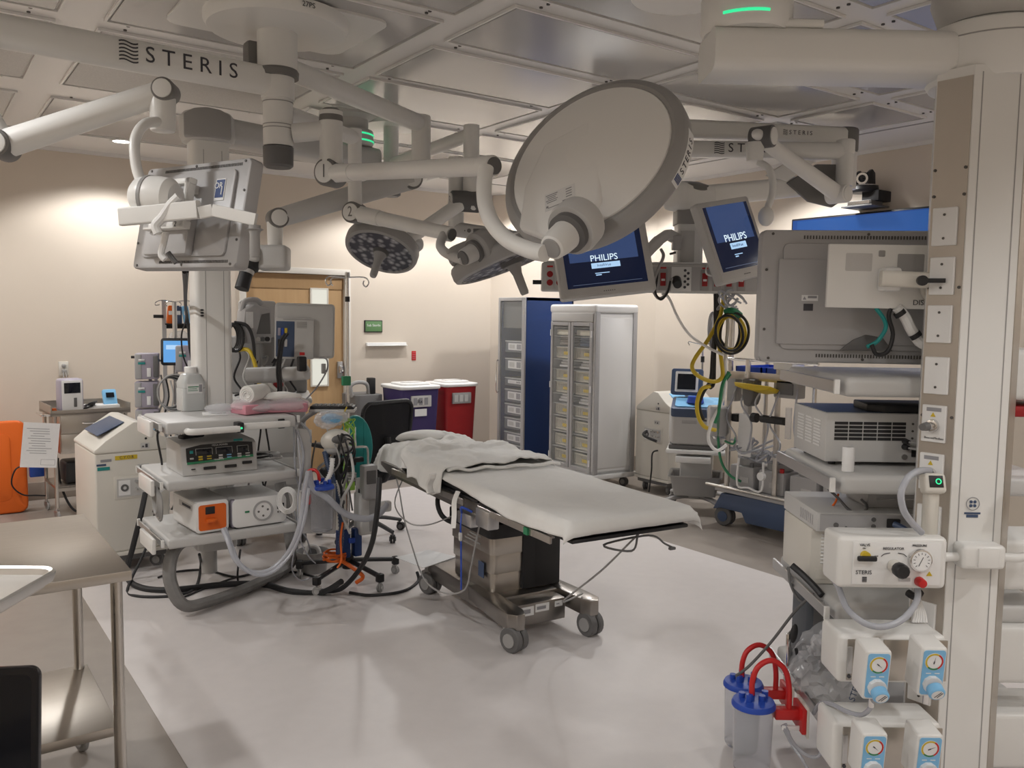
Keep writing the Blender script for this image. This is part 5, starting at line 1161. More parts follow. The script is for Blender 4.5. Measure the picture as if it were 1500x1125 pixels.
# clutter clamped to the stand
cm = thing('stand_clamp', 'black clamp cluster with coiled grey hose on the drip stand', 'clamp', (2.10, 4.60, .66))
MB().box((0, 0, .06), (.09, .06, .05), .012).box((.06, -.02, .07), (.06, .03, .03), .008).box((-.06, .01, .03), (.05, .05, .08), .012).cyl((0, 0, .0), (0, 0, .03), .02, n=14).build('clamp_body', 'black', cm)
for k in range(3): MB().lathe([(.026, -.004), (.033, -.004), (.033, .004), (.026, .004)], Matrix.Translation((.01, -.02, -.01-.014*k)) @ Matrix.Rotation(.15*k, 4, 'X'), 20).build('white_ring', 'lgrey', cm)
ps_ = thing('power_strip', 'cream power strip strapped upright to the drip stand', 'power strip', (2.045, 4.58, .30))
MB().box((0, 0, .17), (.055, .045, .30), .012, 3).build('body', 'cream', ps_)
for k in range(4): MB().cyl((0, -.022, .08+.055*k), (0, -.024, .08+.055*k), .017, n=16).build('socket', 'dgrey', ps_)
MB().box((.05, -.02, .28), (.06, .012, .05), .003).build('lime_tag', 'lime', ps_)
pu = thing('pump_unit', 'grey pump module hanging low on the drip stand', 'pump', (2.19, 4.56, .28))
MB().box((0, 0, .13), (.105, .10, .25), .014, 3).build('case', 'lgrey', pu); MB().box((.03, -.052, .12), (.05, .008, .19), .006).build('door', 'mgrey', pu); MB().cyl((-.02, 0, .255), (-.02, 0, .275), .022, n=18).build('cap', 'black', pu)
pu2 = thing('pump_module', 'taller grey pump module behind the drip stand', 'pump', (2.25, 4.68, .30)); MB().box((0, 0, .15), (.10, .08, .29), .012).build('case', 'lgrey', pu2); MB().box((0, -.042, .18), (.07, .006, .12), .004).build('window', 'mgrey', pu2)
wr = MB().tube([(.05, .02, .80), (.12, .03, .795), (.145, .04, .78), (.15, .04, .72), (.15, .04, .56)], .007, 10).tube([(.06, .02, .80), (.055, .02, .88), (.055, .02, .92)], .006, 8).build('steel_hook_arm', 'chrome', IV)
bp = thing('blue_clamp', 'dark blue plastic holder low on the drip stand', 'holder', (2.085, 4.57, .14))
MB().box((-.03, 0, .10), (.08, .05, .17), .01).box((.055, 0, .10), (.05, .06, .17), .01).build('body', 'navy', bp); MB().box((.01, -.03, .12), (.04, .02, .03), .004).build('latch', 'royal', bp)
oc = thing('coiled_cable', 'orange cable coiled on the stand base', 'cord', (2.0, 4.57, .125))
pts = [(.06*math.cos(i*.5)*(1+.15*math.sin(i*.23)), .05*math.sin(i*.5), .02+.03*math.sin(i*.31)**2+.0004*i) for i in range(70)]
MB().tube(pts, .006, 6, 2).tube([(.02, .0, .05), (.05, .02, .2), (.07, .03, .34), (.065, .04, .42)], .006, 6).tube([(.02, -.02, .03), (.06, -.10, .0), (.12, -.13, -.06), (.09, -.10, -.1)], .012, 6).build('coil', 'orange', oc)
bh = thing('corrugated_hose', 'clear corrugated breathing hose drooping past the drip stand', 'hose', (1.9, 4.5, .6))
MB().tube([atD(x, y, D) for x, y, D in ((452, 690, 4.5), (458, 715, 4.5), (480, 730, 4.5), (505, 752, 4.55), (535, 760, 4.6), (556, 752, 4.65), (566, 738, 4.7))], .018, 12).build('tubing', 'tubeclear', bh, True)
MB().box((0, 0, 0), (.08, .04, .06), .012).build('mouthpiece', 'lgrey', bh).location = bh.matrix_basis.inverted() @ atD(563, 742, 4.7)
mk = thing('breathing_mask', 'cream and charcoal ventilator mask head leaning at the drip stand', 'mask', tuple(atD(492, 668, 4.75)))
blob(MB(), (0, 0, .09), .075, .05, (1.15, .8, .85), 2, 3).build('shell', 'cream', mk)
MB().ball((.0, -.045, .10), .045, (1.1, .5, .62)).build('opening', 'dgrey', mk); blob(MB(), (.02, 0, .035), .075, .05, (1.2, .85, .42), 5, 3).build('lower_grip', 'mgrey', mk)
tl = thing('teal_pack', 'teal fabric pouch hanging behind the drip stand', 'pouch', (2.27, 4.86, .60))
MB(basis((0, 0, .16), (-.3, -1, 0))).prism([(.17*math.cos(a_)*(.62), .20*math.sin(a_)) for a_ in [2*PI*i/22 for i in range(22)]], -.03, .03, bev=.012).build('body', 'teal', tl)
for a_ in range(3): MB(basis((0, 0, .16), (-.3, -1, 0))).box((-.05+.05*a_, 0, .03), (.008, .32, .006), .002).build('seam', 'teal', tl)
ky = thing('keyboard_tray', 'grey tray with black keyboard on an arm before the drip stand', 'keyboard', tuple(atD(488, 600, 4.9)), -CY+.1)
MB().box((0, 0, 0), (.26, .15, .018), .005).build('tray', 'lgrey', ky); MB().box((0, 0, .017), (.25, .13, .016), .004).build('keyboard_base', 'black', ky)
for r_ in range(4):
    for c in range(9): MB().box((-.10+.025*c, -.045+.03*r_, .027), (.021, .024, .006), .002).build('key', 'dgrey', ky)
MB().tube([(-.1, .05, -.01), (-.2, .1, -.1), (-.22, .15, -.3)], .015, 10).build('arm', 'mgrey', ky)

# ---------------------------------------------------------------- office chair
OC = thing('office_chair', 'black mesh-back swivel chair between the drip stand and the bins', 'chair', (2.62, 5.50, 0), math.radians(195))
for i in range(5):
    a_ = math.radians(20+72*i); c_, s_ = math.cos(a_), math.sin(a_)
    MB().tube([(.02*c_, .02*s_, .13), (.16*c_, .16*s_, .115), (.31*c_, .31*s_, .078)], .026, 8, flat=.7, r1=.017).build('base_leg', 'black', OC)
    caster(OC, .31*c_, .31*s_, 0, .03, 'black', a_+.8, .016, hub='dgrey', plate=.075)
MB().cyl((0, 0, .10), (0, 0, .42), .028, n=16).build('gas_lift', 'black', OC)
MB().prism(rrect(.48, .47, .09), .42, .50, bev=.025).build('seat', 'softblack', OC)
b_ = MB()
bf = basis((0, .25, .74), (0, -1, .12))
fr_ = [(x, y) for x, y in rrect(.45, .50, .07)]
MB(bf).tube([(x, y, 0) for x, y in fr_]+[(fr_[0][0], fr_[0][1], 0)], .014, 8, smooth=False).build('back_frame', 'black', OC)
mat('mesh', (.012, .012, .014), .8, alpha=.88)
MB(bf).prism(rrect(.44, .49, .07), -.002, .002).build('back_mesh', 'mesh', OC)
MB().tube([(0, .12, .42), (0, .25, .45), (0, .285, .6), (0, .27, .74)], .022, 10).build('back_stem', 'black', OC)
for sg in (-1, 1):
    MB().tube([(sg*.24, .0, .44), (sg*.30, .0, .47), (sg*.30, 0, .66)], .016, 10).build('arm_post', 'black', OC); MB().box((sg*.30, -.02, .68), (.08, .25, .03), .012, 3).build('armrest', 'black', OC)

# ---------------------------------------------------------------- bins
def bin_(name, label, x, y, w, d, h, m, rz=0., lid='whitecool'):
    t = thing(name, label, 'bin', (x, y, 0), rz, group='lidded waste bins')
    MB().prism(rrect(w*.86, d*.86, .03), .0, .06).build('base', 'black', t)
    b = bmesh.new(); lo = [b.verts.new((*p, .04)) for p in rrect(w*.80, d*.80, .03)]; hi = [b.verts.new((*p, h)) for p in rrect(w*.96, d*.96, .035)]; k = len(lo)
    b.faces.new(lo[::-1]); b.faces.new(hi)
    for i in range(k): b.faces.new((lo[i], lo[(i+1) % k], hi[(i+1) % k], hi[i]))
    mb = MB(); mb._add(b); mb.build('tub', m, t)
    l = MB().prism(rrect(w*1.04, d*1.06, .05), h, h+.035, bev=.012, seg=3).prism(rrect(w*.72, d*.70, .05), h+.03, h+.055, bev=.01).build('lid', lid, t)
    MB().bx(-.10, .10, -.06, .03, h+.054, h+.060, .004).build('lid_flap', 'lgrey', l)
    MB().bx(-.11, .11, -d*.47-.02, -d*.45, h-.17, h-.06, .004).build('bin_label', 'lgrey' if m != 'red' else 'mgrey', t)
    for i in range(3): MB().bx(-.09+.06*i, -.05+.06*i, -d*.47-.022, -d*.47-.02, h-.15, h-.08).build('label_print', 'inkgrey' if m != 'red' else 'lgrey', t)
    return t
pb_ = bin_('purple_bin', 'purple waste bin with white lid by the wall', 4.06, 7.42, .44, .44, .86, 'purple')
txt(pb_, 'Rx', basis((-.02, -.2315, .745), FN), .05, 'ink'); MB().bx(-.07, .06, -.222, -.216, .60, .67).build('paper_label', 'paper', pb_)
rb_ = bin_('red_bin', 'dark red waste bin with white lid by the wall', 4.58, 7.50, .40, .42, .86, 'red')
gb_ = thing('grey_bin', 'grey open wheeled bin with handle left of the purple bin', 'bin', (3.66, 7.68, 0)); 
MB().prism(rrect(.30, .36, .05), .05, .80, bev=.01).build('tub', 'dgrey', gb_); MB().tube([(-.15, -.1, .78), (-.17, -.1, .88), (-.10, -.1, .92), (.0, -.1, .90), (.03, -.1, .80)], .02, 8).build('handle', 'mgrey', gb_); MB().bx(.02, .09, -.12, -.05, .80, .96, .008).build('black_post', 'black', gb_)
for sx in (-.1, .1):
    for sy in (-.12, .12): caster(gb_, sx, sy, 0, .024, plate=.06)

# ---------------------------------------------------------------- cabinets
BC = thing('blue_cabinet', 'tall navy blue cabinet with glass door full of labelled clear bins', 'cabinet', (5.02, 6.80, 0))
cw, cd_, chh = .46, .60, 1.77      # opening faces -x ; y 0..cw ; x 0..cd
c_ = MB().bx(0, cd_, 0, .02, .06, chh, .002, 1).bx(0, cd_, cw-.02, cw, .06, chh, .002, 1).bx(cd_-.02, cd_, 0, cw, .06, chh).bx(0, cd_, 0, cw, chh-.03, chh).bx(0, cd_, 0, cw, .06, .09).build('carcass', 'navy', BC)
MB().bx(.03, .035, .02, cw-.02, 1.46, chh-.03).build('blank_panel', 'dgrey', BC)
dg = MB().bx(-.022, -.002, 0, .05, .07, chh, .003, 1).bx(-.022, -.002, cw-.035, cw, .07, chh, .003, 1).bx(-.022, -.002, .05, cw-.035, chh-.035, chh, .003, 1).bx(-.022, -.002, .05, cw-.035, .07, .10, .003, 1).build('door_frame', 'silvergrey', BC)
MB().bx(-.014, -.010, .05, cw-.035, .1, chh-.035).build('door_glass', 'glass', dg)
MB().tube([(-.022, cw-.02, .80), (-.05, cw-.02, .82), (-.05, cw-.02, 1.10), (-.022, cw-.02, 1.12)], .007, 8).build('door_handle', 'chrome', dg)
for z in (.2, 1.60): MB().bx(-.026, -.018, .0, .012, z, z+.05).build('hinge', 'chrome', dg)
for x in (.06, cd_-.06):
    for y in (.06, cw-.06): caster(BC, x, y, 0, .024, plate=.065)
zs = (.12, .27, .415, .56, .70, .865, 1.02, 1.21)
hs = (.14, .115, .12, .12, .13, .085, .13, .12)
for i, (z, hh) in enumerate(zip(zs, hs)):
    t = thing('storage_bin', '%s in the navy cabinet' % ('lowest clear bin without label', 'second labelled clear bin from below', 'third labelled clear bin from below', 'fourth labelled clear bin from below', 'fifth clear bin from below, filled high', 'shallow clear bin third from the top', 'second clear bin from the top', 'topmost clear bin')[i], 'bin', (5.04, 6.83, z), group='clear bins in the navy cabinet')
    MB().bx(.03, .48, .005, .40, 0, .004).bx(.03, .034, .005, .40, 0, hh).bx(.03, .48, .005, .009, 0, hh).bx(.03, .48, .396, .40, 0, hh).build('tray', 'plasticgrey', t)
    MB().bx(.028, .05, .0, .405, hh-.012, hh, .003).build('rim', 'lgrey', t)
    if i: lb_ = MB().bx(.026, .029, .10, .34, .025, hh-.025).build('label', 'paper', t); MB().bx(.0245, .0262, .12, .19, .035, hh-.035).build('bar_code', 'inkgrey', lb_); MB().bx(.0245, .0262, .23, .32, .04, hh-.04).build('printing', 'lgrey', lb_)
    rr = random.Random(i); g = MB()
    MB().box((.22, .20, hh*.45), (.34, .34, hh*.75), .02).build('contents', ('slateblue', 'lgrey', 'whitecool', 'silvergrey', 'whitecool', 'mgrey', 'lgrey', 'whitecool')[i], t)
WC = thing('supply_cabinet', 'white and grey wheeled supply cabinet with glass doors and wire-style baskets', 'cabinet', (5.05, 5.80, 0), math.radians(-4))
ww, wd_, wh = .70, .48, 1.70
MB().bx(.0, wd_, 0, .02, .14, wh-.03).bx(0, wd_, ww-.02, ww, .14, wh-.03).bx(wd_-.02, wd_, 0, ww, .14, wh-.03).bx(0, wd_, 0, ww, .14, .17).bx(0, wd_, 0, ww, wh-.09, wh-.05).build('carcass', 'whitecool', WC)
MB().bx(.05, wd_-.05, -.008, 0, .20, wh-.12, .004).build('side_panel', 'whitecool', WC)
for x in (0, wd_-.05): MB().bx(x, x+.05, -.016, .0, .14, wh-.06, .006).build('corner_post', 'silvergrey', WC)
MB().bx(-.01, wd_+.01, -.02, ww+.02, wh-.08, wh, .025, 3).build('top', 'whitecool', WC); MB().bx(-.03, wd_+.03, -.03, ww+.03, .10, .145, .012).build('bumper', 'whitecool', WC)
MB().bx(-.014, 0, .02, ww-.02, wh-.16, wh-.085, .004).build('fascia', 'lgrey', WC)
for k, (y0, y1) in enumerate(((.02, ww/2-.005), (ww/2+.005, ww-.02))):
    f = MB().bx(-.02, 0, y0, y0+.035, .16, wh-.165, .003, 1).bx(-.02, 0, y1-.035, y1, .16, wh-.165, .003, 1).bx(-.02, 0, y0+.035, y1-.035, .16, .195, .003, 1).bx(-.02, 0, y0+.035, y1-.035, wh-.20, wh-.165, .003, 1).build('door_frame', 'silvergrey', WC)
    MB().bx(-.012, -.008, y0+.035, y1-.035, .195, wh-.2).build('door_glass', 'glass', f)
    for z in (.22, .9, 1.4): MB().bx(-.026, -.016, y1-.012 if k else y0, y1 if k else y0+.012, z, z+.06).build('hinge', 'whitecool', f)
for x in (.06, wd_-.06):
    for y in (.06, ww-.06): caster(WC, x, y, 0, .042, 'dgrey', .4, .02, plate=.11)
mat('basket', (.74, .70, .58), .5); mat('shadefill', (.10, .09, .075), .8)  # the second is a dark colour standing for shade inside cabinet and baskets
MB().bx(wd_-.03, wd_-.02, .02, ww-.02, .17, wh-.09).build('shade_back', 'shadefill', WC)  # dark sheet that paints the shade at the back of the cabinet
def basket(x, y, z, w, d, h, lab):
    t = thing('supply_basket', lab, 'basket', M=WC.matrix_basis @ Matrix.Translation((x, y, z)), group='cream slotted baskets in the supply cabinet')
    g = MB().bx(0, .006, 0, w, h-.016, h, .002, 1).bx(0, .006, 0, w, 0, .016, .002, 1)
    for i in range(13): g.bx(0, .006, w*i/13+.004, w*i/13+.013, .01, h-.01)
    g.bx(0, d, 0, .006, 0, h).bx(0, d, w-.006, w, 0, h).bx(0, d, 0, w, 0, .006); g.build('frame', 'basket', t)
    MB().bx(-.003, .0, w*.25, w*.55, h*.30, h*.58).build('tag', 'yellow', t); MB().bx(.016, d-.02, .012, w-.012, .008, h-.02).build('contents', 'shadefill', t)  # the dark block inside paints the shade seen between the slats
    return t
rowsB = ((.20, .11), (.35, .11), (.50, .11), (.65, .10), (.86, .10), (.98, .10), (1.19, .11))
names = ('lowest', 'second lowest', 'third lowest', 'middle', 'third highest', 'second highest', 'highest')
for k, y in enumerate((.045, ww/2+.02)):
    for i, (z, h) in enumerate(rowsB):
        basket(.03, y, z, ww/2-.075, .40, h, '%s cream basket behind the %s glass door of the supply cabinet' % (names[i], 'right' if k == 0 else 'left'))
    for j, z in enumerate((.765, 1.095)):
        t = thing('wrapped_supplies', '%s bundle of white wrapped packs behind the %s cabinet door' % (('lower', 'upper')[j], 'right' if k == 0 else 'left'), 'packs', M=WC.matrix_basis @ Matrix.Translation((.05, y+.01, z)), group='white packs in the supply cabinet')
        for q in range(3): MB().box((.10+.01*q, .12, .02+.026*q), (.22, .22-.02*q, .024), .008).build('pack', 'paper', t)
    t = thing('blue_packs' if k == 0 else 'brown_packs', 'stack of folded blue cloth packs in the supply cabinet' if k == 0 else 'stack of brown packs in the supply cabinet', 'packs', M=WC.matrix_basis @ Matrix.Translation((.05, y+.01, 1.31)))
    for q in range(4): MB().box((.12, .12, .016+.03*q), (.26, .23-.01*q, .028), .008).build('pack', 'slateblue' if k == 0 else 'base', t)
    for z in (1.45, 1.535): 
        t = thing('cabinet_tray', '%s flat cream tray behind the %s cabinet door' % ('lower' if z < 1.5 else 'upper', 'right' if k == 0 else 'left'), 'tray', M=WC.matrix_basis @ Matrix.Translation((.03, y, z-.04)), group='flat trays in the supply cabinet')
        MB().bx(0, .40, 0, ww/2-.075, 0, .006).bx(0, .006, 0, ww/2-.075, 0, .05).build('tray', 'basket', t)
    for z in (.19, .34, .49, .64, .755, .85, .97, 1.085, 1.18, 1.30, 1.40, 1.485): MB().bx(.0, .45, y-.02, y+ww/2-.055, z-.004, z).build('runner', 'lgrey', WC)
# ---------------------------------------------------------------- instruments on the left boom
def dev(name, label, cat, x, y, z, rz=0., group=None): return thing(name, label, cat, (x, y, z), rz, group)
e = dev('electrosurgical_unit', 'grey electrosurgical generator with black and green front panel', 'instrument', 1.15, 4.56, .731)
MB(basis((0, 0, 0), (1, 0, 0))).prism([(0, 0), (.34, 0), (.34, .17), (.06, .165), (.03, .15)], 0, .40, bev=.008).build('case', 'lgrey', e)
FE = basis((.20, .0155, .105), (0, -.98, .2))
pn = MB(FE).prism([(-.175, -.035), (.175, -.02), (.175, .05), (.10, .058), (-.10, .054), (-.175, .04)], -.002, .006).build('display_panel', 'black', e)
MB(FE).prism([(-.175, -.047), (.175, -.032), (.175, -.018), (0, -.03), (-.175, -.034)], .004, .0072).build('green_strip', 'green', e)
for i, (x, w_) in enumerate(((-.085, .085), (.02, .085), (.12, .06))):
    d_ = MB(FE).box((x, .015, .007), (w_, .032, .003), .001).build('digit_window', 'screendark', pn)
    MB(FE).box((x, .033, .0075), (w_, .0015, .002)).box((x-w_/2, .016, .0075), (.0015, .034, .002)).box((x+w_/2, .016, .0075), (.0015, .034, .002)).build('window_outline', 'lgrey', d_)
    for k in range(2):
        MB(FE).box((x-.02, -.010-.013*k, .007), (.022, .009, .003), .002).build('up_down_key', ('yellow', 'lgrey', 'lgrey')[i], pn)
        MB(FE).box((x+.025, -.010-.013*k, .007), (.024, .006, .003), .001).build('mode_key', ('yellow', 'skyblue', 'lgrey')[i], pn)
MB(FE).box((-.15, .018, .007), (.018, .016, .003), .002).build('start_key', 'teal', pn); MB(FE).box((-.15, -.016, .007), (.020, .009, .003), .003).build('oval_key', 'lgrey', pn)
txt(pn, 'MEGA POWER', FE @ Matrix.Translation((.0, .046, .0068)), .013, 'lgrey'); txt(pn, 'MEGADYNE', FE @ Matrix.Translation((-.01, -.031, .0075)), .010, 'paper')
MB(FE).box((.10, .066, .004), (.05, .012, .003), .003).build('teal_sticker', 'teal', pn)
for x, w_, m in ((-.06, .062, 'black'), (.05, .062, 'black'), (.14, .05, 'black'), (-.145, .02, 'black')): MB(FE).prism(rrect(w_, .016 if w_ > .03 else .006, .003), -.004, .008, Matrix.Translation((x, -.072+.012*(x > .1), 0))).build('socket', m, e)
MB(T(.1, .2, .172, .4)).box((0, 0, .012), (.14, .05, .022), .008).build('pen_handle', 'black', e)
i_ = dev('shaver_console', 'white console with bright orange front on the bottom shelf', 'instrument', 1.19, 4.475, .431, math.radians(4))
MB(basis((0, 0, 0), (0, -1, 0))).prism(rrect(.175, .165, .02, cx=.0875, cy=.09), -.36, 0, bev=.004).build('case', 'whitecool', i_)
MB(basis((0, 0, 0), (0, -1, 0))).prism(rrect(.145, .135, .014, cx=.0875, cy=.088), -.01, .003).build('front_panel', 'orange', i_)
MB().bx(.05, .10, -.006, .0, .105, .145, .003).build('socket', 'black', i_); MB().box((.075, -.02, .075), (.05, .03, .018), .004).build('plug', 'orange', i_); MB().bx(0, .175, .01, .35, .168, .174, .003).build('lid', 'lgrey', i_)
lb = MB().bx(-.0015, .0, .05, .25, .12, .15).build('side_label', 'lgrey', i_); MB().bx(-.0025, -.0014, .07, .20, .128, .142).build('bar_code', 'ink', lb)
l_ = dev('pump_console', 'light grey console with round dial on the bottom shelf', 'instrument', 1.385, 4.485, .431, math.radians(2))
MB(basis((0, 0, 0), (0, -1, 0))).prism(rrect(.30, .155, .03, cx=.15, cy=.085), -.34, 0, bev=.004).build('case', 'whitecool', l_); MB().bx(-.002, .302, .012, .05, .01, .16, .008).build('side_band', 'lilac', l_)
MB(basis((.165, -.001, .085), (0, -1, 0))).lathe([(.046, 0), (.056, 0), (.056, .006), (.046, .006)], n=32).build('dial_ring', 'silvergrey', l_); dl = MB(basis((.165, -.001, .085), (0, -1, 0))).lathe([(0, .004), (.045, .004)], n=32).build('dial', 'paper', l_)
for a_ in range(4): MB(basis((.165+.026*math.cos(a_*1.5+.2), -.004, .085+.026*math.sin(a_*1.5+.2)), (0, -1, 0))).cyl((0, 0, 0), (0, 0, .003), .006, n=10).build('dial_stud', 'dgrey', dl)
MB().bx(.245, .285, -.003, 0, .085, .115, .001).build('display', 'screendark', l_); MB().bx(.065, .09, -.003, .0, .085, .095, .002).build('green_key', 'green', l_)
for k in range(3): MB(basis((.25+.015*k, -.001, .068), (0, -1, 0))).cyl((0, 0, 0), (0, 0, .003), .005, n=10).build('button', 'dgrey', l_)
for x, y in ((.03, .03), (.27, .03), (.03, .3), (.27, .3)): MB().cyl((x, y, 0), (x, y, .012), .01, n=10).build('foot', 'black', l_)
jp = atz(281, 602, 1.031)
j = dev('fluid_jug', 'translucent white jug with square shoulders on the top shelf', 'jug', jp.x+.01, jp.y+.05, 1.031, .1)
mat('jugplastic', (.72, .74, .74), .35, trans=.35)
b = MB(); b.prism(rrect(.135, .125, .025), 0, .13, bev=.008).build('body', 'jugplastic', j)
q = bmesh.new(); 
rings = [(rrect(.13, .12, .025), .13), (rrect(.135, .125, .03), .16), (rrect(.10, .09, .03), .205), (rrect(.06, .06, .028), .215)]
vs = [[q.verts.new((x, y, z)) for x, y in r] for r, z in rings]
for a_, c in zip(vs, vs[1:]):
    for i in range(len(a_)): q.faces.new((a_[i], a_[(i+1) % len(a_)], c[(i+1) % len(a_)], c[i]))
q.faces.new(vs[-1]); mb = MB(); mb._add(q); mb.build('shoulder', 'jugplastic', j)
MB().cyl((0, 0, .21), (0, 0, .248), .034, n=22, bev=.004).build('cap', 'whitecool', j)
lb = MB().bx(-.045, .045, -.0645, -.0625, .10, .155).build('label', 'paper', j); MB().bx(-.04, .02, -.066, -.0645, .135, .140).bx(-.04, .01, -.066, -.0645, .125, .128).bx(-.04, .015, -.066, -.0645, .115, .118).build('label_print', 'green', lb, stuff=True); MB().bx(.022, .04, -.066, -.0645, .108, .15).build('bar_code', 'inkgrey', lb)
bp_ = atz(327, 608, 1.031); bg = dev('clear_pack', 'clear blister pack with clear mask inside, on the top shelf', 'pack', bp_.x, bp_.y+.05, 1.031, -.1)
MB().prism([(-.10, -.05), (.10, -.06), (.085, .06), (-.08, .10)], 0, .004).build('backing', 'paper', bg); blob(MB(), (0, .01, .032), .06, .12, (1.25, .9, .52), 8).build('blister', 'film', bg); MB().tube([(-.04, 0, .03), (0, .02, .05), (.04, 0, .03), (.01, -.03, .025), (-.04, 0, .03)], .008, 8).build('mask_part', 'plasticclear', bg)
pk = atz(400, 606, 1.031)
for k, (dx, dy, rz, sc_, lab) in enumerate(((-.085, .07, .35, 1.0, 'pink tray pack in clear wrap under the rolled towel'), (.10, .05, -.25, 1.05, 'pink tray pack in clear wrap at the right end of the top shelf'))):
    t = dev('pink_pack', lab, 'pack', pk.x+dx, pk.y+dy, 1.031, rz, 'pink wrapped packs on the boom')
    MB().prism([(-.11*sc_, -.07), (.10*sc_, -.08), (.12*sc_, .06), (-.10*sc_, .08)], 0.003, .055, bev=.012).build('tray', 'pink', t)
    blob(MB(), (0, 0, .042), .10, .25, (1.35*sc_, .95, .40), 20+k, 4).build('wrap', 'film', t, ang=15)
tw = dev('rolled_towel', 'rolled white towel lying on the pink packs', 'towel', pk.x-.09, pk.y+.07, 1.09, -.9)
sp = []
for i in range(60):
    a_ = i/59*2*PI*3.2; r_ = .012+.034*i/59; sp.append((r_*math.cos(a_), r_*math.sin(a_)))
MB(basis((0, 0, .05), (0, -1, 0))).lathe([(0, -.11), (.046, -.11), (.05, -.10), (.05, .05), (.046, .058), (0, .05)], n=26).build('roll', 'sheet', tw)
MB(basis((0, 0, .05), (0, -1, 0))).tube([(x, y, .056) for x, y in sp], .004, 5, 1, smooth=False).build('spiral_edge', 'sheet', tw)
gv = dev('white_glove_pack', 'limp white cloth bundle on the right pink pack', 'cloth', pk.x+.08, pk.y+.07, 1.098, -.2); blob(MB(), (0, 0, .022), .075, .25, (1.35, .62, .33), 31, 3).build('bundle', 'sheet', gv, ang=180)
# cables of the left boom hanging down behind the shelves
lcb = thing('boom_cables', 'black and grey cables hanging behind the shelves of the left boom', 'cables', (1.45, 4.9, .5))
rn = random.Random(4)
for k in range(9):
    x = 1.16+.075*k; y = 4.98+.03*rn.uniform(-1, 1)
    MB().tube([(x, y, 1.0-.02*k % .1), (x+rn.uniform(-.04, .04), y+.03, .9), (x+rn.uniform(-.06, .06), y+.02, .72), (x+rn.uniform(-.05, .05), y+.03, .58), (x+rn.uniform(-.08, .08), y, .47)], .006, 6).build('cable', ('black', 'dgrey', 'mgrey', 'black')[k % 4], lcb, True)
MB().tube([(1.75, 4.5, .95), (1.78, 4.48, .8), (1.76, 4.5, .62), (1.8, 4.52, .7), (1.83, 4.5, .9), (1.78, 4.52, .98)], .007, 6).tube([(1.74, 4.52, .96), (1.74, 4.5, .7), (1.78, 4.5, .6), (1.8, 4.55, .78), (1.76, 4.55, .94)], .005, 6).build('tubing', 'tubeclear', lcb, True)
MB().prism([(-.03, 0), (.04, .0), (.05, .32), (-.03, .33)], 0, .012, basis((1.79, 4.52, .62), (-.3, -1, 0)), bev=.003).build('clear_sleeve', 'lgrey', lcb, True)
for k in range(4): MB().tube([(1.02-.004*k, 4.5+.05*math.cos(a_)+.01*k, .60+.07*math.sin(a_)+.01*k) for a_ in [2*PI*i/16 for i in range(17)]], .007, 6).build('grey_loop', 'mgrey', lcb, True)
ct_ = thing('suction_tube', 'flat clear tube sagging from the orange console to the canister', 'tube', (1.3, 4.4, .2))
MB().tube([atD(x, y, D) for x, y, D in ((327, 775, 4.3), (335, 795, 4.25), (345, 820, 4.22), (368, 838, 4.22), (398, 834, 4.25), (425, 805, 4.3), (440, 765, 4.35), (446, 720, 4.4), (452, 690, 4.42))], .013, 10).tube([atD(x, y, D) for x, y, D in ((330, 773, 4.3), (340, 800, 4.25), (352, 826, 4.21), (375, 842, 4.21), (402, 836, 4.24), (430, 805, 4.3), (446, 760, 4.35), (452, 715, 4.4))], .009, 8).build('tubing', 'tubeclear', ct_, True)
t, hg_, r_ = canister(471, 712, 4.55, .07, .245, 'blue lidded suction canister with red holder beside the drip stand', group='blue lidded suction canisters')
MB().tube([(-.01, -.01, hg_+.03), (-.015, -.012, hg_+.07), (-.04, -.005, hg_+.09), (-.075, 0, hg_+.07), (-.085, .0, hg_-.03)], .009, 10).build('red_tube', 'brightred', t)
MB().bx(-.12, -.06, -.02, .02, hg_-.10, hg_-.05, .004).build('wall_bracket', 'brightred', t); MB().bx(-.125, -.105, -.03, .03, hg_-.22, hg_-.03, .003).build('bracket_plate', 'lgrey', t)
MB().bx(-.125, .06, .06, .08, hg_-.28, hg_+.0, .004).build('holder_frame', 'silvergrey', t)
gr = atz(458, 836, 0); t = dev('grey_tub', 'small round grey tub on the floor by the boom', 'tub', gr.x, gr.y, .0)
MB().lathe([(0, .004), (.085, .004), (.10, .13), (.094, .13), (.08, .01), (0, .008)], n=28).build('tub', 'mgrey', t); MB().tube([(-.05, 0, .1), (-.02, .02, .15), (.03, 0, .14), (.04, -.02, .09)], .014, 8).build('white_fitting', 'whitecool', t); MB().tube([(-.02, -.02, .12), (-.06, -.06, .22), (-.12, -.08, .32), (-.14, -.04, .45)], .005, 6).build('thin_tube', 'tubeclear', t)
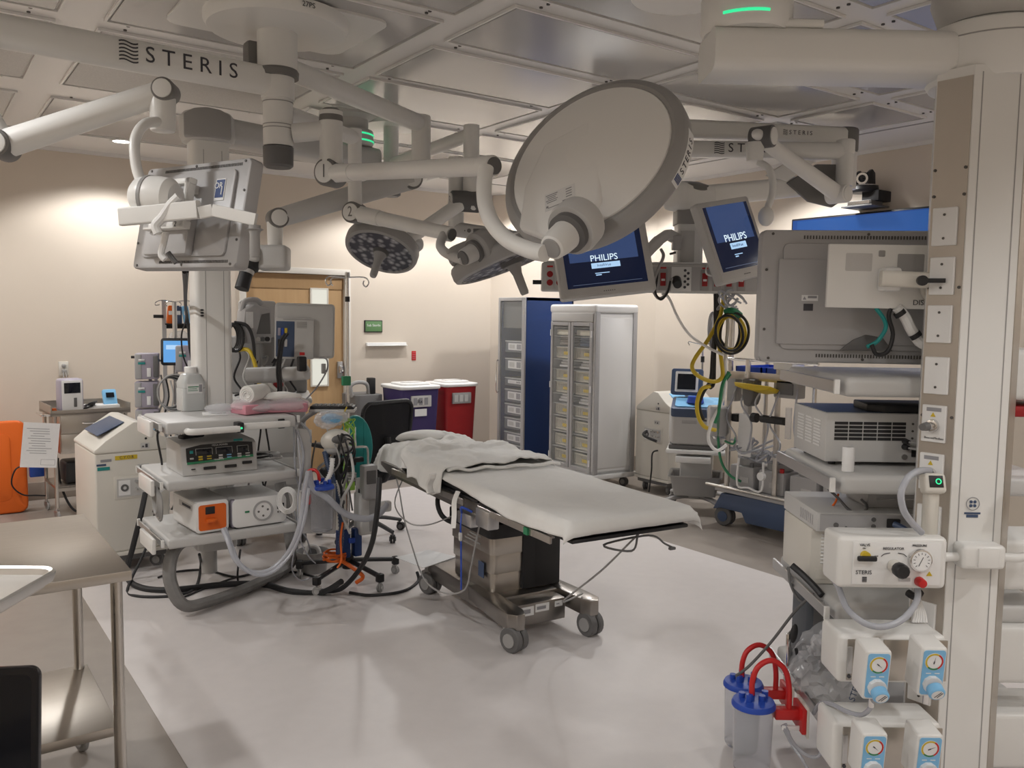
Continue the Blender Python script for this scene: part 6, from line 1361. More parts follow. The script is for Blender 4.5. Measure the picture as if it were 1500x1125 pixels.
# floor cables
def floorcable(label, pts, r, m='rubber', cat='cable', name='floor_cable'):
    P = [atz(x, y, z if z > 0 else r+.001) if len(q_) == 3 else None for q_ in pts for (x, y, z) in [q_]]
    t = thing(name, label, cat, (P[-1].x, P[-1].y, 0), group='cables on the floor by the left boom')
    MB().tube(P, r, 8, 8).build('cable', m, t, True); return t
floorcable('thick black hose running from the beige machine across the floor', [(213, 722, .50), (205, 760, .36), (195, 800, .2), (186, 842, .04), (205, 860, 0), (250, 864, 0), (330, 856, 0), (385, 856, 0), (425, 866, 0), (470, 868, 0), (500, 852, .13)], .017)
floorcable('black cable lying in a wide loop under the boom shelves', [(228, 748, .42), (215, 800, .2), (187, 862, 0), (200, 873, 0), (250, 873, 0), (285, 862, 0), (294, 830, 0.03), (292, 812, .3)], .008)
floorcable('thin black cable curling near the column foot', [(243, 868, 0), (262, 876, 0), (300, 862, 0), (345, 846, 0), (385, 840, 0), (372, 862, 0), (355, 868, 0), (348, 845, .05), (352, 806, .38)], .006)
floorcable('black cable from the drip stand to the operating table base', [(512, 868, 0), (545, 872, 0), (590, 866, 0), (612, 852, 0), (611, 838, .05)], .009)
floorcable('black cable passing behind the boom column', [(232, 846, 0), (255, 838, 0), (300, 835, 0), (345, 845, 0), (380, 838, 0), (430, 838, 0), (470, 848, 0)], .007)
floorcable('heavy black hose rising from the stand base to the table clamp', [(470, 866, 0), (500, 862, .05), (528, 832, .2), (545, 795, .4), (553, 745, .6), (556, 700, .75)], .014)
cd = thing('table_cord', 'long grey cord hanging from the table head down to the floor and base', 'cord', (2.25, 4.25, .7), group='cables on the floor by the left boom')
MB().tube([atD(x, y, D) for x, y, D in ((578, 690, 4.85), (585, 720, 4.8), (592, 760, 4.72), (605, 805, 4.6), (618, 842, 4.45), (635, 862, 4.3), (660, 870, 4.15), (682, 862, 4.1), (690, 830, 4.05), (700, 780, 4.0), (708, 745, 3.95))], .0045, 6).build('cord', 'mgrey', cd, True)

# ---------------------------------------------------------------- beige floor machines (two of a kind)
def machine(x, y, rz, label):
    t = dev('warming_unit', label, 'machine', x, y, 0, rz, 'beige wheeled floor machines')
    W, D_, Hb = .42, .60, .745
    MB().bx(0, W, 0, D_, .14, Hb, .012, 3).build('cabinet', 'cream', t); MB().bx(-.006, W+.006, -.006, D_, .115, .14, .004).build('bottom_skirt', 'cream', t)
    MB(basis((W, 0, 0), (0, -1, 0))).prism([(-W-.004, Hb), (.004, Hb), (.004, Hb+.06), (-.05, Hb+.09), (-.15, Hb+.175), (-.20, Hb+.18), (-W+.06, Hb+.075), (-W-.004, Hb+.02)], -D_, .004, bev=.008).build('sloped_top', 'cream', t)
    dv = V(.21, 0, .105); n_ = V(-.105, 0, .21)
    MB(basis((.115, D_/2, Hb+.13), (-.44, 0, .9), (0, 1, 0))).box((0, 0, .0), (.17, D_*.62, .006), .002).build('control_face', 'slateblue', t)
    MB(basis((.33, D_/2, Hb+.135), (.5, 0, .85), (0, 1, 0))).box((0, 0, -.004), (.10, D_*.6, .01), .002).build('rear_label', 'skyblue', t)
    g = MB(basis((.28, -.006, Hb+.03), FN)).box((0, 0, 0), (.05, .034, .002)); g.build('symbol_label', 'lgrey', t); MB(basis((.28, -.0075, Hb+.03), FN)).box((.008, 0, 0), (.014, .022, .001)).prism([(-.02, -.008), (-.004, -.008), (-.012, .004)], 0, .001).build('symbol_print', 'ink', t, stuff=True)
    MB(basis((.285, -.006, Hb+.075), FN)).cyl((0, 0, 0), (0, 0, .003), .007, n=10).build('knob', 'black', t)
    pnl = MB().bx(.10, .34, -.005, .004, .46, .60, .004).build('connector_frame', 'cream', t)
    MB().bx(.115, .325, -.008, -.004, .475, .585).build('connector_panel', 'lgrey', pnl); MB().bx(.125, .19, -.010, -.007, .485, .575).build('dial_plate', 'paper', pnl)
    MB(basis((.158, -.009, .53), FN)).lathe([(.010, 0), (.022, 0), (.022, .006), (.010, .006)], n=20).build('dial', 'dgrey', pnl)
    for k, (x_, z_) in enumerate(((.225, .565), (.265, .565), (.305, .565), (.225, .52), (.265, .52), (.305, .52))): MB(basis((x_, -.007, z_), FN)).cyl((0, 0, 0), (0, 0, .02), .010 if k < 3 else .007, n=12).build('coupling', 'chrome', pnl)
    lb = MB().bx(.235, .30, -.003, 0, .63, .665).build('warning_label', 'lgrey', t); MB(basis((.265, -.004, .647), FN)).prism([(.004, -.008), (.022, -.008), (.013, .008)], 0, .001).box((-.012, 0, .0005), (.006, .016, .001)).build('warning_print', 'ink', lb, stuff=True)
    MB().bx(.02, W-.02, .02, D_-.02, .08, .12).build('chassis', 'dgrey', t)
    for cx_, cy_ in ((.06, .08), (W-.06, .08), (.06, D_-.08), (W-.06, D_-.08)): caster(t, cx_, cy_, 0, .042, 'dgrey', .9, .018, plate=.09)
    return t
m1 = machine(.88, 5.45, math.radians(2), 'beige wheeled machine with sloped top and yellow label, behind the steel table')
MB().bx(.11, .235, -.003, 0, .70, .725).build('yellow_label', 'yellow', m1); txt(m1, 'C.Y.O.R', basis((.175, -.0035, .7125), FN), .024, 'ink'); MB().bx(.03, .09, -.003, 0, .695, .71).build('bar_label', 'inkgrey', m1)
MB().bx(.008, .06, -.003, 0, .672, .684).build('blue_label', 'slateblue', m1); MB().bx(.012, .08, -.003, 0, .645, .665).build('teal_label', 'teal', m1)
MB().prism([(-.05, -.03), (.05, -.02), (.05, .025), (-.05, .02)], 0, .003, basis((.36, -.05, .52), (.2, -1, .1), roll=.45)).build('hanging_tag', 'paper', m1)
m2 = machine(5.47, 5.68, math.radians(-90), 'beige wheeled machine with sloped top beside the white supply cabinet')
MB().tube([(.16, -.02, .56), (.19, -.09, .54), (.24, -.10, .52), (.33, -.06, .49)], .012, 8).build('black_hose', 'black', m2); MB().tube([(.30, -.01, .40), (.27, -.05, .37), (.275, -.06, .22), (.25, -.06, .02)], .007, 8).build('power_cord', 'black', m2)

# ---------------------------------------------------------------- steel instrument cart at the left wall
ca = dev('instrument_cart', 'stainless steel two-drawer cart on casters at the left wall', 'cart', .86, 7.12, 0, math.radians(3))
W, D_ = .56, .46
MB().bx(.06, W-.05, .02, D_-.02, .50, .80, .004).build('drawer_box', 'steel', ca)
for z in (.515, .66):
    d_ = MB().bx(.065, W-.055, .004, .022, z, z+.135, .004).build('drawer_front', 'steel', ca)
    MB().tube([(W/2-.06, .004, z+.07), (W/2-.055, -.02, z+.07), (W/2+.055, -.02, z+.07), (W/2+.06, .004, z+.07)], .006, 8, 3).build('drawer_handle', 'chrome', d_)
MB().bx(0, W, 0, D_, .80, .812).bx(0, W, 0, .008, .79, .835).bx(0, .008, 0, D_, .79, .87).bx(W-.008, W, 0, D_, .79, .87).bx(0, W, D_-.008, D_, .79, .87).build('top_tray', 'steel', ca)
for x in (.03, W-.03):
    for y in (.03, D_-.03): MB().cyl((x, y, .09), (x, y, .80), .0135, n=14).build('leg', 'steelv', ca); caster(ca, x, y, 0, .034, 'mgrey', .3, .014, hub='alu', twin=False, plate=.095)
MB().bx(.02, W-.02, .02, D_-.02, .235, .255, .003).bx(.02, W-.02, .02, .03, .215, .255).build('lower_shelf', 'steel', ca)
MB().tube([(0, .03, .80), (-.04, .03, .80), (-.06, .04, .805), (-.06, .2, .805)], .008, 8).build('side_handle', 'chrome', ca)
t = dev('small_analyzer', 'upright white and lilac analyzer with dark screen on the steel cart', 'instrument', .93, 7.16, .813, math.radians(8))
MB().box((.085, .06, .13), (.17, .12, .25), .022, 3).build('case', 'lilac', t); MB().box((.085, -.002, .13), (.145, .008, .225), .006).build('front_panel', 'whitecool', t); MB().box((.085, -.007, .185), (.115, .004, .08), .002).build('screen', 'screendark', t); MB().box((.105, -.007, .075), (.022, .006, .07), .004).build('card_slot', 'dgrey', t)
t = dev('handheld_dock', 'small light blue handheld device in a white dock on the cart', 'device', 1.24, 7.26, .813, math.radians(5))
MB().box((0, .04, .02), (.24, .14, .04), .01).build('dock', 'whitecool', t); MB(basis((.06, .02, .095), (0, -.9, .4))).prism(rrect(.10, .13, .012), -.03, 0, bev=.004).build('handset', 'skyblue', t); MB(basis((.06, .02, .11), (0, -.9, .4))).box((0, 0, .001), (.06, .04, .003)).build('handset_screen', 'screendark', t)
t = dev('cart_cables', 'tangled black cables on the cart top', 'cables', 1.12, 7.24, .813)
MB().tube([(.03*math.sin(i*1.7)+.002*i, .03*math.cos(i*1.3), .012+.01*math.sin(i*.9)**2+.002*i) for i in range(24)], .006, 6, 3).build('tangle', 'black', t)
t = dev('orange_dispenser', 'small orange plastic cup at the cart edge', 'cup', .885, 7.2, .813); MB().lathe([(0, .035), (.02, .033), (.028, .015), (.03, 0), (0, 0)], n=16).build('cup_shell', 'orange', t)
t = dev('paper_sheet', 'printed white paper sheet hanging from the corner of the steel cart', 'paper', .80, 7.085, .40)
FP = basis((-.02, 0, .19), (.05, -1, .1), roll=-.12)
MB(FP).box((0, 0, 0), (.24, .33, .0022)).build('paper', 'paper', t)
for k in range(11): MB(FP).box((-.01+.012*((k*7) % 3-1), .12-.018*k, .0016), (.15-.02*((k*5) % 4), .004, .0006)).build('print_line', 'inkgrey', t)
q_ = MB(FP).box((.06, -.105, .0016), (.095, .002, .0006)).box((.06, -.145, .0016), (.095, .002, .0006)).box((.013, -.125, .0016), (.002, .04, .0006)).box((.107, -.125, .0016), (.002, .04, .0006)).build('print_box', 'inkgrey', t, stuff=True)
t = dev('black_device', 'black bag-shaped device on the lower shelf of the cart', 'device', .95, 7.2, .256, math.radians(4)); MB().box((.16, .12, .085), (.30, .22, .17), .025, 3).build('case', 'black', t); MB().tube([(.2, .1, .16), (.22, .08, .22), (.27, .05, .25)], .025, 8).build('strap', 'black', t); MB().box((.27, .005, .06), (.02, .01, .02), .004).build('knob', 'mgrey', t)
t = dev('blue_box', 'small blue box fixed to the rear leg of the cart', 'box', .79, 7.45, .30); MB().box((0, 0, .055), (.10, .06, .12), .006).build('case', 'blue', t); MB().tube([(-.05, 0, .09), (-.14, -.02, .07), (-.17, 0, -.05), (-.1, .02, -.14), (.0, .03, -.16), (.06, .03, -.17)], .006, 6).build('cord', 'black', t)
t = dev('cart_floor_cords', 'black cords and charger piled on the floor under the cart', 'cables', 1.2, 7.25, .0)
MB().tube([(-.28, .05, .45), (-.27, .02, .25), (-.2, -.03, .06), (-.08, -.05, .012), (.08, -.04, .012), (.2, .02, .012)], .009, 8).tube([(-.1, .05, .012), (.05, .1, .014), (.2, .04, .012), (.25, -.04, .012), (.1, -.07, .012), (-.05, -.04, .012)], .007, 8).build('cord', 'black', t); MB().prism([(-.12, -.04), (.2, -.05), (.22, .06), (.0, .1), (-.1, .05)], .004, .05, bev=.015).build('charger', 'black', t)
ob = dev('orange_board', 'upright orange foam board leaning at the left wall', 'board', .30, 7.62, 0)
MB(basis((0, 0, .36), (0, -1, .08))).prism(rrect(.88, .72, .06), -.05, .05, bev=.02, seg=3).build('board', 'orange', ob)
MB(basis((0, 0, .36), (0, -1, .08))).prism(rrect(.66, .52, .05), .048, .056, bev=.003).build('raised_panel', 'orange', ob)

# ---------------------------------------------------------------- steel back table, mayo tray and black bin at the lower left
bt_ = dev('back_table', 'long stainless steel work table with lower shelf at the left edge', 'table', 0, 0, 0)
x0, x1, y0, y1, zt = -1.05, .50, 2.55, 3.36, .86
MB().bx(x0, x1, y0, y1, zt-.03, zt, .003, 2).build('tabletop', 'steel', bt_)
for x in (x0+.05, x1-.035):
    for y in (y0+.04, y1-.05):
        l = MB().cyl((x, y, .10), (x, y, zt-.03), .0165, n=16).build('leg', 'steelv', bt_); caster(bt_, x, y, 0, .038, 'mgrey', .4, .018, hub='alu', twin=False, plate=.11)
MB().bx(x0+.03, x1+.0-.005, y0+.22, y1-.02, .28, .31, .003).build('lower_shelf', 'steel', bt_)
ms = dev('mayo_stand', 'brushed steel instrument tray with rolled rim on a stand, at the left edge', 'instrument stand', -.30, 2.28, 0, 0)
cn_ = atz(93, 830, 1.0); u_ = V(-.82, .57, 0); v_ = V(-.57, -.82, 0)
Mt = Matrix(((u_.x, v_.x, 0, cn_.x), (u_.y, v_.y, 0, cn_.y), (0, 0, 1, 1.0), (0, 0, 0, 1)))
w_, h_ = .62, .42
ctr = Mt @ Matrix.Translation((w_/2, h_/2, 0))
tb = MB(ctr)
def ringtray(mb, rings):
    b = bmesh.new(); vs = [[b.verts.new((x, y, z)) for x, y in rrect(a_, c, r_, 6)] for a_, c, r_, z in rings]
    for p_, q_ in zip(vs, vs[1:]):
        for i in range(len(p_)): b.faces.new((p_[i], p_[(i+1) % len(p_)], q_[(i+1) % len(p_)], q_[i]))
    b.faces.new(vs[-1]); bmesh.ops.recalc_face_normals(b, faces=b.faces[:]); return mb._add(b)
ringtray(tb, [(w_-.01, h_-.01, .04, -.022), (w_, h_, .045, -.006), (w_, h_, .045, 0), (w_-.012, h_-.012, .04, .003), (w_-.026, h_-.026, .035, -.001), (w_-.036, h_-.036, .03, -.015), (w_-.06, h_-.06, .02, -.017)])
o_ = tb.build('tray', 'traysteel', ms, True) if brushed('traysteel', (.74, .73, .71), .36, 3, 1, 1, .05) else 0
pc = ms.matrix_basis.inverted() @ (ctr @ V(0, 0, 0)); fr_ = MB(ms.matrix_basis.inverted() @ ctr)
fr_.tube([(x, y, -.028) for x, y in rrect(w_-.05, h_-.05, .03)]+[((w_-.05)/2, (h_-.05)/2-.03, -.028)], .008, 8, smooth=False).build('tray_frame', 'steelv', ms)
e0 = ms.matrix_basis.inverted() @ (ctr @ V(w_/2-.03, 0, -.03))
MB().tube([tuple(e0), (0-.05, .05, .96), (-.10, .10, .93), (-.10, .10, .85)], .012, 10).cyl((-.10, .10, .05), (-.10, .10, .9), .014, n=14).build('post', 'steelv', ms)
MB().tube([(-.10, .10, .06), (-.08, -.3, .05), (-.08, -.55, .05)], .014, 8).tube([(-.45, .10, .055), (.25, .10, .055)], .014, 8).build('foot', 'steelv', ms)
for x, y in ((-.08, -.55), (-.45, .10), (.25, .10)): caster(ms, x, y, 0, .022, plate=.05)
bb = atz(24, 1040, .60); bk_ = dev('standing_panel', 'glossy black upright panel with rounded corners at the lower left picture edge', 'panel', bb.x-.10, bb.y, 0, -CY+.15)
MB(basis((0, 0, .52), (0, -1, .10))).prism(rrect(.31, .40, .026, 6), -.022, 0, bev=.004).build('panel', 'glossblack', bk_) if mat('glossblack', (.012, .012, .016), .22) else 0
MB(basis((0, 0, .52), (0, -1, .10))).prism(rrect(.275, .365, .02, 5), -.0005, .0012).build('front_glass', 'screendark', bk_)
MB().cyl((0, .05, .02), (0, .04, .45), .02, n=14).build('post', 'black', bk_); MB().prism(rrect(.30, .26, .05), 0, .02, bev=.006).build('foot', 'black', bk_)
# ---------------------------------------------------------------- anaesthesia corner behind the left boom
it = atD(245, 600, 5.95); it.z = 0
IT = thing('infusion_tower', 'grey infusion tower with lilac pump modules behind the left boom', 'infusion tower', tuple(it), -CY*.5)
MI = IT.matrix_basis.inverted()
def I_(px, py, D): return MI @ atD(px, py, D)
MB().cyl((.06, .0, .06), (.06, 0, 1.66), .016, n=14).cyl((-.07, .02, .10), (-.07, .02, 1.15), .012, n=12).build('pole', 'alu', IT)
MB().prism(rrect(.50, .46, .1), .06, .10, bev=.01).build('base', 'mgrey', IT)
for a_ in range(5): caster(IT, .22*math.cos(a_*1.2566+.3), .20*math.sin(a_*1.2566+.3), 0, .028, plate=.07)
MB().tube([(-.10, -.02, 1.0), (-.10, -.05, 1.18), (-.06, -.06, 1.24), (.02, -.06, 1.25), (.10, -.05, 1.24), (.14, -.04, 1.18)], .012, 10).build('grip_rail', 'alu', IT)
for i, (px, py) in enumerate(((216, 536), (216, 577), (217, 617), (275, 525))):
    p = I_(px, py, 5.85); m_ = MB(T(p.x, p.y, p.z)).box((0, 0, 0), (.15, .13, .178), .01).build('pump_module', 'lilac', IT)
    MB(T(p.x, p.y, p.z)).box((-.052, -.066, 0), (.04, .006, .165), .003).build('module_door', 'silvergrey', m_); MB(T(p.x, p.y, p.z)).box((-.03, -.069, .022), (.045, .004, .016), .002).build('teal_label', 'teal', m_); MB(T(p.x, p.y, p.z)).box((-.03, -.069, .045), (.04, .004, .012), .001).build('name_label', 'paper', m_)
    MB(T(p.x, p.y, p.z)).box((.015, -.069, -.04), (.025, .004, .06), .001).build('paper_label', 'paper', m_); MB(T(p.x, p.y, p.z)).box((.06, -.05, 0), (.035, .06, .15), .006).build('tube_slot', 'dgrey', m_)
p = I_(200, 523, 5.85); MB(T(p.x, p.y, p.z)).box((0, 0, 0), (.07, .02, .018), .003).build('side_lever', 'black', IT)
pb_ = I_(248, 575, 5.7)
for k in range(5): MB().tube([(pb_.x+(.075+.008*k)*math.cos(a_)+.01*k, pb_.y-.01*k, pb_.z+(.10+.006*k)*math.sin(a_)) for a_ in [2*PI*i/20 for i in range(21)]], .006, 6).build('black_coil' if k % 2 else 'grey_coil', 'black' if k % 2 else 'mgrey', IT)
for k in range(6): 
    x = -.03+.03*k; MB().tube([(x, -.08, 1.15-.02*k), (x+.02, -.10, 1.0), (x-.02+.01*k, -.1, .85), (x+.03, -.09, .7), (x, -.05, .5)], .006, 6).build('cable', ('mgrey', 'black', 'lgrey')[k % 3], IT)
for sg in (-1, 1): MB().tube([(.06, 0, 1.655), (.06+sg*.08, 0, 1.665), (.06+sg*.12, -.01, 1.65), (.06+sg*.12, -.01, 1.63), (.06+sg*.095, -.01, 1.635)], .004, 6).tube([(.06, 0, 1.655), (.06+sg*.03, -.07, 1.66), (.06+sg*.05, -.10, 1.64), (.06+sg*.04, -.09, 1.625)], .004, 6).build('drip_hook', 'chrome', IT)
sp_ = thing('tablet_display', 'lit blue tablet display on the infusion tower', 'display', M=IT.matrix_basis @ T(0, 0, 0) @ Matrix.Translation(I_(266, 515, 5.9)))
MB(basis((0, 0, 0), (0, -1, .15))).prism(rrect(.27, .19, .02), -.02, 0, bev=.004).build('case', 'black', sp_); MB(basis((0, 0, 0), (0, -1, .15))).box((0, 0, .001), (.235, .15, .002)).build('screen', 'scr_cyan', sp_); MB(basis((0, 0, 0), (0, -1, .15))).box((-.02, .03, .0025), (.16, .03, .001)).build('screen_band', 'scr_ice', sp_)
hr = thing('supply_rack', 'wall-side rack with bright packets of tubing sets behind the infusion tower', 'rack', tuple(atD(270, 470, 6.6)), -.2)
MB().bx(-.14, .30, 0, .02, -.06, -.02, .002).bx(-.14, .30, -.10, 0, -.03, -.02).build('shelf', 'black', hr); MB().bx(-.16, -.13, -.02, .02, -1.47, .16).bx(.27, .30, -.02, .02, -1.47, .16).build('upright', 'silvergrey', hr); MB().bx(-.22, -.15, -.03, .02, .02, .045).build('black_knob', 'black', hr)
for k, m_ in enumerate(('orange', 'slateblue', 'skyblue', 'paper', 'brightred', 'paper', 'orange')):
    t = dev('supply_packet', ('orange wrapped', 'dark blue wrapped', 'pale blue wrapped', 'white wrapped', 'red wrapped', 'second white wrapped', 'rightmost orange wrapped')[k]+' packet on the rack behind the infusion tower', 'packet', 0, 0, 0, 0, 'bright packets on the rear rack')
    t.matrix_basis = hr.matrix_basis @ Matrix.Translation((-.10+.055*k, -.055, -.019)); MB(basis((0, 0, .065), (.15, -1, .1), roll=.12*((k % 3)-1))).prism(rrect(.05, .14, .012), -.012, .012, bev=.004).build('packet', m_, t); MB(basis((0, -.014, .08), (.15, -1, .1))).box((0, 0, 0), (.03, .03, .002)).build('packet_label', 'paper', t)
blob(MB(), (.0, -.06, -.14), .09, .3, (1.2, .4, 1.0), 17).blob if 0 else None
k_ = dev('clear_bags', 'clear bags hanging under the rear rack', 'bags', 0, 0, 0); k_.matrix_basis = hr.matrix_basis.copy(); 
for x in (-.05, .18): blob(MB(), (x, -.05, -.15), .075, .3, (1.0, .4, 1.25), int(40+x*100)).build('bag', 'film', k_, ang=20)
# anaesthesia workstation body with two monitors
am = atD(395, 640, 5.75); am.z = 0
AM = thing('anaesthesia_workstation', 'grey wheeled anaesthesia workstation between the left boom and the door', 'anaesthesia machine', tuple(am), -.35)
MB().bx(-.26, .24, -.05, .45, .12, .98, .02, 3).build('body', 'silvergrey', AM); MB().bx(-.30, .28, -.12, .48, .98, 1.02, .012).build('worktop', 'lgrey', AM)
for z in (.20, .42, .64): MB().bx(-.23, .21, -.062, -.05, z, z+.19, .006).build('drawer', 'lgrey', AM)
MB().bx(-.28, .26, .25, .45, 1.02, 1.42, .02).build('rear_panel', 'mgrey', AM)
for x, y in ((-.2, 0), (.2, 0), (-.2, .4), (.2, .4)): caster(AM, x, y, 0, .05, 'dgrey', .3, .025, plate=.13)
for k in range(7):
    x = -.22+.06*k; MB().tube([(x, .22, 1.36-.03*k), (x+.03, .12, 1.28), (x-.01, .08, 1.15), (x+.04, .1, 1.05), (x, .0, 1.03)], .007, 6).build('cable', ('black', 'lgrey', 'black', 'mgrey')[k % 4], AM)
MB().tube([(-.22, .05, 1.33), (-.14, .0, 1.34), (-.10, -.03, 1.28), (-.07, -.05, 1.15), (-.05, -.06, 1.04)], .014, 10).build('yellow_hose', 'yellow', AM)
for k in range(4): MB().tube([(-.25+.05*math.cos(a_)+.012*k, .06-.02*k, 1.42+.09*math.sin(a_)) for a_ in [2*PI*i/16 for i in range(17)]], .011, 6).build('black_coil', 'black', AM)
MB().tube([(-.22, .02, 1.52), (-.14, .0, 1.50), (-.10, -.02, 1.40), (-.09, -.03, 1.2), (-.08, -.03, 1.05)], .012, 8).build('black_hose', 'black', AM)
MB().bx(-.06, .10, .06, .20, 1.02, 1.22, .01).build('absorber', 'lgrey', AM); MB().tube([(.02, .05, 1.2), (.0, .02, 1.12), (.05, .0, 1.06)], .012, 8).build('white_hose', 'whitecool', AM); MB().ball((.06, .04, 1.10), .035).build('red_bulb', 'red', AM)
F, w_, h_ = quadframe((348, 440, 5.75), (402, 441, 5.95), (348, 503, 5.75))
mA = thing('bedside_monitor', 'grey bedside monitor with carrying handle seen from the side behind the column', 'monitor', tuple(atD(375, 503, 5.85)))
MB(F).prism(rrect(w_, h_, .02), -.03, 0, Matrix.Translation((.05, 0, -.06)), bev=.008).build('screen_bezel', 'lgrey', mA, True); MB(F).prism([(-.5*w_, -.5*h_), (.30*w_, -.5*h_), (.30*w_, .30*h_), (-.15*w_, .42*h_), (-.42*w_, .28*h_)], -.05, .06, bev=.012).build('housing', 'silvergrey', mA, True)
MB(F).prism([(-.12*w_, -.28*h_), (.26*w_, -.28*h_), (.24*w_, .22*h_), (.02*w_, .18*h_)], .058, .064, bev=.002).build('side_panel', 'dgrey', mA, True); MB(F).tube([(-.38*w_, .25*h_, .0), (-.30*w_, .48*h_, .0), (.0, .52*h_, 0), (.15*w_, .42*h_, 0)], .018, 10).build('handle', 'silvergrey', mA, True)
for k in range(3): MB(F).cyl((-.10*w_+.13*w_*k, -.40*h_, .06), (-.10*w_+.13*w_*k, -.40*h_, .075), .016, n=14).build('connector', ('lgrey', 'dgrey', 'black')[k], mA, True)
MB(F).box((-.30*w_, .05*h_, .062), (.05, .11, .003)).build('white_label', 'paper', mA, True)
MB().cyl(atD(375, 503, 5.85), atD(375, 540, 5.85), .03, n=14).build('stand_post', 'mgrey', mA, True)
F, w_, h_ = quadframe((403, 443, 5.15), (491, 446, 5.25), (402, 524, 5.15))
mB = thing('touch_monitor', 'light grey flat monitor seen from behind on a bracket arm before the door', 'monitor', tuple(atD(445, 545, 5.2)))
MB(F).prism(rrect(w_, h_, .022), -.03, -.004, bev=.006).build('bezel', 'lgrey', mB, True); MB(F).prism(rrect(w_*.94, h_*.92, .02), -.006, .012, bev=.006).build('back_shell', 'lgrey', mB, True); MB(F).prism(rrect(w_*.98, h_*.97, .02), -.036, -.028).build('screen_edge', 'black', mB, True)
MB(F).box((-.18*w_, -.14*h_, .03), (w_*.64, h_*.74, .05), .008).build('electronics_box', 'lgrey', mB, True)
cb2 = MB(F).box((-.33*w_, -.15*h_, .056), (w_*.30, h_*.64, .004), .002).build('connector_bay', 'slateblue', mB, True)
for k in range(6): MB(F).box((-.43*w_+.055*w_*(k % 3), -.02*h_-.2*h_*(k//3), .06), (.016, .045, .008), .002).build('connector', ('lilac', 'royal', 'yellow', 'black', 'slateblue', 'lgrey')[k], cb2, True)
for k in range(6): MB(F).box((-.06*w_, .16*h_-.02*h_*k, .0562), (.06, .003, .002)).build('vent_slot', 'mgrey', mB, True)
MB(F).box((-.12*w_, .205*h_, .0562), (w_*.5, .004, .002)).build('top_groove', 'mgrey', mB, True); MB(F).box((-.05*w_, -.41*h_, .0562), (.03, .018, .002)).build('red_label', 'brightred', mB, True)
a = atD(365, 550, 5.3); b = atD(418, 548, 5.2); c = atD(450, 546, 5.15)
beam(MB(), a, b, .08, .10, .03).build('bracket_arm', 'mgrey', mB, True); beam(MB(), b, c, .07, .085, .03).build('bracket_link', 'lgrey', mB, True); MB().cyl(c, atD(440, 522, 5.15), .02, n=12).build('tilt_post', 'lgrey', mB, True); MB().box((0, 0, 0), (.05, .05, .09), .01).build('black_grip', 'black', mB).location = mB.matrix_basis.inverted() @ atD(442, 533, 5.08)
for px in (408, 412): MB().tube([atD(x, y, 5.02) for x, y in ((px+10, 488), (px+3, 500), (px, 520), (px-2, 545), (px, 570), (px-4, 600))], .008, 6).build('cable', 'black', mB, True)
MB().tube([atD(x, y, 5.1) for x, y in ((468, 524), (478, 526), (480, 538), (474, 552), (462, 570), (448, 585))], .005, 6).build('thin_cord', 'inkgrey', mB, True); MB().box((0, 0, 0), (.025, .02, .06), .004).build('inline_box', 'mgrey', mB).location = mB.matrix_basis.inverted() @ atD(474, 540, 5.08)
# ---------------------------------------------------------------- heater on a trolley and heart-lung console at the right
VX = 5.30; VY = 4.78
vt = thing('cell_saver_trolley', 'pale grey blood salvage unit with blue tray on a wheeled column', 'medical device', (VX, VY, 0), -CY-.25)
MB().prism([(-.20, -.16), (.20, -.16), (.24, .16), (-.24, .16)], .56, .84, bev=.02, seg=3).build('body', 'lgrey', vt); MB().bx(-.22, .22, -.17, .17, .525, .56, .008).build('body_base', 'dgrey', vt); MB().bx(-.24, .24, -.19, .19, .49, .525, .012).build('platform', 'whitecool', vt)
MB(basis((0, -.03, .87), (0, -.25, 1))).prism(rrect(.42, .30, .03), -.05, .025, bev=.008).build('tray', 'slateblue', vt); MB(basis((.0, -.03, .895), (0, -.25, 1))).prism(rrect(.36, .24, .03), 0, .01).build('tray_cover', 'skyblue', vt); MB().cyl((-.02, -.06, .90), (-.02, -.06, .95), .07, .06, n=22).build('centrifuge_cap', 'royal', vt)
MB().bx(-.12, .0, -.163, -.158, .735, .765, .004).build('handle_slot', 'silvergrey', vt); MB().bx(.05, .13, -.163, -.158, .76, .772).build('name_strip', 'ink', vt)
MB().box((0, 0, .30), (.26, .16, .40), .02).build('column', 'lgrey', vt); MB().bx(-.16, .12, -.20, -.05, .42, .47, .006).build('small_tray', 'whitecool', vt)
ringtray(MB(Matrix.Translation((0, -.06, .32))), [(.33, .27, .02, -.17), (.40, .33, .02, -.01), (.43, .36, .025, 0), (.43, .36, .025, -.012), (.39, .32, .02, -.012), (.32, .26, .02, -.16)]).build('basket', 'mgrey', vt)
for a_ in range(4):
    an_ = math.radians(40+90*a_); c_, s_ = math.cos(an_), math.sin(an_); MB().tube([(.03*c_, .03*s_, .12), (.2*c_, .2*s_, .12), (.31*c_, .31*s_, .10)], .03, 8, flat=.6).build('leg', 'silvergrey', vt); caster(vt, .31*c_, .31*s_, 0, .035, 'dgrey', an_, .016, plate=.09)
sd2 = MB().cyl((-.10, .12, .84), (-.10, .12, 1.0), .014, n=12).build('screen_post', 'alu', vt)
MB(basis((-.10, .06, 1.06), (-.1, -1, .2))).prism(rrect(.26, .22, .02), -.05, 0, bev=.008).build('screen_case', 'slateblue', vt); MB(basis((-.10, .06, 1.06), (-.1, -1, .2))).prism(rrect(.19, .17, .008), 0, .003).build('screen_surround', 'whitecool', vt); MB(basis((-.10, .058, 1.06), (-.1, -1, .2))).box((.0, 0, .004), (.15, .13, .003)).build('screen', 'screendark', vt)
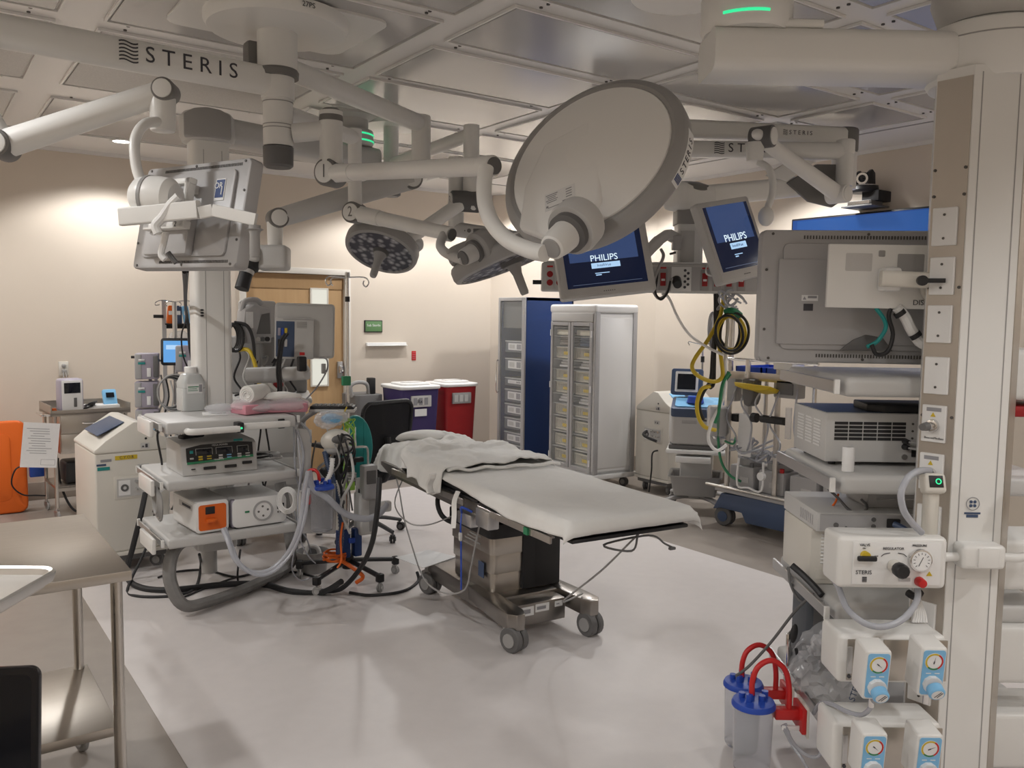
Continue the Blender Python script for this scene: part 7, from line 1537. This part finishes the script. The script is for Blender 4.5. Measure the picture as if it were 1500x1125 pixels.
MB().cyl((.02, .16, .84), (.02, .16, 1.36), .009, n=10).tube([(-.09, .16, 1.36), (-.10, .16, 1.39), (-.04, .16, 1.38), (.02, .16, 1.37), (.08, .16, 1.38), (.14, .16, 1.39), (.13, .16, 1.36)], .005, 8).build('drip_hook', 'chrome', vt); MB().cyl((.02, .16, 1.22), (.02, .16, 1.27), .016, n=10).build('pole_knob', 'black', vt)
# heart-lung console
HX = 5.04
hl = thing('heart_lung_machine', 'heart-lung perfusion console with blue base, steel poles and roller pumps', 'perfusion machine', (HX, 3.75, 0))
def Hp(px, py, dx=0.): return hl.matrix_basis.inverted() @ atX(px, py, HX+dx)
MB(basis((0, 0, 0), (-1, 0, 0))).prism([(-.62, .12), (-.54, .26), (-.20, .27), (.62, .27), (.62, .09), (-.30, .07), (-.34, .14), (-.54, .14)], -.50, 0, bev=.012).build('base_shell', 'slateblue', hl)
for y in (.54, -.50):
    for x in (.06, .46): caster(hl, x, y, 0, .075, 'dgrey', .15 if y > 0 else 0, .034, hub='slateblue', plate=.16)
MB().bx(.0, .52, -.62, .60, .27, .31, .004).build('deck', 'silvergrey', hl); MB().cyl((-.03, .66, .315), (-.03, -.62, .315), .012, n=12).build('front_rail', 'steelv', hl)
pa = Hp(1061, 735); pz_ = Hp(1131, 735)
for nm, p, top in (('pole', pa, 1.62), ('pole', pz_, 1.32)): MB().cyl((.02, p.y, .29), (.02, p.y, top), .02, n=14).build(nm, 'steelv', hl)
MB().cyl((.45, pa.y, .29), (.45, pa.y, 1.3), .016, n=12).cyl((.45, pz_.y, .29), (.45, pz_.y, 1.3), .016, n=12).build('rear_pole', 'steelv', hl)
MB().bx(.0, .47, pz_.y-.35, pa.y+.03, 1.165, 1.185, .003).bx(-.01, .01, pz_.y-.35, pa.y+.03, 1.14, 1.20, .003).build('top_shelf', 'steel', hl); MB().cyl((-.02, pa.y+.03, 1.29), (-.02, pz_.y-.35, 1.29), .011, n=10).cyl((-.02, pa.y+.02, 1.16), (-.02, pa.y+.02, 1.29), .009, n=8).cyl((-.02, pz_.y+.24, 1.16), (-.02, pz_.y+.24, 1.29), .02, n=8).build('guard_rail', 'chrome', hl)
for k, (y0, y1, z0) in enumerate(((pz_.y-.30, pz_.y+.12, 1.187), (pz_.y+.16, pa.y-.04, 1.187))):
    t = dev('blue_tray', 'shallow royal blue tray at the %s of the perfusion console shelf' % ('near end' if k == 0 else 'pole end'), 'tray', HX, 3.75, z0, 0, 'blue trays on the perfusion console'); MB().bx(.03, .42, y0, y1, 0, .012, .003).bx(.03, .04, y0, y1, 0, .05).bx(.41, .42, y0, y1, 0, .05).bx(.03, .42, y0, y0+.01, 0, .05).bx(.03, .42, y1-.01, y1, 0, .05).build('tray', 'royal', t)
gx = MB().prism([(0, 0), (.16, 0), (.16, .16), (.10, .24), (0, .24)], 0, .14, basis((.12, pz_.y+.02, 1.235), (-1, 0, 0)), bev=.006).build('monitor_box', 'whitecool', hl)
# pump heads
for k in range(4):
    y = .40-.27*k
    t = dev('roller_pump', ('first roller pump from the pole end', 'second roller pump from the pole end', 'third roller pump from the pole end', 'roller pump nearest the boom')[k]+' on the perfusion deck', 'pump', HX+.06, 3.75+y-.11, .312, 0, 'roller pumps on the perfusion deck')
    MB().bx(0, .36, 0, .22, 0, .17, .012).build('housing', 'silvergrey', t); MB().cyl((.11, .11, .17), (.11, .11, .225), .095, n=26, bev=.008).build('pump_head', 'mgrey', t); MB().lathe([(0, .30), (.06, .298), (.095, .285), (.1, .225), (.094, .225), (.09, .28), (0, .292)], Matrix.Translation((.11, .11, 0)), 26).build('clear_cover', 'plasticclear', t); MB().box((.11, .11, .235), (.15, .03, .02), .006).build('rotor', 'whitecool', t)
    MB().bx(-.004, 0, .04, .12, .05, .09).build('label', 'lgrey', t); MB().cyl((.02, .03, .17), (.02, .03, .20), .016, n=12).build('red_knob', 'brightred' if k in (1, 2) else 'dgrey', t)
pc_ = Hp(1096, 705); MB().tube([(-.04, pc_.y+.06, .56), (-.05, pc_.y+.06, .36), (-.05, pc_.y-.04, .355), (-.05, pc_.y-.16, .355), (-.04, pc_.y-.16, .56)], .008, 8, 4).build('push_bar', 'whitecool', hl); MB().cyl((-.07, pc_.y-.16, .46), (-.04, pc_.y-.16, .46), .03, n=16).build('bar_knob', 'whitecool', hl)
for k, (px, py, s_) in enumerate(((1082, 640, (.05, .05, .12)), (1074, 612, (.06, .06, .06)), (1090, 600, (.045, .05, .10)), (1072, 570, (.10, .08, .18)), (1088, 565, (.05, .05, .14)))):
    p = Hp(px, py); MB().box((.04, p.y, p.z), s_, .008).build('clamp_block', ('whitecool', 'black', 'lgrey', 'silvergrey', 'cream')[k], hl)
p = Hp(1083, 625); MB().box((.02, p.y-.04, p.z-.06), (.02, .12, .32), .01).build('white_board', 'paper', hl)
p = Hp(1101, 575); MB(basis((.0, p.y, p.z), (-1, 0, 0))).prism([(-.055, .10), (.055, .10), (.05, -.04), (.03, -.09), (0, -.105), (-.03, -.09), (-.05, -.04)], -.05, .05, bev=.015).build('dark_reservoir', 'dgrey', hl)
p = Hp(1116, 570); MB(basis((-.06, p.y, p.z), (-1, 0, .3))).prism([(-.17, .03), (.16, .02), (.14, -.005), (.05, -.02), (-.15, .0)], -.06, .06, bev=.006).build('yellow_tray', 'yellow', hl)
p = Hp(1150, 568); MB(T(.05, p.y, p.z)).box((0, 0, 0), (.10, .20, .15), .01).build('grey_holder', 'mgrey', hl); MB(T(.0, p.y, p.z)).box((0, 0, 0), (.02, .14, .10), .005).build('holder_pocket', 'dgrey', hl)
p = Hp(1135, 615); MB().cyl((-.02, p.y+.10, p.z), (-.02, p.y-.10, p.z), .028, n=14).cyl((-.02, p.y+.14, p.z), (-.02, p.y+.18, p.z), .035, n=14).build('black_clamp_arm', 'black', hl); MB(T(-.02, p.y-.13, p.z)).cyl((0, 0, -.12), (0, 0, .10), .022, n=14).build('clear_filter', 'plasticclear', hl)
p = Hp(1050, 618, -.05); MB(T(p.x+.02, p.y, p.z)).lathe([(0, -.13), (.04, -.13), (.085, -.08), (.09, .10), (.08, .12), (0, .13)], n=24).build('oxygenator_shell', 'plasticclear', hl); MB(T(p.x+.02, p.y, p.z)).cyl((0, 0, -.10), (0, 0, .10), .055, n=18).build('oxygenator_core', 'lgrey', hl)
rn = random.Random(12)
for k in range(13):
    y = .45-.09*k+rn.uniform(-.05, .05); z = .56+rn.uniform(0, .12); MB().tube([(rn.uniform(-.02, .25), y+rn.uniform(-.05, .05)+.12*math.sin(i*1.1+k), z+.05*math.sin(i*1.9+k)) for i in range(8)], .0085, 8).build('clear_tube', 'tubeclear', hl)
for k in range(6):
    y = pa.y-.08-.13*k; MB().tube([(.02, y, 1.12), (-.05, y+.05*math.sin(k), .98), (-.02, y+.07*math.cos(k*2), .84), (-.06, y-.06, .72), (.03, y+.04, .60)], .007, 8).build('clear_tube', 'tubeclear', hl)
MB().tube([Hp(1070, 548, -.06), Hp(1058, 570, -.07), Hp(1052, 620, -.07), Hp(1055, 670, -.05), Hp(1068, 695, -.04), Hp(1085, 705, -.03)], .010, 8).tube([Hp(1078, 640, -.05), Hp(1074, 650, -.05), Hp(1062, 646, -.05)], .008, 8).build('green_tube', 'green', hl)
# hoses from the boom to the console
def hose(label, pts, r, m): 
    P = [atD(*q) for q in pts]; t = thing('gas_hose', label, 'hose', tuple(P[-1]), group='gas hoses hanging from the outlet bar'); MB().tube(P, r, 10, 7).build('hose', m, t, True); return t
hose('yellow hose bellying out left of the hanging hoses', [(1060, 428, 5.0), (1058, 450, 4.98), (1052, 470, 4.96), (1037, 498, 4.94), (1018, 525, 4.92), (1014, 540, 4.92), (1025, 552, 4.93), (1045, 559, 4.95), (1058, 552, 4.96), (1057, 530, 4.97), (1053, 505, 4.98)], .012, 'yellow')
hose('black hose falling straight from the outlet bar', [(1052, 428, 5.02), (1051, 460, 5.02), (1047, 500, 5.02), (1046, 540, 5.0), (1045, 562, 4.98), (1040, 568, 4.96)], .012, 'rubber')
hose('second black hose falling beside the yellow one', [(1048, 428, 5.05), (1048, 470, 5.05), (1044, 520, 5.05), (1041, 556, 5.03), (1030, 575, 5.0), (1024, 595, 5.0), (1030, 615, 5.0)], .012, 'rubber')
hose('yellow hose looping low towards the blood salvage unit', [(1040, 566, 4.96), (1028, 570, 4.94), (1021, 590, 4.93), (1023, 610, 4.93), (1032, 625, 4.95), (1048, 630, 4.98)], .012, 'yellow')
hose('white hose running down past the coils', [(1062, 430, 5.0), (1066, 470, 4.98), (1063, 520, 4.97), (1060, 580, 4.96), (1042, 620, 4.95), (1038, 645, 4.95), (1050, 660, 4.95), (1064, 652, 4.97)], .010, 'whitecool')
hose('green oxygen hose beside the steel pole', [(1068, 545, 4.96), (1058, 565, 4.95), (1053, 600, 4.95), (1047, 620, 4.95)], .010, 'green')
cy_ = thing('hose_coil', 'coils of yellow and black hose hung on the console pole', 'hose', tuple(atD(1073, 487, 4.95)), group='gas hoses hanging from the outlet bar')
for k in range(8):
    rr_ = random.Random(k+3); cxp = 1071+rr_.uniform(-5, 5); ra_, rb_ = 20+rr_.uniform(-5, 4), 28+rr_.uniform(-6, 4); MB().tube([atD(cxp+ra_*math.cos(a_)+3*math.sin(a_+k), 488+rb_*math.sin(a_), 4.88+.022*k+.01*math.sin(a_*2)) for a_ in [2*PI*i/24 for i in range(25)]], .0078, 8).build('coil_loop', 'yellow' if k % 2 else 'rubber', cy_, True)
MB().tube([atD(1062, 458, 4.95), atD(1073, 455, 4.93), atD(1084, 462, 4.95)], .02, 8).build('coil_tie', 'green', cy_, True)
cw_ = thing('clear_tubing', 'tangle of clear tubing hanging under the outlet bar', 'tubing', tuple(atD(1070, 440, 4.95)))
for k in range(6):
    rr_ = random.Random(50+k); rx_, ry_ = rr_.uniform(-8, 8), rr_.uniform(-4, 4); MB().tube([atD(1070+rx_+(10+3*k % 12)*math.cos(a_), 438+ry_+12*math.sin(a_+k), 4.9+.02*k) for a_ in [2*PI*i/12 for i in range(11)]], .006, 6).build('loop', 'tubeclear', cw_, True)
for k in range(3):
    MB().tube([atD(1044+6*math.cos(a_)+2*k, 484+26*math.sin(a_), 5.06+.02*k) for a_ in [2*PI*i/14 for i in range(15)]], .007, 6).build('loop', 'tubeclear', cw_, True)
# ---------------------------------------------------------------- clutter between the left boom and the drip stand
def thing_at(name, label, cat, px, py, D, group=None): return thing(name, label, cat, tuple(atD(px, py, D)), 0., group)
def ptube(t, pts, r, m, nm='cable', n=8): return MB().tube([atD(*q) for q in pts], r, n, 6).build(nm, m, t, True)
t = thing_at('blue_wrapped_bag', 'clear bag with blue contents lying against the drip stand', 'bag', 483, 622, 4.72)
blob(MB(), (0, 0, .03), .07, .35, (1.25, .7, .75), 61, 4, crumple=.12).build('film_body', 'film', t, ang=15); blob(MB(), (.02, .01, .03), .05, .3, (1.1, .6, .6), 62, 3).build('blue_contents', 'skyblue', t)
t = thing_at('blue_corrugated_hose', 'blue ribbed breathing hose between the canister and the drip stand', 'hose', 490, 700, 4.66)
pts = [atD(*q) for q in ((476, 662, 4.7), (480, 680, 4.68), (487, 700, 4.66), (492, 725, 4.66), (498, 750, 4.68), (500, 785, 4.7), (497, 810, 4.72))]
sp = spline(pts, 14); b = MB(); b.tube(sp, .013, 10, smooth=False)
for i in range(0, len(sp)-1, 2): b.lathe([(.0, -.002), (.016, -.002), (.016, .002), (0, .002)], basis(sp[i], sp[i+1]-sp[i]), 12)
b.build('ribbed_tube', 'slateblue', t, True)
t = thing_at('white_corrugated_hose', 'short white ribbed hose hanging beside the blue one', 'hose', 482, 700, 4.6)
sp = spline([atD(*q) for q in ((487, 672, 4.62), (485, 690, 4.6), (478, 705, 4.58), (470, 712, 4.56))], 10); b = MB(); b.tube(sp, .012, 10, smooth=False)
for i in range(0, len(sp)-1, 2): b.lathe([(.0, -.002), (.015, -.002), (.015, .002), (0, .002)], basis(sp[i], sp[i+1]-sp[i]), 12)
b.build('ribbed_tube', 'whitecool', t, True)
t = thing_at('tangled_cables', 'tangle of black and grey cables hanging before the drip stand', 'cables', 480, 700, 4.75)
rn = random.Random(77)
for k in range(12):
    x = 452+rn.uniform(0, 62); D = 4.62+rn.uniform(0, .25); y0 = 625+rn.uniform(0, 40); y1 = 700+rn.uniform(0, 90)
    ptube(t, [(x, y0, D), (x+rn.uniform(-10, 10), y0+(y1-y0)*.3, D-.02), (x+rn.uniform(-16, 16), y0+(y1-y0)*.65, D), (x+rn.uniform(-8, 8), y1, D+.02)], .005+.003*(k % 3 == 0), ('black', 'mgrey', 'dgrey', 'black', 'lgrey')[k % 5])
for k in range(3): MB().tube([atD(506+k*3+(12-2*k)*math.cos(a_), 650+6*k+13*math.sin(a_), 4.72+.02*k) for a_ in [2*PI*i/12 for i in range(13)]], .006, 6).build('cable_loop', 'black', t, True)
t = thing_at('grey_regulator_box', 'small grey box with valve hanging behind the drip stand', 'device', 540, 705, 4.95)
MB().box((0, 0, 0), (.09, .07, .20), .012).build('case', 'silvergrey', t); MB().box((.0, -.037, .03), (.06, .006, .08), .003).build('panel', 'dgrey', t)
t = thing_at('yellow_lead', 'thin yellow and orange leads drooping from the keyboard tray', 'lead', 505, 625, 4.8)
ptube(t, [(508, 596, 4.8), (502, 612, 4.8), (504, 630, 4.8), (500, 645, 4.82)], .004, 'yellow', 'lead'); ptube(t, [(502, 765, 4.66), (499, 790, 4.66), (500, 820, 4.64), (494, 832, 4.62)], .006, 'orange', 'lead')
t = thing_at('clear_drip_line', 'thin clear drip line falling from the boom to the floor tub', 'tube', 445, 780, 4.4)
ptube(t, [(436, 640, 4.42), (440, 690, 4.4), (436, 740, 4.4), (440, 790, 4.42), (452, 815, 4.6), (462, 825, 4.9)], .004, 'tubeclear', 'tubing'); ptube(t, [(432, 800, 4.5), (428, 835, 4.7), (440, 850, 4.8), (455, 846, 4.9)], .004, 'tubeclear', 'tubing')
# loose cables on the middle boom shelf and behind
t = thing_at('shelf_cables', 'white and grey cables heaped at the right end of the middle shelf', 'cables', 420, 680, 4.7)
rn = random.Random(5)
for k in range(7):
    p0 = V(1.55+rn.uniform(0, .12), 4.62+rn.uniform(0, .35), .74+.006*k); MB().tube([p0+V(.06*math.cos(i*1.1+k)*(1+.2*k % 1), .06*math.sin(i*1.1+k), .008*abs(math.sin(i+k))) for i in range(9)], .006, 6).build('cable', ('lgrey', 'mgrey', 'black', 'whitecool')[k % 4], t, True)
t = thing_at('white_cable_loops', 'loops of thin white cable hanging under the middle shelf', 'cables', 420, 735, 4.5)
for k in range(4): MB().tube([atD(421+(9+2*k)*math.cos(a_), 733+(13+2*k)*math.sin(a_), 4.52+.02*k) for a_ in [2*PI*i/14 for i in range(15)]], .0045, 6).build('loop', 'whitecool', t, True)
t = thing_at('hanging_boom_cord', 'black cords dropping from the left monitor behind the service column', 'cords', 272, 470, 5.2)
ptube(t, [(270, 398, 3.5), (271, 420, 4.2), (272, 450, 5.0), (276, 480, 5.3), (278, 510, 5.5), (284, 540, 5.6)], .009, 'black', 'cord'); ptube(t, [(275, 398, 3.5), (273, 430, 4.4), (272, 470, 5.2), (266, 490, 5.4), (268, 520, 5.5), (278, 545, 5.6)], .005, 'black', 'cord')
# retaining chain of small things on the right boom
t = thing('zip_bundle', 'bundle of white cable ends tied under the pressure panel', 'cables', M=RB.matrix_basis @ Matrix.Translation(L(1340, 890, 2.62)))
for k in range(6): ptube(t, [(1335+k*1.5, 862, 2.64), (1338+k*2, 880, 2.62), (1340+k*3, 900, 2.61), (1337+k*4, 912, 2.6)], .004, 'whitecool')
MB().tube([atD(1330, 868, 2.62), atD(1340, 874, 2.6), atD(1348, 868, 2.62)], .012, 8).build('cable_tie', 'black', t, True)
t = thing('shelf_leads', 'dark and orange leads looping between the middle and lower shelves', 'leads', M=RB.matrix_basis @ Matrix.Translation(L(1240, 735, 2.95)))
ptube(t, [(1213, 716, 2.98), (1228, 730, 2.96), (1245, 748, 2.94), (1262, 752, 2.94), (1270, 742, 2.96), (1262, 732, 3.0)], .005, 'dgrey'); ptube(t, [(1228, 724, 2.98), (1224, 735, 3.0), (1216, 746, 3.02)], .004, 'orange')
